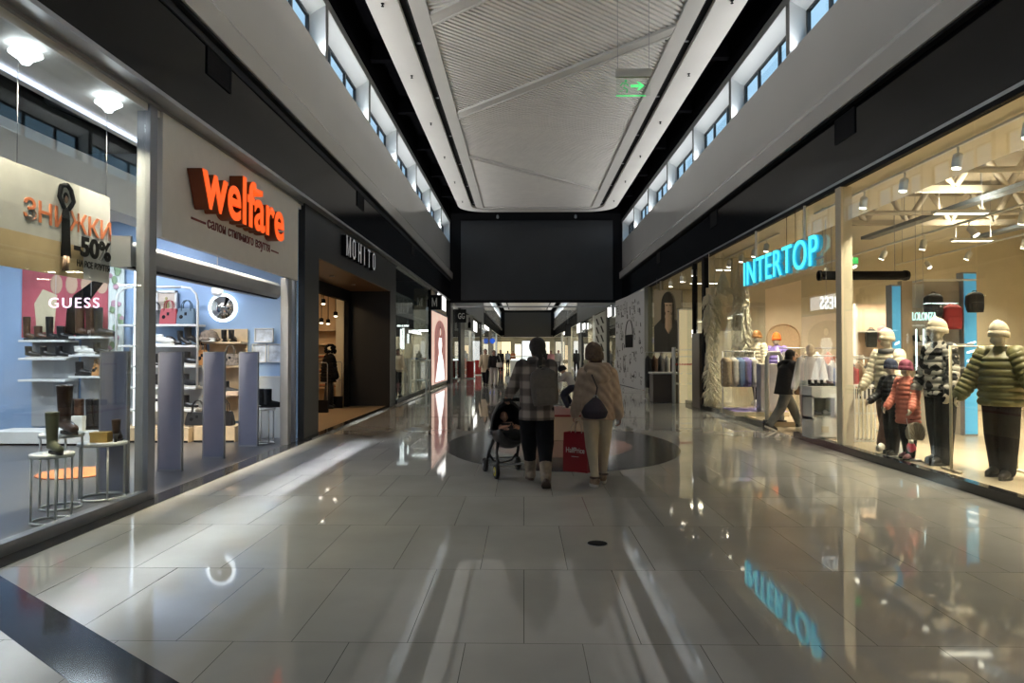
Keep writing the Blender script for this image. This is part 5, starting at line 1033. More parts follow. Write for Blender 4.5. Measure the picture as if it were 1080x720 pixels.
obj('upright', MB().box(-.31, -.28, -.2, .2, 0, 1.65).box(.24, .27, -.2, .2, 0, 1.65), M_white, t)
p = at(728, 380, 20.0); t = thing('pale_door_panel', 'tall glowing pale yellow panel beside the slim black mullion', 'panel', (p.x, 20.3, .006)); obj('panel_board', MB().box(-.25, .3, 0, .05, 0, 2.75), mat('pale_yellow_panel', (.72, .62, .38), .5, emit=.3, ecol=(1, .85, .5)), t); obj('panel_frame', MB().box(-.28, -.25, -.01, .06, 0, 2.78).box(-.28, .3, -.01, .06, 2.75, 2.78), M_white, t)
o = thing('small_sign', 'small white notice on the slim black mullion', 'sign', (RX-.065, 19.40, 1.93)); obj('notice_plate', MB().box(-.006, 0, -.06, .06, 0, .2), M_lit, o); obj('notice_print', MB().box(-.009, -.006, -.03, .03, .06, .14), M_alu, o)
# white mural board with black drawings
m0 = Vector((4.74, 27.05)); m1 = Vector((4.42, 33.2))
t = thing('mural_board', 'white hoarding covered with small black line drawings at the end of the right wall', 'hoarding', (m0.x, m0.y, 0)); ang = math.atan2(m1.y-m0.y, m1.x-m0.x); t.rotation_euler = (0, 0, ang); ML = (m1-m0).length
obj('board', MB().box(0, ML, -.06, .0, .02, 3.98), mat('white_hoarding', (.62, .63, .64), .5), t); random.seed(23); M_line = mat('black_marker', (.02, .02, .02), .6)
def stroke(pts, r=.02): obj('drawing', MB().tube([(x, .004, z) for x, z in pts], r, 5, flat=.25), M_line, t)
for q in range(112):
    x, z, s_ = random.uniform(.3, ML-.3), random.uniform(.2, 3.75), random.uniform(.10, .26); kd = q % 6
    if abs(x-2.9) < 1.0 and 1.6 < z < 2.9: continue
    if kd == 0: stroke([(x+s_*math.cos(a), z+s_*.6*math.sin(a)) for a in [2*PI*i/10 for i in range(11)]], .014)
    elif kd == 1: stroke([(x+s_*i/3, z+s_*.5*(i % 2)) for i in range(6)], .016)
    elif kd == 2: stroke([(x, z), (x+s_, z), (x+s_, z+s_*1.3), (x, z+s_*1.3), (x, z)], .014)
    elif kd == 3: stroke([(x, z), (x+s_*.3, z+s_*1.3)], .02)
    elif kd == 4: stroke([(x, z), (x+s_*1.6, z)], .022)
    else: stroke([(x+s_*t_*math.cos(t_*7), z+s_*t_*math.sin(t_*7)) for t_ in [i/12 for i in range(13)]], .014)
g = MB(); stroke([(2.9+.75*math.cos(PI*i/12), 2.3+.62*math.sin(PI*i/12)) for i in range(13)], .035)
for q in range(7): stroke([(2.15+.25*q, 2.28), (2.2+.233*q, 1.72)], .045)
stroke([(3.9, 1.1), (4.2, 1.35), (4.3, .9), (4.1, .6), (3.9, .8), (3.9, 1.1)], .03)
# hanging exit sign in the corridor
e0, e1 = at(650, 101, 10), at(686, 73, 10)
t = thing('exit_sign', 'clear hanging exit sign with a green running figure and arrow', 'sign', (e0.x, 10, e0.z)); ew, eh = e1.x-e0.x, e1.z-e0.z
obj('acrylic_plate', MB().box(0, ew, -.006, .006, 0, eh*.72), glass_mat('acrylic', (.95, .97, .95), .05, .4), t); obj('top_case', MB().box(-.01, ew+.01, -.03, .03, eh*.70, eh), mat('grey_case', (.60, .58, .54), .5), t)
M_grn = mat('exit_green_glow', (.1, .9, .25), .5, emit=.85, ecol=(.10, .95, .25)); z_ = eh*.36
obj('arrow', MB().box(ew*.42, ew*.68, -.012, -.006, z_-.018, z_+.018).prism([(ew*.66, z_+.06), (ew*.82, z_), (ew*.66, z_-.06), (ew*.60, z_-.06), (ew*.72, z_), (ew*.60, z_+.06)], -.012, -.006, 'y'), M_grn, t)
M_grn2 = mat('exit_green_dim', (.1, .5, .2), .5, emit=.30, ecol=(.15, .8, .3))
g = MB(); cx = ew*.24; g.ball((cx+.02, -.009, z_+.075), (.02, .003, .02), 8); g.tube([(cx+.01, -.009, z_+.05), (cx-.01, -.009, z_-.02)], .016, 6, flat=.3); g.tube([(cx-.01, -.009, z_-.02), (cx+.04, -.009, z_-.05), (cx+.03, -.009, z_-.10)], .010, 6, flat=.3); g.tube([(cx-.01, -.009, z_-.02), (cx-.03, -.009, z_-.07), (cx-.08, -.009, z_-.08)], .010, 6, flat=.3); g.tube([(cx-.06, -.009, z_+.0), (cx-.03, -.009, z_+.045), (cx+.03, -.009, z_+.035), (cx+.06, -.009, z_+.0)], .009, 6, flat=.3); obj('running_figure', g, M_grn2, t)
obj('lit_edge', MB().box(.0, ew*.86, -.008, .008, -.008, .004), M_grn, t)
for x in (.02, ew-.02): obj('suspension_wire', MB().tube([(x, 0, eh), (x, 0, PZ-e0.z+.03)], .004, 5), M_alu, t)
# small round floor socket
p = onfloor(630, 573); t = thing('floor_socket', 'small round black floor socket cover in the empty floor nearest the viewer', 'floor socket', (p.x, p.y, .0)); obj('cover', MB().lathe([(.078, .0), (.078, .004), (.07, .006), (.001, .006)], 28), M_matblack, t); obj('cover_ring', MB().lathe([(.074, .004), (.082, .004), (.082, .0005), (.074, .0005)], 28), M_alu, t)
# low bench on the disc
t = thing('bench', 'low cream bench with a red edged pink top on the dark floor disc', 'bench', (.60, 12.65, .004)); obj('bench_body', MB().box(-.52, .52, -.95, .95, 0, .40), mat('cream_bench', (.58, .47, .33), .4, noise=.04), t, bev=.01); obj('red_edge', MB().box(-.525, .525, -.955, .955, .40, .425), mat('red_edge', (.32, .03, .03), .4), t); obj('seat_top', MB().box(-.515, .515, -.945, .945, .425, .44), mat('pink_seat', (.42, .17, .15), .35), t, bev=.005)

t = thing('clothes_rail', 'cream steel rail frame standing empty behind the glass at the right end of the window', 'clothes rail', (at(1003, 440, 8.15).x, 8.15, .107), 0, 'clothes rails')
obj('rail_frame', MB().tube([(0, 0, 0), (0, 0, 1.46), (.75, 0, 1.46), (.75, 0, 0)], .018, 8), M_cream, t); obj('foot', MB().tube([(0, -.18, .015), (0, .18, .015)], .016, 8), M_cream, t); obj('foot', MB().tube([(.75, -.18, .015), (.75, .18, .015)], .016, 8), M_cream, t)
# ================================================================ BEYOND THE PORTAL
M_bandgrey = mat('grey_band', (.11, .11, .108), .4, noise=.05, nscale=.4)
for sg, X, nm in ((1, LX, 'left'), (-1, RX, 'right')):
    s = -sg; f = lambda o: X+s*o
    profile('wall_%s_passage_band' % nm, [(f(0), 4.08), (f(.25), 4.08), (f(.25), 8.8), (f(0), 8.8)], FAR+.5, 62, M_bandgrey)
    struct('wall_%s_far_shop_back' % nm, MB().box(min(f(2.6), f(2.7)), max(f(2.6), f(2.7)), FAR+.5, 111, 0, 4.3), mat('bright_shop_wall', (.70, .66, .56), .6, noise=.12, nscale=.8))
    struct('ceiling_%s_far_shop' % nm, MB().box(min(f(.02), f(2.7)), max(f(.02), f(2.7)), FAR+.5, 111, 4.08, 4.2), M_white)
struct('ceiling_passage', MB().box(LX-.6, RX+.6, FAR+.5, 62, 8.75, 8.9), M_matblack)
struct('wall_far_end', MB().box(LX-3, RX+3, 110, 110.4, 4.05, 8.9), M_matblack)
struct('wall_far_end_lower', MB().box(LX-3, RX+3, 116, 116.4, 0, 4.2), mat('far_wall_cream', (.6, .55, .42), .6, noise=.3, nscale=.7))
struct('ceiling_far_end', MB().box(LX-3, RX+3, 110, 116.4, 4.1, 4.3), M_white)
struct('floor_far_end', MB().box(LX-3, RX+3, 112, 116.4, -.1, 0), FL)
struct('wall_far_left_close', MB().box(LX-3, LX-2.7, 110, 116.4, 0, 4.3), M_cream); struct('wall_far_right_close', MB().box(RX+2.7, RX+3, 110, 116.4, 0, 4.3), M_cream)
t = thing('far_screen', 'dark screen on the far end wall seen through the passage', 'screen', (.62, 110.0, 4.1)); obj('screen_panel', MB().box(-3.7, 3.7, -.15, 0, 0, 3.85), mat('far_dark_screen', (.06, .06, .062), .5), t); obj('screen_frame', MB().box(-3.8, 3.8, -.05, 0, -.05, 3.95), M_matblack, t)
# fronts of the far shops: pillars, glass, lit sign boxes
def front(sg, X, y0, y1, pillar, pm, n, glow, words):
    s = -sg; f = lambda o: X+s*o; bx = lambda a, b_: (min(f(a), f(b_)), max(f(a), f(b_)))
    nm = 'left' if sg > 0 else 'right'
    struct('column_%s' % nm, MB().box(*bx(-.03, .5), y0, y0+pillar, 0, 4.08), pm)
    struct('window_%d' % (200+n), MB().box(*bx(.04, .05), y0+pillar, y1, .1, 4.05), GL); struct('trim_%s_far_base' % nm, MB().box(*bx(-.02, .1), y0+pillar, y1, 0, .1), M_strip)
    area('panel_lamp', (f(1.4), (y0+y1)/2+pillar/2, 4.0), (0, 0, 0), 1.4, (y1-y0)*.7, K_FARS*(y1-y0)/8, glow)
M_bp = mat('black_pillar', (.012, .012, .014), .4); M_gp = mat('grey_brown_pillar', (.16, .14, .12), .5)
fr = [(1, 34.2, 39.0, .5, M_dkframe, NEUT), (1, 39.0, 46.5, 2.6, M_bp, NEUT), (1, 46.5, 58, 1.0, M_white, WARM), (1, 58, 72, 1.2, M_bp, NEUT), (1, 72, 90, 5, M_gp, COOL), (1, 90, 110, 3, M_white, WARM),
      (-1, 34.2, 39.5, .3, M_bp, WARM), (-1, 39.5, 47.5, .4, M_bp, NEUT), (-1, 47.5, 57.0, .3, M_white, NEUT), (-1, 57.0, 70, 3.5, M_bp, NEUT), (-1, 70, 86, 4.5, M_cream, WARM), (-1, 86, 110, 2, M_white, WARM)]
for n, (sg, y0, y1, pl, pm, gl) in enumerate(fr): front(sg, LX if sg > 0 else RX, y0, y1, pl, pm, n, gl, '')
random.seed(5); cols = [c_white, c_beige, c_rust, c_black, c_white, c_pink, c_grey, c_beige, c_navy]
k = 0
for n, (sg, y0, y1, pl, pm, gl) in enumerate(fr):         # a rail or a stand of goods in each far shop
    X = LX if sg > 0 else RX; nm = 'left' if sg > 0 else 'right'
    sh = ORD[n % 6]
    for j in range(3):
        y = y0+pl+.8+(y1-y0-pl-1.4)*j/2.2; x = X-sg*(.9+.5*(j % 2))
        t = thing('goods_stand', '%s stand from the portal in the %s far shop on the %s beyond the passage' % (ORD[j], sh, nm), 'display stand', (x, y, .006), 0, 'goods stands in the far shops')
        m = cols[(n*3+j*2) % 9]; obj('stand_board', MB().box(-.04, .04, -.6, .6, 0, 1.9), M_white if (n+j) % 2 else M_greyb, t)
        g = MB()
        for q in range(4):
            for z in (.3, .8, 1.3): g.box(-.16, .16, -.55+.28*q, -.32+.28*q, z, z+.34-.05*(q % 2))
        obj('stock', g, m, t)
# signs
def boxsign(label, X, Y, z0, z1, ln, m, glyph=None):
    t = thing('lit_sign' if m is M_lit else 'sign_box', label, 'sign', (X, Y, z0)); obj('sign_case', MB().box(-.08, .08, -.02, ln+.02, -.03, z1-z0+.03), M_alu, t); obj('sign_face', MB().box(-.09, .09, 0, ln, 0, z1-z0), m, t); return t
boxsign('glowing white sign box on the right just past the portal', RX-.085, 36.4, 3.45, 4.0, 1.6, M_lit)
boxsign('plain glowing white sign at the first black pillar on the right past the portal', RX-.085, 56.9, 3.2, 3.95, 3.2, M_lit); boxsign('narrow glowing white sign over the striped panel on the right past the portal', RX-.085, 52.0, 3.3, 3.75, 2.0, M_lit)
boxsign('glowing white sign on the left past the portal', LX+.085, 47.0, 3.0, 3.7, 3.5, M_lit); boxsign('low glowing white sign strip far down on the left past the portal', LX+.085, 60.0, 3.65, 3.95, 8.0, M_lit); boxsign('low glowing white sign strip far down on the right past the portal', RX-.085, 72.0, 3.6, 3.9, 9.0, M_lit)
t = thing('striped_panel', 'white panel with black slanting strokes on the right past the portal', 'panel', (RX-.04, 39.8, .1)); obj('panel_board', MB().box(-.03, .03, 0, 6.0, 0, 3.85), M_white, t)
for q in range(12): z = .4+.55*(q//2); y = .8+2.6*(q % 2); obj('stroke', MB().prism([(y, z), (y+.7, z), (y+2.0, z+.45), (y+1.3, z+.45)], -.035, -.03, 'x'), M_matblack, t)
t = thing('blade_sign', 'black square sign with pale letters on the left just past the portal', 'sign', (LX, 36.5, 3.1)); obj('sign_box', MB().box(-.04, .55, -.05, .05, 0, .7), M_matblack, t); obj('letters', fit(text('GG', .4, .01, 0), .34, .3), M_white, t, (.13, -.065, .2), R_FACE)
t = thing('blade_sign', 'white upright sign with a black bottle shape on the left past the portal', 'sign', (LX, 42.0, 2.85)); obj('sign_box', MB().box(-.04, .52, -.05, .05, 0, .95), M_white, t); obj('bottle_mark', MB().prism([(.2, .15), (.38, .15), (.38, .45), (.32, .55), (.32, .8), (.26, .8), (.26, .55), (.2, .45)], -.06, -.05, 'y'), M_matblack, t)
t = thing('hanging_speaker', 'black box hanging over the passage on the right past the portal', 'speaker', (RX-.8, 62.5, 3.0)); obj('speaker_case', MB().box(-.28, .28, -.25, .25, 0, 1.1), M_matblack, t, bev=.01); obj('speaker_grille', MB().box(-.24, .24, -.26, -.25, .06, 1.04), M_dkframe, t); obj('hanger_rod', MB().tube([(0, 0, 1.1), (0, 0, 5.7)], .015, 6), M_alu, t)
t = thing('blue_sign', 'small blue round sign far down on the left past the portal', 'sign', (LX+.3, 72.5, 2.75)); obj('sign_face', MB().loft([[Vector((.28*math.cos(2*PI*q/20), y, .28*math.sin(2*PI*q/20))) for q in range(20)] for y in (-.03, .03)]), mat('blue_sign', (.03, .12, .7), .4, emit=.4, ecol=(.05, .2, 1)), t); obj('bracket', MB().box(-.3, -.2, -.02, .02, -.03, .03), M_alu, t)
t = thing('jewellery_kiosk', 'white lit sales kiosk in the middle of the far passage', 'kiosk', (-.2, 66, 0)); obj('kiosk_body', MB().box(-1.1, 1.1, -1.2, 1.2, 0, .8), M_white, t, bev=.03); obj('glass_case', MB().box(-1.1, 1.1, -1.2, 1.2, .8, 1.15), GL, t); obj('lit_strip', MB().box(-1.0, 1.0, -1.1, 1.1, .81, .86), mat('kiosk_glow', (1, 1, 1), .5, emit=3.5, ecol=(.85, .93, 1)), t); obj('canopy', MB().box(-1.1, 1.1, -1.2, 1.2, 1.15, 1.19), M_white, t)
for j, (x, y, m, nm) in enumerate(((LX+.5, 40.0, c_red, 'red sale stand at the black pillar on the left past the portal'), (LX+.55, 46.2, c_red, 'second red sale stand farther down on the left past the portal'), (-2.0, 61, cl('coral', (.55, .10, .07)), 'coral red stand in the middle distance left of the kiosk'))):
    t = thing('sale_stand', nm, 'display stand', (x, y, 0)); obj('stand_body', MB().box(-.2, .2, -.2, .2, .05, 1.0), m, t, bev=.02); obj('stand_foot', MB().box(-.3, .3, -.22, .22, 0, .05), M_white, t)

for j, (x, w_, z0, z1, m) in enumerate(((-3.0, 1.6, .3, 3.4, (1, .86, .55)), (-1.0, 1.1, .4, 3.0, (1, .95, .8)), (.5, 1.6, .2, 3.5, (.95, .98, 1)), (2.3, .9, .3, 2.8, (1, .8, .5)), (3.6, 1.5, .3, 3.4, (1, .93, .75)))):
    t = thing('lit_window', '%s glowing shop window from the left at the far end of the passage' % ORD[j], 'shop window', (x, 116.0, z0)); obj('pane', MB().box(-w_/2, w_/2, -.04, 0, 0, z1-z0), mat('far_glow_%d' % j if 0 else 'far_glow_' + ['amber', 'cream', 'white', 'orange', 'ivory'][j], m, .5, emit=.9, ecol=m), t); obj('frame', MB().box(-w_/2-.06, -w_/2, -.06, .0, -.1, z1-z0).box(w_/2, w_/2+.06, -.06, 0, -.1, z1-z0).box(-w_/2, w_/2, -.06, 0, z1-z0, z1-z0+.1), M_matblack, t)
# ================================================================ FIGURES
def fk(H, pose):
    s = H/1.70; P = {}; d2 = rad
    legs = pose.get('legs', ((0, 0), (0, 0))); lean = rad(pose.get('lean', 3)); yawt = rad(pose.get('twist', 0))
    th, sk, ank = .425*s, .415*s, .075*s
    hips = {}; low = []
    for i, sd in enumerate((-1, 1)):
        a, k = rad(legs[i][0]), rad(legs[i][1]); sp = legs[i][2] if len(legs[i]) > 2 else 0
        h = Vector((sd*.088*s, 0, 0)); kn = h+Vector((sd*.01*s+sp*.5, th*math.sin(a), -th*math.cos(a))); an = kn+Vector((-sd*.01*s+sp*.5, sk*math.sin(a-k), -sk*math.cos(a-k)))
        fp = rad(legs[i][3]) if len(legs[i]) > 3 else 0
        fd = Vector((sd*.12, math.cos(fp), math.sin(fp))).normalized(); up = Vector((0, -math.sin(fp), math.cos(fp)))
        heel = an-fd*.05*s-up*.045*s; toe = an+fd*.155*s-up*.05*s
        hips[i] = (h, kn, an, fd, up, heel, toe); low += [heel.z-.03*s, toe.z-.022*s]
    z0 = -min(low); off = Vector((0, 0, z0))
    for i, n in enumerate('LR'):
        for k, v in zip(('hip', 'knee', 'ankle'), hips[i][:3]): P[k+n] = v+off
        P['foot'+n] = hips[i][3]; P['fup'+n] = hips[i][4]; P['heel'+n] = hips[i][5]+off; P['toe'+n] = hips[i][6]+off
    pel = off+Vector((0, 0, .02*s)); P['pelvis'] = pel; up = Vector((0, math.sin(lean), math.cos(lean))); P['up'] = up
    P['waist'] = pel+up*.14*s; P['chest'] = pel+up*.36*s; P['neck'] = pel+up*.52*s; hl = lean+rad(pose.get('head_lean', 5))
    P['head'] = P['neck']+Vector((pose.get('head_x', 0), math.sin(hl)*.16*s+.01, math.cos(hl)*.155*s))
    T = Matrix.Rotation(yawt, 3, 'Z')
    for i, n in enumerate('LR'):
        sd = (-1, 1)[i]; ar = pose.get('arms', ((0, 8, 10), (0, 8, 10)))[i]; f, o, e = [rad(x) for x in ar[:3]]; inw = rad(ar[3]) if len(ar) > 3 else 0
        sh = P['chest']+T @ Vector((sd*.165*s, 0, 0))+up*.10*s; ua, fa = .285*s, .245*s
        D = lambda f_, o_: T @ Vector((sd*math.sin(o_), math.sin(f_)*math.cos(o_), -math.cos(f_)*math.cos(o_)))
        P['sh'+n] = sh; P['elb'+n] = sh+D(f, o)*ua; dd = D(f+e, o-inw); P['wr'+n] = P['elb'+n]+dd*fa; P['hd'+n] = dd
    P['s'] = s; P['T'] = T; return P
def add_hand(b, w_, d, sd, s, curl=35, side=None, fine=True):
    # palm, four fingers of different length with knuckle bends, thumb from the side of the palm
    d = d.normalized(); side = (side or Vector((0, 1, 0))); side = (side-d*side.dot(d)).normalized(); nrm = d.cross(side)*sd
    kn = w_+d*.085*s
    for j in range(4):
        o = side*((1.5-j)*.019*s); b.chain([w_+o*.55+d*.01*s, kn+o], [.014*s, .012*s], 8)
        L_ = (.040, .045, .042, .033)[j]*s; r = .0088*s*(1 if j < 3 else .85); p = kn+o; ang = 0; pts = [p]; 
        for q, k_ in enumerate((1, .68, .5)):
            ang += rad(curl*(.7+.25*q)); v = d*math.cos(ang)-nrm*math.sin(ang); p = p+v*L_*k_; pts.append(p)
        b.chain(pts, [r*1.05, r, r*.95, r*.85], 7)
    tb = w_+side*.022*s+d*.022*s; t1 = tb+(side*.7+d*.7-nrm*.25).normalized()*.040*s; t2 = t1+(d*.85+side*.15-nrm*.5).normalized()*.030*s
    b.chain([w_+d*.01*s+side*.008*s, tb, t1, t2], [.014*s, .0135*s, .011*s, .009*s], 8)
def add_head(b, c, s, M, face=True):
    q = lambda v: c+M @ (Vector(v)*s)
    E = lambda v, r: b.ball(q(v), [x*s for x in r], 14, M)
    E((0, -.005, .02), (.076, .096, .098)); E((0, .03, -.045), (.058, .066, .066)); E((0, .055, -.088), (.026, .024, .02))
    for sx in (-1, 1): E((sx*.045, .045, -.05), (.025, .03, .04))
    if face:
        E((0, .082, .028), (.052, .016, .012)); b.chain([q((0, .088, .018)), q((0, .112, -.022))], [.008*s, .0135*s], 8); E((-.012, .098, -.024), (.009, .01, .008)); E((.012, .098, -.024), (.009, .01, .008))
        E((0, .086, -.052), (.024, .012, .006)); E((0, .084, -.062), (.021, .012, .007))
        for sx in (-1, 1): E((sx*.077, -.008, -.012), (.010, .024, .033)); E((sx*.038, .070, -.02), (.022, .018, .018))
def body_mesh(P, vox, face=True, hands=True, Mh=None, curl=(35, 35), hside=(None, None), bare=True):
    s = P['s']; b = MB(); up = P['up']; r = lambda *a: [x*s for x in a]
    n_ = Matrix.Identity(3)
    T = P['T']
    def ring(c, rx, ry): return (c.x, c.y, c.z, rx*s, ry*s)
    b.ell([ring(P['pelvis']-up*.09*s, .10, .08), ring(P['pelvis']-up*.02*s, .155, .115), ring(P['waist']-up*.02*s, .13, .10), ring(P['chest']-up*.06*s, .145, .11), ring(P['chest']+up*.06*s, .155, .105), ring(P['chest']+up*.13*s, .10, .075), ring(P['neck'], .055, .055)], 16)
    b.chain([P['neck']-up*.03*s, P['head']-Vector((0, .01, .06))*s], r(.056, .050))
    for n in 'LR':
        b.chain([P['hip'+n], P['hip'+n].lerp(P['knee'+n], .5), P['knee'+n], P['knee'+n].lerp(P['ankle'+n], .35), P['ankle'+n]], r(.088, .072, .054, .053, .037))
        b.chain([P['heel'+n]+P['fup'+n]*.01*s, P['toe'+n]], r(.034, .026)); b.chain([P['ankle'+n], P['toe'+n].lerp(P['ankle'+n], .45)], r(.036, .030))
        b.chain([P['chest']+up*.08*s, P['sh'+n]], r(.07, .058)); b.chain([P['sh'+n], P['sh'+n].lerp(P['elb'+n], .45), P['elb'+n], P['elb'+n].lerp(P['wr'+n], .3), P['wr'+n]], r(.053, .045, .037, .036, .025))
        i = 0 if n == 'L' else 1
        if hands: add_hand(b, P['wr'+n], P['hd'+n], -1 if n == 'L' else 1, s, curl[i], hside[i])
        else: b.ball(P['wr'+n]+P['hd'+n]*.07*s, r(.028, .035, .06), 8)
    add_head(b, P['head'], s, Mh or Matrix.Identity(3), face)
    return b.fused(vox, 2, 'body')
def trousers(P, vox, rt=(.105, .088, .075, .066), hem=.02, rise=.13):
    s = P['s']; b = MB(); up = P['up']; R = lambda *a: [x*s for x in a]
    c = P['pelvis']; b.ell([(c.x, c.y, c.z-.11*s, .10*s, .09*s), (c.x, c.y, c.z-.03*s, .172*s, .135*s), (c.x, c.y+math.sin(0)*s, c.z+.05*s, .165*s, .125*s), ((c+up*rise*s).x, (c+up*rise*s).y, (c+up*rise*s).z, .145*s, .112*s)], 16)
    for n in 'LR':
        a = P['ankle'+n].lerp(P['knee'+n], hem); b.chain([P['hip'+n]+Vector((0, 0, -.02*s)), P['hip'+n].lerp(P['knee'+n], .5), P['knee'+n], P['knee'+n].lerp(a, .5), a], R(rt[0], (rt[0]+rt[1])/2, rt[1], rt[2], rt[3]), 14)
    return b.fused(vox, 3, 'trousers')
def jacket(P, vox, hem=-.06, w_=(.20, .185, .185, .19), dpt=(.15, .14, .135, .125), sl=(.085, .072, .058), cuff=.97, collar=.062, puff=0, it=3):
    s = P['s']; b = MB(); up = P['up']; c = P['pelvis']; rg = []
    n_ = 72 if puff else 28; key = [(hem, w_[0], dpt[0]), (.12, w_[1], dpt[1]), (.30, w_[2], dpt[2]), (.42, w_[3], dpt[3]), (.485, .13, .095), (.53, collar+.015, collar+.012), (.56, collar, collar)]
    for q in range(n_+1):
        f = hem+(.56-hem)*q/n_
        for a, b_ in zip(key, key[1:]):
            if a[0] <= f <= b_[0]+1e-6: t = (f-a[0])/(b_[0]-a[0]); break
        pf = 1+puff*(abs(math.sin(PI*(f-hem)/.085))**.6-.6) if f < .44 else 1
        p = c+up*f*s; rg.append((p.x, p.y, p.z, (a[1]+(b_[1]-a[1])*t)*s*pf, (a[2]+(b_[2]-a[2])*t)*s*pf))
    b.ell(rg, 20)
    for n in 'LR':
        w2 = P['elb'+n].lerp(P['wr'+n], cuff); b.ball(P['sh'+n], (sl[0]*1.02*s,)*3, 12); m = 24 if puff else 4
        for A, B, r0, r1 in ((P['sh'+n], P['elb'+n], sl[0], sl[1]), (P['elb'+n], w2, sl[1], sl[2])):
            pts = [A.lerp(B, q/m) for q in range(m+1)]; (b.tube if puff else b.chain)(pts, [(r0+(r1-r0)*q/m)*s*(1+puff*(abs(math.sin(PI*q/6))**.6-.5)) for q in range(m+1)], 14); b.ball(B, (r1*s,)*3, 10)
    return b.fused(vox, it, 'jacket') if not puff else b.mesh('jacket')
def footwear(P, n, vox, kind='boot', hgt=.16, fat=1.0):
    s = P['s']; b = MB(); u, f = P['fup'+n], P['foot'+n]; an = P['ankle'+n]; R = lambda *a: [x*s*fat for x in a]
    h0 = P['heel'+n]+u*.018*s; t0 = P['toe'+n]+u*.012*s
    b.chain([h0+u*.01*s, h0.lerp(t0, .5)+u*.022*s, t0], R(.047, .046, .038)); b.chain([an, h0.lerp(t0, .45)+u*.02*s], R(.052, .043))
    if kind == 'boot': b.chain([an-u*.02*s, an+(P['knee'+n]-an).normalized()*hgt*s], R(.055, .064))
    up = b.fused(vox, 2, 'boot_upper' if kind == 'boot' else 'sneaker_upper')
    so = MB(); R3 = Matrix((f.cross(u).normalized(), f, u)).transposed(); c = (P['heel'+n]+P['toe'+n])/2
    poly = [(math.cos(a)*.050*s*fat*(1 if math.sin(a) > -.2 else .88), math.sin(a)*.148*s) for a in [2*PI*q/20 for q in range(20)]]
    def PP(x, y, z): return c+R3 @ Vector((x, y, z))
    so.loft([[PP(x, y, z) for x, y in poly] for z in (-.034*s, -.004*s)], sm=False)
    return up, so.mesh('shoe_sole')
def beanie(P, M, k=1.0, hi=.10, cuff=True, vox=.008):
    s = P['s']*k; b = MB(); c = P['head']; q = lambda v: c+M @ (Vector(v)*s)
    L2 = lambda pr: b.loft([[q((r*.084*math.cos(2*PI*j/20), r*.106*math.sin(2*PI*j/20)-.006, z+.010*math.sin(2*PI*j/20))) for j in range(20)] for r, z in pr])
    L2(((1.0, .0), (1.03, .03), (1.03, .07), (.97, .095), (.80, .105+hi*.22), (.5, .115+hi*.42), (.12, .118+hi*.5)))
    if cuff: L2(((1.02, -.012), (1.10, -.008), (1.11, .015), (1.10, .042), (1.03, .047)))
    return b.mesh('beanie')
def eyes(P, M, t):
    for sx in (-1, 1):
        c = P['head']+M @ (Vector((sx*.031, .079, .006))*P['s']); o = MB().ball(c, .0105*P['s'], 10); obj('eye', o, mat('eye_white', (.6, .58, .55), .3), t)
def figure(name, label, cat, loc, rz, H, pose, vox=.01, skin=None, face=True, hands=True, group=None, headrot=(0, 0, 0), curl=(35, 35), hside=(None, None)):
    P = fk(H, pose); t = thing(name, label, cat, loc, rz, group); M = Euler([rad(a) for a in headrot]).to_matrix()
    obj('body', body_mesh(P, vox, face, hands, M, curl, hside), skin or M_skin, t); return t, P, M
# ---------------------------------------------------------------- the woman in the checked overshirt pushing the stroller
M_plaid = plaid_mat(); M_bk = mat('black_trousers', (.009, .009, .011), .85, spec=.15, noise=.2, nscale=12); M_suede = mat('taupe_suede', (.24, .195, .15), .85, noise=.15, nscale=20); M_hairb = mat('dark_hair', (.014, .010, .008), .55, noise=.4, nscale=40, bump=.5, bscale=120); M_hairm = mat('brown_hair', (.05, .028, .02), .5, noise=.4, nscale=50, bump=.5, bscale=120)
pA = onfloor(566, 513)
t, P, M = figure('person', 'person in a brown checked overshirt and taupe boots with a backpack, pushing the stroller', 'person', (pA.x, pA.y+.02, 0), .06, 1.60, {'legs': ((16, 4, .03), (-6, 20, .0, -32)), 'arms': ((40, 16, 12), (22, 6, 85, 40)), 'lean': 5, 'head_x': .015}, .0065, headrot=(-4, 0, 6), hside=(Vector((1, 0, .3)), Vector((-1, 0, 0))), curl=(45, 55))
PA = P; TA = t
obj('trousers', trousers(P, .008, (.125, .105, .082, .066), .26), M_bk, t)
obj('overshirt', jacket(P, .009, -.17, (.215, .20, .205, .20), (.165, .155, .15, .135), (.092, .08, .062), .93), M_plaid, t)
for n in 'LR':
    u, so = footwear(P, n, .007, 'boot', .17, 1.16); obj('boot_upper', u, M_suede, t); obj('boot_sole', so, M_brownl, t)
hb = MB(); s = P['s']; q = lambda v: P['head']+M @ (Vector(v)*s)
hb.ball(q((0, -.012, .03)), (.104*s, .116*s, .112*s), 18); hb.ball(q((0, -.055, -.02)), (.095*s, .07*s, .085*s), 14); hb.chain([q((.0, -.08, -.04)), q((.008, -.10, -.12)), q((.0, -.125, -.22)), q((.012, -.14, -.31))], [.045*s, .040*s, .034*s, .014*s])
obj('hair', hb.fused(.008, 2, 'hair'), M_hairb, t); eyes(P, M, t)
sc_ = MB(); c = P['neck']+P['up']*.01; sc_.tube([c+Vector((.075*math.cos(a), .075*math.sin(a), .012*math.sin(3*a))) for a in [2*PI*q_/16 for q_ in range(16)]], .034, 8, closed=True); obj('collar', sc_, M_plaid, t)
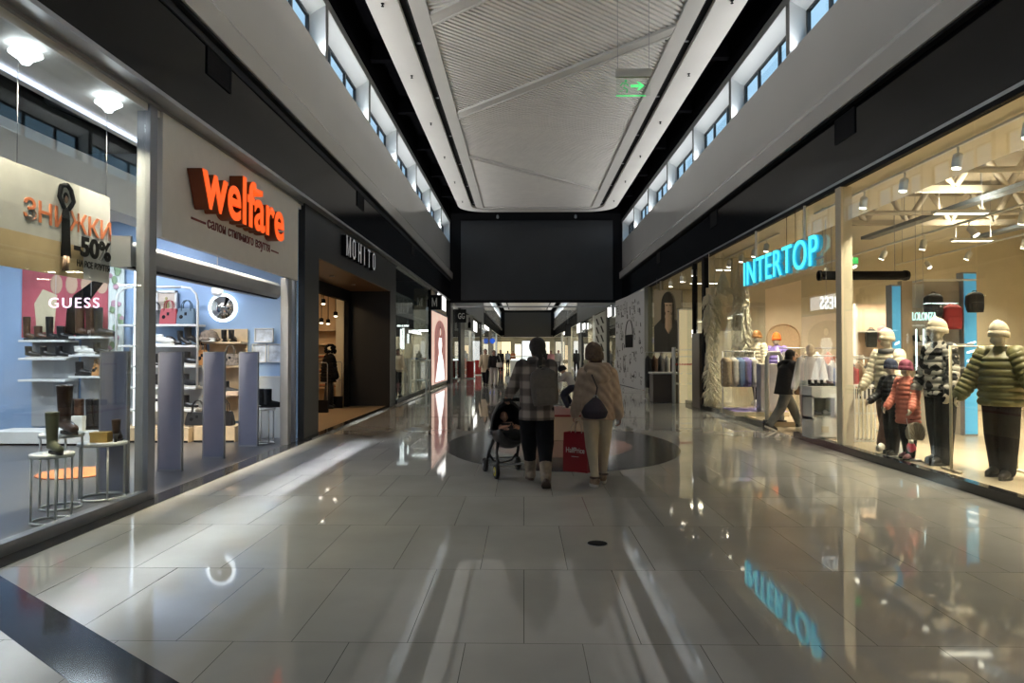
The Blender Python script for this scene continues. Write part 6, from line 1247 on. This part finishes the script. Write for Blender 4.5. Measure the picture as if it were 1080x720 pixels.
# her backpack
c = P['chest']; wp = Matrix.Translation(Vector((pA.x, pA.y+.02, 0))) @ Matrix.Rotation(.06, 4, 'Z'); bp = wp @ (P['pelvis']+P['up']*.02+Vector((.085, -.215, 0)))
bk = backpack('taupe backpack worn on the back of the person in the checked overshirt', bp, .0, .30, .40, .15, mat('taupe_canvas', (.12, .104, .092), .75, noise=.12, nscale=20, bump=.15), rot=(.05, -.10, .12), patch=False)
# stroller: shell seat with canopy on a four wheel frame
hA = Matrix.Translation(Vector((pA.x, pA.y+.02, 0))) @ Matrix.Rotation(.06, 4, 'Z') @ (PA['wrL']+PA['hdL']*.075)
HZ = hA.z-.02; _o = Matrix.Rotation(rad(18), 3, 'Z') @ Vector((-.10, -.31, 0)); sp = Vector((hA.x-_o.x, hA.y-_o.y, 0))
t = thing('stroller', 'black car seat stroller with a raised grey handle and a yellow rimmed wheel', 'stroller', sp, rad(18)); TS = t
M_shell = mat('black_plastic', (.010, .010, .012), .4); M_cnv = mat('black_canvas', (.012, .012, .013), .9, noise=.3, nscale=30)
b = MB()   # seat shell: a bucket open at the front top
for_r = []
for q in range(9):
    f = q/8; y = -.30+.58*f; zb = .42-.10*math.sin(PI*f)+.26*max(0, f-.55); hh = .17+.05*math.sin(PI*f); w_ = .17+.045*math.sin(PI*min(1, f+.15))
    for_r.append([Vector((w_*math.cos(a), y, zb+hh+hh*math.sin(a))) for a in [PI+PI*j/12 for j in range(13)]]+[Vector((w_*.86*math.cos(a), y, zb+hh+.01+hh*.84*math.sin(a))) for a in [2*PI-PI*j/12 for j in range(13)]])
b.loft(for_r); obj('seat_shell', b, M_shell, t)
obj('seat_pad', MB().loft([[Vector((.145*math.cos(a), -.26+.50*q/6, .50-.07*math.sin(PI*q/6)+.22*max(0, q/6-.55)+.055*math.sin(a)+.02)) for a in [2*PI*j/12 for j in range(12)]] for q in range(7)]), M_cnv, t)
b = MB(); n_ = 10
rg = []
for q in range(n_+1):
    a0 = rad(8+98*q/n_)       # canopy ribs fan up from the pivot behind the head
    rg.append([Vector((.205*math.cos(a), .02+(.02+.30*math.sin(a))*math.cos(a0)*1.0, .56+(.02+.33*math.sin(a))*math.sin(a0))) for a in [PI*j/14 for j in range(15)]]+[Vector((.192*math.cos(a), .02+(.01+.285*math.sin(a))*math.cos(a0), .55+(.01+.315*math.sin(a))*math.sin(a0))) for a in [PI-PI*j/14 for j in range(15)]])
b.loft(rg); obj('canopy', b, M_cnv, t)
hp = MB().tube([(-.21, .03, .52), (-.215, -.10, .74), (-.20, -.24, HZ-.07), (-.15, -.30, HZ-.01), (0, -.315, HZ), (.15, -.30, HZ-.01), (.20, -.24, HZ-.07), (.215, -.10, .74), (.21, .03, .52)], .016, 10); obj('handle_bar', hp, mat('grey_handle', (.22, .22, .22), .4, metal=.5), t)
obj('handle_grip', MB().tube([(-.15, -.303, HZ-.007), (0, -.315, HZ), (.15, -.303, HZ-.007)], .021, 10), M_rubber, t)
for sx in (-1, 1): obj('handle_hub', MB().tube([(sx*.19, .03, .52), (sx*.235, .03, .52)], .045, 16), M_alu, t)
for sx in (-1, 1):
    for y, wy in ((.10, .27), (-.10, -.25)):
        obj('leg', MB().tube([(sx*.15, y, .42), (sx*.185, y+(wy-y)*.3, .30), (sx*.19, y+(wy-y)*.75, .20), (sx*.19, wy, .09)], [.022, .02, .02, .018], 8), M_shell, t)
        rw = .085; wo = thing_w = MB().tube([(0, 0, 0)], .01) if 0 else MB()
        xw = sx*.215; wo.loft([[Vector((x, wy+r*math.cos(2*PI*j/24), .088+r*math.sin(2*PI*j/24))) for j in range(24)] for r, x in ((.055, xw-.022), (.082, xw-.020), (.086, xw-.01), (.086, xw+.01), (.082, xw+.020), (.055, xw+.022))], closed=True); wl = obj('wheel', wo, M_rubber, t)
        yl = sx < 0 and wy < 0
        obj('wheel_rim', MB().tube([(xw-.024, wy, .088), (xw+.024, wy, .088)], .054, 18), mat('yellow_rim', (.45, .42, .04), .5) if yl else M_shell, wl); obj('wheel_cap', MB().tube([(xw-.03, wy, .088), (xw+.03, wy, .088)], .02, 12), M_alu, wl)
obj('cross_axle', MB().tube([(-.19, -.22, .17), (0, -.20, .15), (.19, -.22, .17)], .012, 8).tube([(-.19, .23, .17), (.19, .23, .17)], .012, 8), M_alu, t)
obj('under_bow', MB().tube([(-.19, .2, .24), (-.12, .22, .14), (0, .23, .11), (.12, .22, .14), (.19, .2, .24)], .014, 8), M_shell, t)
obj('foot_cover', MB().ball((0, -.19, .50), (.15, .12, .085), 14), M_cnv, t)
# the baby in it, facing the pusher
t2 = thing('baby', 'baby lying in the black stroller, face turned to the pusher', 'person', sp, rad(18)); b = MB(); c = Vector((-.03, .06, .70)); Mb = Euler((rad(35), 0, PI)).to_matrix(); add_head(b, c, .62, Mb, True)
b.ell([(0, -.02, .52, .10, .08), (0, .02, .58, .11, .09), (0, .05, .64, .07, .06)], 14); b.chain([(-.09, .02, .59), (-.11, -.07, .58), (-.05, -.12, .60)], [.03, .027, .02], 8); b.chain([(.09, .02, .59), (.11, -.07, .58), (.05, -.12, .60)], [.03, .027, .02], 8); b.chain([(-.05, -.02, .53), (-.06, -.2, .56)], [.045, .03], 8); b.chain([(.05, -.02, .53), (.06, -.2, .56)], [.045, .03], 8)
for sx in (-1, 1): add_hand(b, Vector((sx*.05, -.12, .60)), Vector((-sx*.5, -.6, .2)), sx, .45, 30)
obj('body', b.fused(.006, 2, 'body'), M_skin, t2); obj('suit', MB().ell([(0, -.14, .55, .12, .09), (0, -.04, .56, .135, .11), (0, .03, .61, .12, .085), (0, .05, .645, .05, .045)], 16), M_dark, t2)
# ---------------------------------------------------------------- the person in the beige hooded jacket
M_beige = quilt_mat('beige_quilted_jacket', (.46, .345, .26)); M_ecru = mat('ecru_trousers', (.50, .42, .31), .8, noise=.08, nscale=10); M_knit = mat('brown_knit_hat', (.13, .09, .065), .95, noise=.25, nscale=40, bump=.4)
pB = onfloor(631, 512)
t, P, M = figure('person', 'person in a beige hooded jacket, brown hat and cream trousers carrying the red bag', 'person', (pB.x-.0, pB.y+.05, 0), .05, 1.52, {'legs': ((-6, 8, .03, -6), (12, 6, .0)), 'arms': ((6, 12, 10), (-4, 12, 8)), 'lean': 3, 'head_x': -.03, 'head_lean': 0}, .0065, headrot=(4, -8, 12), curl=(80, 45), hside=(Vector((0, 1, 0)), Vector((0, 1, 0))))
PB = P; TB = t
obj('trousers', trousers(P, .008, (.115, .082, .062, .050), .10), M_ecru, t)
obj('jacket', jacket(P, .009, -.11, (.215, .21, .215, .215), (.16, .155, .15, .14), (.098, .085, .068), .96), M_beige, t)
s = P['s']; b = MB(); c = P['neck']; b.chain([c+Vector((-.11, .03, .02)), c+Vector((-.09, -.06, .015)), c+Vector((0, -.11, -.005)), c+Vector((.09, -.06, .015)), c+Vector((.11, .03, .02))], [.055, .070, .082, .070, .055], 12); b.ball(c+Vector((.0, -.12, -.06)), (.15, .07, .10), 16); b.ball(c+Vector((0, -.02, .03)), (.11, .1, .06), 14); obj('hood', b.fused(.009, 3, 'hood'), M_beige, t)
obj('hat', beanie(P, M, 1.26, .07), M_knit, t); b = MB(); q = lambda v: P['head']+M @ (Vector(v)*s); b.ball(q((0, -.05, -.03)), (.074, .055, .06), 14); obj('hair', b, M_hairm, t); eyes(P, M, t)
for n in 'LR':
    u, so = footwear(P, n, .007, 'sneaker', 0, .98); obj('sneaker_upper', u, mat('tan_sneaker', (.30, .20, .13), .6, noise=.5, nscale=14), t); obj('sneaker_sole', so, M_wsole, t)
    an = P['ankle'+n]; obj('ankle_strap', MB().tube([an+Vector((.055*math.cos(a), .055*math.sin(a), .03)) for a in [2*PI*j/14 for j in range(14)]], .014, 8, closed=True), M_brownl, t)
WB = Matrix.Translation(TB.location) @ Matrix.Rotation(.05, 4, 'Z')
# dark shoulder bag
M_plum = mat('plum_leather', (.022, .013, .024), .45, noise=.2, nscale=8, bump=.2); bc = WB @ (PB['pelvis']+Vector((-.065, -.20, .045)))
t = thing('shoulder_bag', 'dark plum hobo bag hanging on the back of the person in beige', 'bag', bc)
b = MB(); b.ell([(0, 0, -.12, .07, .03), (0, -.005, -.105, .125, .055), (0, -.01, -.04, .150, .065), (0, 0, .03, .115, .055), (.01, 0, .09, .06, .035), (.01, .01, .12, .025, .018)], 18); obj('bag_body', b.fused(.008, 2, 'bag'), M_plum, t)
L_ = lambda v: WB @ v - bc
shl = L_(PB['shL']+Vector((.045, .0, .095))); obj('bag_strap', MB().tube([(.01, .01, .10), L_(PB['chest']+Vector((-.03, -.185, -.05))), L_(PB['chest']+Vector((-.085, -.17, .08))), shl], .014, 8, flat=.5), M_plum, t); obj('bag_ring', MB().tube([(.01+.022*math.cos(a), 0, .12+.022*math.sin(a)) for a in [2*PI*j/14 for j in range(14)]], .006, 6, closed=True), M_steel, t)
# red carrier bag with handles up to the hand
hd = WB @ (PB['wrL']+PB['hdL']*.085)
t = thing('carrier_bag', 'large red paper carrier bag with white lettering held beside the cream trousers', 'bag', (hd.x+.06, hd.y-.03, hd.z-.57), rad(-32)); M_redbag = mat('red_paper', (.30, .010, .018), .38, noise=.08, nscale=5)
W_, D_, H_ = .31, .17, .44
b = MB(); b.loft([[Vector((sx*W_/2*k, sy*D_/2*k2, z)) for sx, sy in ((-1, -1), (1, -1), (1, 1), (-1, 1))] for z, k, k2 in ((0, 1, 1), (H_*.5, 1.0, .97), (H_, 1.0, .8))], caps=False, sm=False); b.loft([[Vector((sx*(W_/2-.004)*k, sy*(D_/2-.004)*k2, z)) for sx, sy in ((-1, -1), (1, -1), (1, 1), (-1, 1))] for z, k, k2 in ((H_, 1.0, .8), (.008, 1, 1))], caps=False, sm=False); b.box(-W_/2, W_/2, -D_/2, D_/2, 0, .006); obj('bag_body', b, M_redbag, t)
for sy in (-1, 1): obj('bag_handle', MB().tube([(-.07, sy*.058, H_-.03), (-.065, sy*.05, H_+.06), (-.03, sy*.02, H_+.125), (.0, 0, H_+.14), (.03, sy*.02, H_+.125), (.065, sy*.05, H_+.06), (.07, sy*.058, H_-.03)], .006, 6), mat('pale_cord', (.55, .45, .38), .8), t)
M_wink = mat('white_print', (.75, .72, .70), .6)
obj('lettering', fit(text('HalfPrice', .1, .0008, .001), .235, .062), M_wink, t, (-.115, -D_/2*.985-.003, .215), R_FACE)
obj('small_lettering', MB().box(-.045, .045, -.003, 0, 0, .006), M_wink, t, (.0, -D_/2-.0, .17))
obj('side_lettering', fit(text('HalfPrice', .1, .0008, .001), .25, .05), M_wink, t, (W_/2+.003, -.025, .36), Euler((PI/2, PI/2, PI/2)))
# ---------------------------------------------------------------- the child at the bench
M_wj = mat('white_jacket_cloth', (.50, .48, .46), .8, noise=.1, nscale=10); M_nv = mat('navy_trousers', (.012, .016, .035), .8, noise=.2, nscale=15)
t, P, M = figure('child', 'small child in a white jacket, dark hat and navy trousers kneeling at the bench', 'person', (at(604, 420, 12.95).x, 12.95, .445), rad(60), .92, {'legs': ((45, 70, -.02), (60, 95, 0)), 'arms': ((45, 8, 50, 20), (40, 8, 55, 20)), 'lean': 26, 'head_lean': 34}, .008, headrot=(-28, 0, 10))
obj('trousers', trousers(P, .009, (.13, .115, .10, .09), .05), M_nv, t); obj('jacket', jacket(P, .009, -.04, (.18, .18, .175, .175), (.14, .14, .135, .12), (.085, .075, .06), .95), M_wj, t)
obj('hat', beanie(P, M, 1.32, .06), M_dark, t)
for n in 'LR': u, so = footwear(P, n, .008, 'sneaker', 0, 1.05); obj('sneaker_upper', u, M_whitel, t); obj('sneaker_sole', so, M_wsole, t)
# ---------------------------------------------------------------- the man in black walking into the right shop
M_gt = mat('grey_trousers', (.115, .12, .115), .85, noise=.12, nscale=12)
pc = onfloor(826, 453)
t, P, M = figure('person', 'person in a black hooded jacket and grey trousers striding into the right shop', 'person', (pc.x+.02, pc.y-.05, 0), rad(-74), 1.60, {'legs': ((33, 10, .02, 6), (-24, 14, .0, -24)), 'arms': ((12, 8, 55, 10), (18, 8, 50, 10)), 'lean': 8, 'head_lean': 14}, .0075, headrot=(-3, 0, 0), curl=(50, 50))
obj('trousers', trousers(P, .009, (.12, .10, .085, .078), .03), M_gt, t); obj('jacket', jacket(P, .009, -.13, (.23, .215, .21, .205), (.19, .17, .165, .15), (.105, .092, .07), .96), M_dark, t)
s = P['s']; b = MB(); c = P['head']; b.ball(c+Vector((0, -.022, .03))*s, (.096*s, .105*s, .105*s), 16); b.ball(c+Vector((0, -.05, -.05))*s, (.10*s, .075*s, .09*s), 14); b.ball(P['neck']+Vector((0, -.02, .02)), (.12*s, .11*s, .06*s), 14); b.ball(c+Vector((0, .06, .075))*s, (.06*s, .05*s, .02*s), 10); obj('hood', b.fused(.009, 3, 'hood'), M_dark, t); eyes(P, M, t)
obj('pocket_flap', MB().tube([(.0, .0, 0), (.0, .12, .0)], .008, 6), M_alu, t, (P['waist'].x+.215*s, P['waist'].y+.02, P['waist'].z-.04))
for n in 'LR': u, so = footwear(P, n, .008, 'sneaker', 0, 1.1); obj('sneaker_upper', u, M_leather, t); obj('sneaker_sole', so, M_wsole, t)
# ---------------------------------------------------------------- passers by in the distance
def passer(label, px, py, H, rz, top, bot, pose, hair, vox=.016, hem=-.1, bag=None):
    p = onfloor(px, py); t, P, M = figure('person', label, 'person', p, rz, H, pose, vox, hands=True)
    obj('trousers', trousers(P, vox, (.115, .09, .08, .07), .05), bot, t); obj('coat', jacket(P, vox, hem, (.215, .20, .195, .195), (.17, .155, .15, .13), (.09, .08, .06), .96), top, t)
    s = P['s']; b = MB().ball(P['head']+Vector((0, -.02, .03))*s, (.09*s, .10*s, .10*s), 12).ball(P['head']+Vector((0, -.06, -.08))*s, (.08*s, .05*s, .12*s), 10); obj('hair', b, hair, t)
    for n in 'LR': u, so = footwear(P, n, vox, 'sneaker', 0, 1.1); obj('shoe_upper', u, M_leather, t); obj('shoe_sole', so, M_rubber, t)
    return t
wk1 = {'legs': ((16, 4), (-14, 14, 0, -10)), 'arms': ((-12, 8, 12), (16, 8, 15)), 'lean': 3}; wk2 = {'legs': ((-14, 14, 0, -10), (16, 4)), 'arms': ((14, 8, 15), (-12, 8, 12)), 'lean': 3}
passer('person in a cream coat and black trousers, left one of the pair under the portal', 512, 406.5, 1.66, PI-.1, mat('cream_coat', (.55, .47, .32), .8), M_bk, wk1, M_hairb, .013, -.28)
t = passer('person in a black jacket and pale trousers, right one of the pair under the portal', 521, 407.5, 1.60, PI, M_dark, mat('pale_skirt', (.40, .38, .36), .8), wk1, M_hairb, .013, -.02)
passer('person in a dark coat walking away on the right beyond the portal', 608, 392.5, 1.72, .1, M_dark, M_bk, wk1, M_hairb, .016, -.2)
passer('person in a dark long coat far down the left of the passage', 528, 393, 1.7, PI, M_dark, M_bk, wk2, M_hairb, .02, -.25)
passer('person in a grey jacket far down the middle of the passage left of the kiosk', 535.5, 388, 1.7, 0, c_grey, M_bk, wk1, M_hairb, .02)
passer('person in a light grey jacket by the cream pillar far down on the right', 589, 391.5, 1.7, PI, mat('pale_grey_coat', (.35, .34, .34), .8), c_grey, wk2, M_hairm, .02)
passer('person in a pinkish jacket beside the head of the person in the checked overshirt', 581, 393, 1.65, PI, c_pink, M_bk, wk1, M_hairm, .02)
passer('person in black far down the passage left of the pinkish jacket', 575.5, 389.5, 1.7, 0, M_dark, M_bk, wk2, M_hairb, .02)
passer('person in a rust jacket far down the left side of the passage', 541, 387, 1.7, PI, c_rust, M_bk, wk1, M_hairb, .02)

# ---------------------------------------------------------------- window mannequins of the right shop
def mannequin(label, px, py, Y, z0, rz, H, pose, top, bot, hat, shoe_m, kw=None, kind='puffer', vox=.011, rt=(.115, .10, .09, .08), boot='boot', hem=None, hatk=1.08, hi=.09):
    p = at(px, py, Y); t, P, M = figure('mannequin', label, 'mannequin', (p.x, Y, z0), rz, H, pose, vox, M_mann, face=False)
    obj('trousers', trousers(P, vox, rt, .03), bot, t)
    k = dict(hem=-.12, w_=(.195, .195, .19, .18), dpt=(.165, .16, .15, .13), sl=(.086, .082, .066), puff=.13, it=2); k.update(kw or {}); obj('puffer_jacket', jacket(P, vox, **k), top, t)
    if hat: obj('beanie', beanie(P, M, hatk, hi), hat, t)
    for n in 'LR': u, so = footwear(P, n, vox, boot, .12, 1.15); obj('boot_upper', u, shoe_m, t); obj('boot_sole', so, M_rubber if shoe_m is not M_whitel else M_wsole, t)
    return t, P, M
st = {'legs': ((4, 2), (-4, 2)), 'arms': ((5, 12, 15), (5, 12, 15)), 'lean': 1}
M_crh = mat('cream_knit', (.66, .58, .44), .9, noise=.1, nscale=40, bump=.4); M_crj = mat('cream_puffer', (.74, .66, .50), .5, noise=.06); M_blk = mat('black_puffer', (.014, .014, .016), .35, noise=.2); M_camo = camo_mat('black_white_puffer', (.016, .016, .018), (.55, .52, .47), 9)
M_coral = mat('coral_puffer', (.78, .25, .18), .5, noise=.12, nscale=6); M_olive = mat('olive_puffer', (.15, .14, .055), .5, noise=.1); M_choc = mat('brown_trousers', (.075, .035, .025), .7, noise=.1); M_plumk = mat('berry_knit', (.28, .07, .12), .9, noise=.2, nscale=40, bump=.4); M_nvk = mat('navy_knit', (.03, .04, .08), .9, noise=.2, nscale=40, bump=.4)
t, P, M = mannequin('adult mannequin in a cream beanie, cream puffer jacket, brown wide trousers and white boots', 938, 440, 10.05, .107, rad(120), 1.68, {'legs': ((18, 4, .02), (-10, 6, .0)), 'arms': ((15, 14, 30), (10, 14, 20)), 'lean': 2}, M_crj, M_choc, M_crh, M_whitel, rt=(.125, .115, .11, .105))
obj('scarf', MB().tube([P['neck']+Vector((.10*math.cos(a), .09*math.sin(a), -.01)) for a in [2*PI*j/14 for j in range(14)]], .04, 8, closed=True), c_grey, t)
mannequin('adult mannequin in a cream beanie and black and white puffer with black trousers', 992, 440, 8.70, .107, rad(100), 1.74, st, M_camo, M_dark, M_crh, M_leather, rt=(.125, .115, .105, .10))
mannequin('child mannequin in a navy beanie, shiny black puffer and black trousers', 941.5, 440, 9.50, .107, rad(110), 1.24, {'legs': ((6, 2), (-4, 2)), 'arms': ((15, 10, 40), (15, 10, 40)), 'lean': 1}, M_blk, M_dark, M_nvk, M_leather, hatk=1.22, hi=.07, rt=(.12, .105, .095, .085))
mannequin('child mannequin in a berry beanie and long coral puffer jacket', 957.5, 440, 9.10, .107, rad(110), 1.23, {'legs': ((4, 2), (-6, 2)), 'arms': ((12, 10, 25), (12, 10, 25)), 'lean': 1}, M_coral, M_dark, M_plumk, mat('pink_boot', (.45, .20, .24), .5), dict(hem=-.30, w_=(.225, .215, .205, .19)), hatk=1.22, hi=.07, rt=(.12, .105, .09, .08))
mannequin('mannequin in a bulky olive puffer jacket nearest the viewer in the right window', 1056, 440, 7.75, .107, rad(120), 1.66, {'legs': ((5, 2), (-5, 2)), 'arms': ((10, 30, 15), (10, 22, 15)), 'lean': 1}, M_olive, M_dark, M_crh, M_leather, dict(w_=(.23, .23, .22, .20), dpt=(.19, .18, .17, .15), sl=(.11, .105, .085)))
mannequin('mannequin in a tan cap and cream puffer with dark trousers left of the entrance', 800, 430, 16.9, .22, rad(120), 1.74, {'legs': ((22, 30, .0), (-4, 2)), 'arms': ((5, 12, 15), (5, 12, 15)), 'lean': 1}, M_crj, M_dark, M_tan, M_whitel, dict(hem=-.06), vox=.014)
mannequin('mannequin in an orange beanie and purple puffer left of the entrance', 820, 430, 17.2, .107, rad(140), 1.80, st, mat('purple_puffer', (.22, .17, .50), .5), M_dark, mat('orange_knit', (.75, .14, .02), .8, bump=.3), M_leather, vox=.014)
mannequin('mannequin in a long white shirt jacket behind the low white cabinet', 855, 420, 12.6, .007, rad(150), 1.62, st, mat('white_shirt_cloth', (.68, .68, .70), .7), c_grey, None, M_whitel, dict(puff=0, hem=-.18), vox=.013)
t, P, M = mannequin('mannequin wrapped in a curly black fur coat inside the dark shop doorway', 347, 400, 18.3, .006, rad(-60), 1.64, {'legs': ((6, 2), (-6, 2)), 'arms': ((5, 12, 15), (5, 12, 15)), 'lean': 1}, mat('black_fur', (.008, .008, .009), .95, spec=.1, bump=.8, bscale=70), M_dark, None, M_leather, dict(hem=-.20, w_=(.25, .25, .24, .22), dpt=(.22, .21, .2, .18), sl=(.12, .115, .10)), vox=.013)
random.seed(9); b = MB()
for q in range(46): a, e_ = random.uniform(0, 2*PI), random.uniform(-.5, 1.3); b.ball(P['head']+Vector((.13*math.cos(a)*math.cos(e_), .13*math.sin(a)*math.cos(e_), .13*math.sin(e_)+.01)), .042, 8)
obj('fur_hood', b, MATS['black_fur'], t)
p = at(420, 400, 23.6); t, P, M = mannequin('mannequin in a beige top and black trousers in the left glass shop window', 420.5, 400, 23.2, .007, rad(-40), 1.62, st, c_beige, M_dark, None, M_leather, dict(puff=0, hem=.02, w_=(.18, .17, .18, .19), dpt=(.13, .125, .13, .12), sl=(.07, .06, .05)), vox=.014)
obj('hair', MB().ball(P['head']+Vector((0, -.02, .02)), (.09, .1, .11), 12).ball(P['head']+Vector((0, -.06, -.1)), (.08, .05, .12), 10), M_hairb, t)
# accessories by the children
p = at(965.5, 468, 8.95)
t = thing('shell_bag', 'round ribbed cream shell bag on a clear stand before the coral puffer', 'bag', (p.x, 8.95, .107)); z_ = at(965, 456, 8.95).z-.107
b = MB(); n_ = 25
pr = [(.115*(1+.03*(j % 2))*math.cos(PI*1.25-PI*1.5*j/n_), .135*(1+.03*(j % 2))*math.sin(PI*1.25-PI*1.5*j/n_)) for j in range(n_+1)]; b.prism([(x, z_+z) for x, z in pr], -.035, .035, 'y'); obj('bag_body', b, mat('shell_cream', (.58, .50, .38), .6, noise=.12), t, bev=.012)
for j in range(9): a = PI*1.1-PI*1.2*j/8; obj('rib', MB().tube([(0, -.036, z_-.09), (.10*math.cos(a), -.042, z_+.12*math.sin(a))], .006, 5), mat('shell_rib', (.42, .34, .24), .6), t)
obj('clear_stand', MB().tube([(0, 0, .01), (0, 0, z_-.10)], .012, 8), GL, t); obj('stand_foot', MB().lathe([(.07, 0), (.07, .012), (.01, .016)], 18), M_alu, t)
p = at(956, 462, 9.0); t = thing('mitten', 'bright pink and red child mitten hanging beside the cream shell bag', 'mitten', (p.x-.02, 8.86, .107+.12)); b = MB(); b.ball((0, 0, .06), (.055, .03, .07), 12).ball((.05, 0, .05), (.018, .018, .035), 8); obj('mitten_hand', b.fused(.008, 1), mat('pink_knit', (.75, .10, .16), .8), t); obj('cuff', MB().tube([(0, 0, .11), (0, 0, .155)], .042, 12, flat=.6), M_whitel, t); obj('hang_cord', MB().tube([(0, 0, .15), (.0, .1, .42)], .004, 5), M_whitel, t)
p = onfloor(521, 407.5)
t = thing('shoulder_bag', 'white shoulder bag carried by the person in the black jacket under the portal', 'bag', (p.x+.24, p.y-.12, .85)); obj('bag_body', MB().ell([(0, 0, 0, .10, .05), (0, 0, .04, .14, .065), (0, 0, .18, .13, .06), (0, 0, .22, .10, .03)], 14), M_whitel, t); obj('bag_strap', MB().tube([(-.09, 0, .2), (-.10, .08, .52), (-.02, .12, .53), (.09, 0, .2)], .012, 6), M_whitel, t)
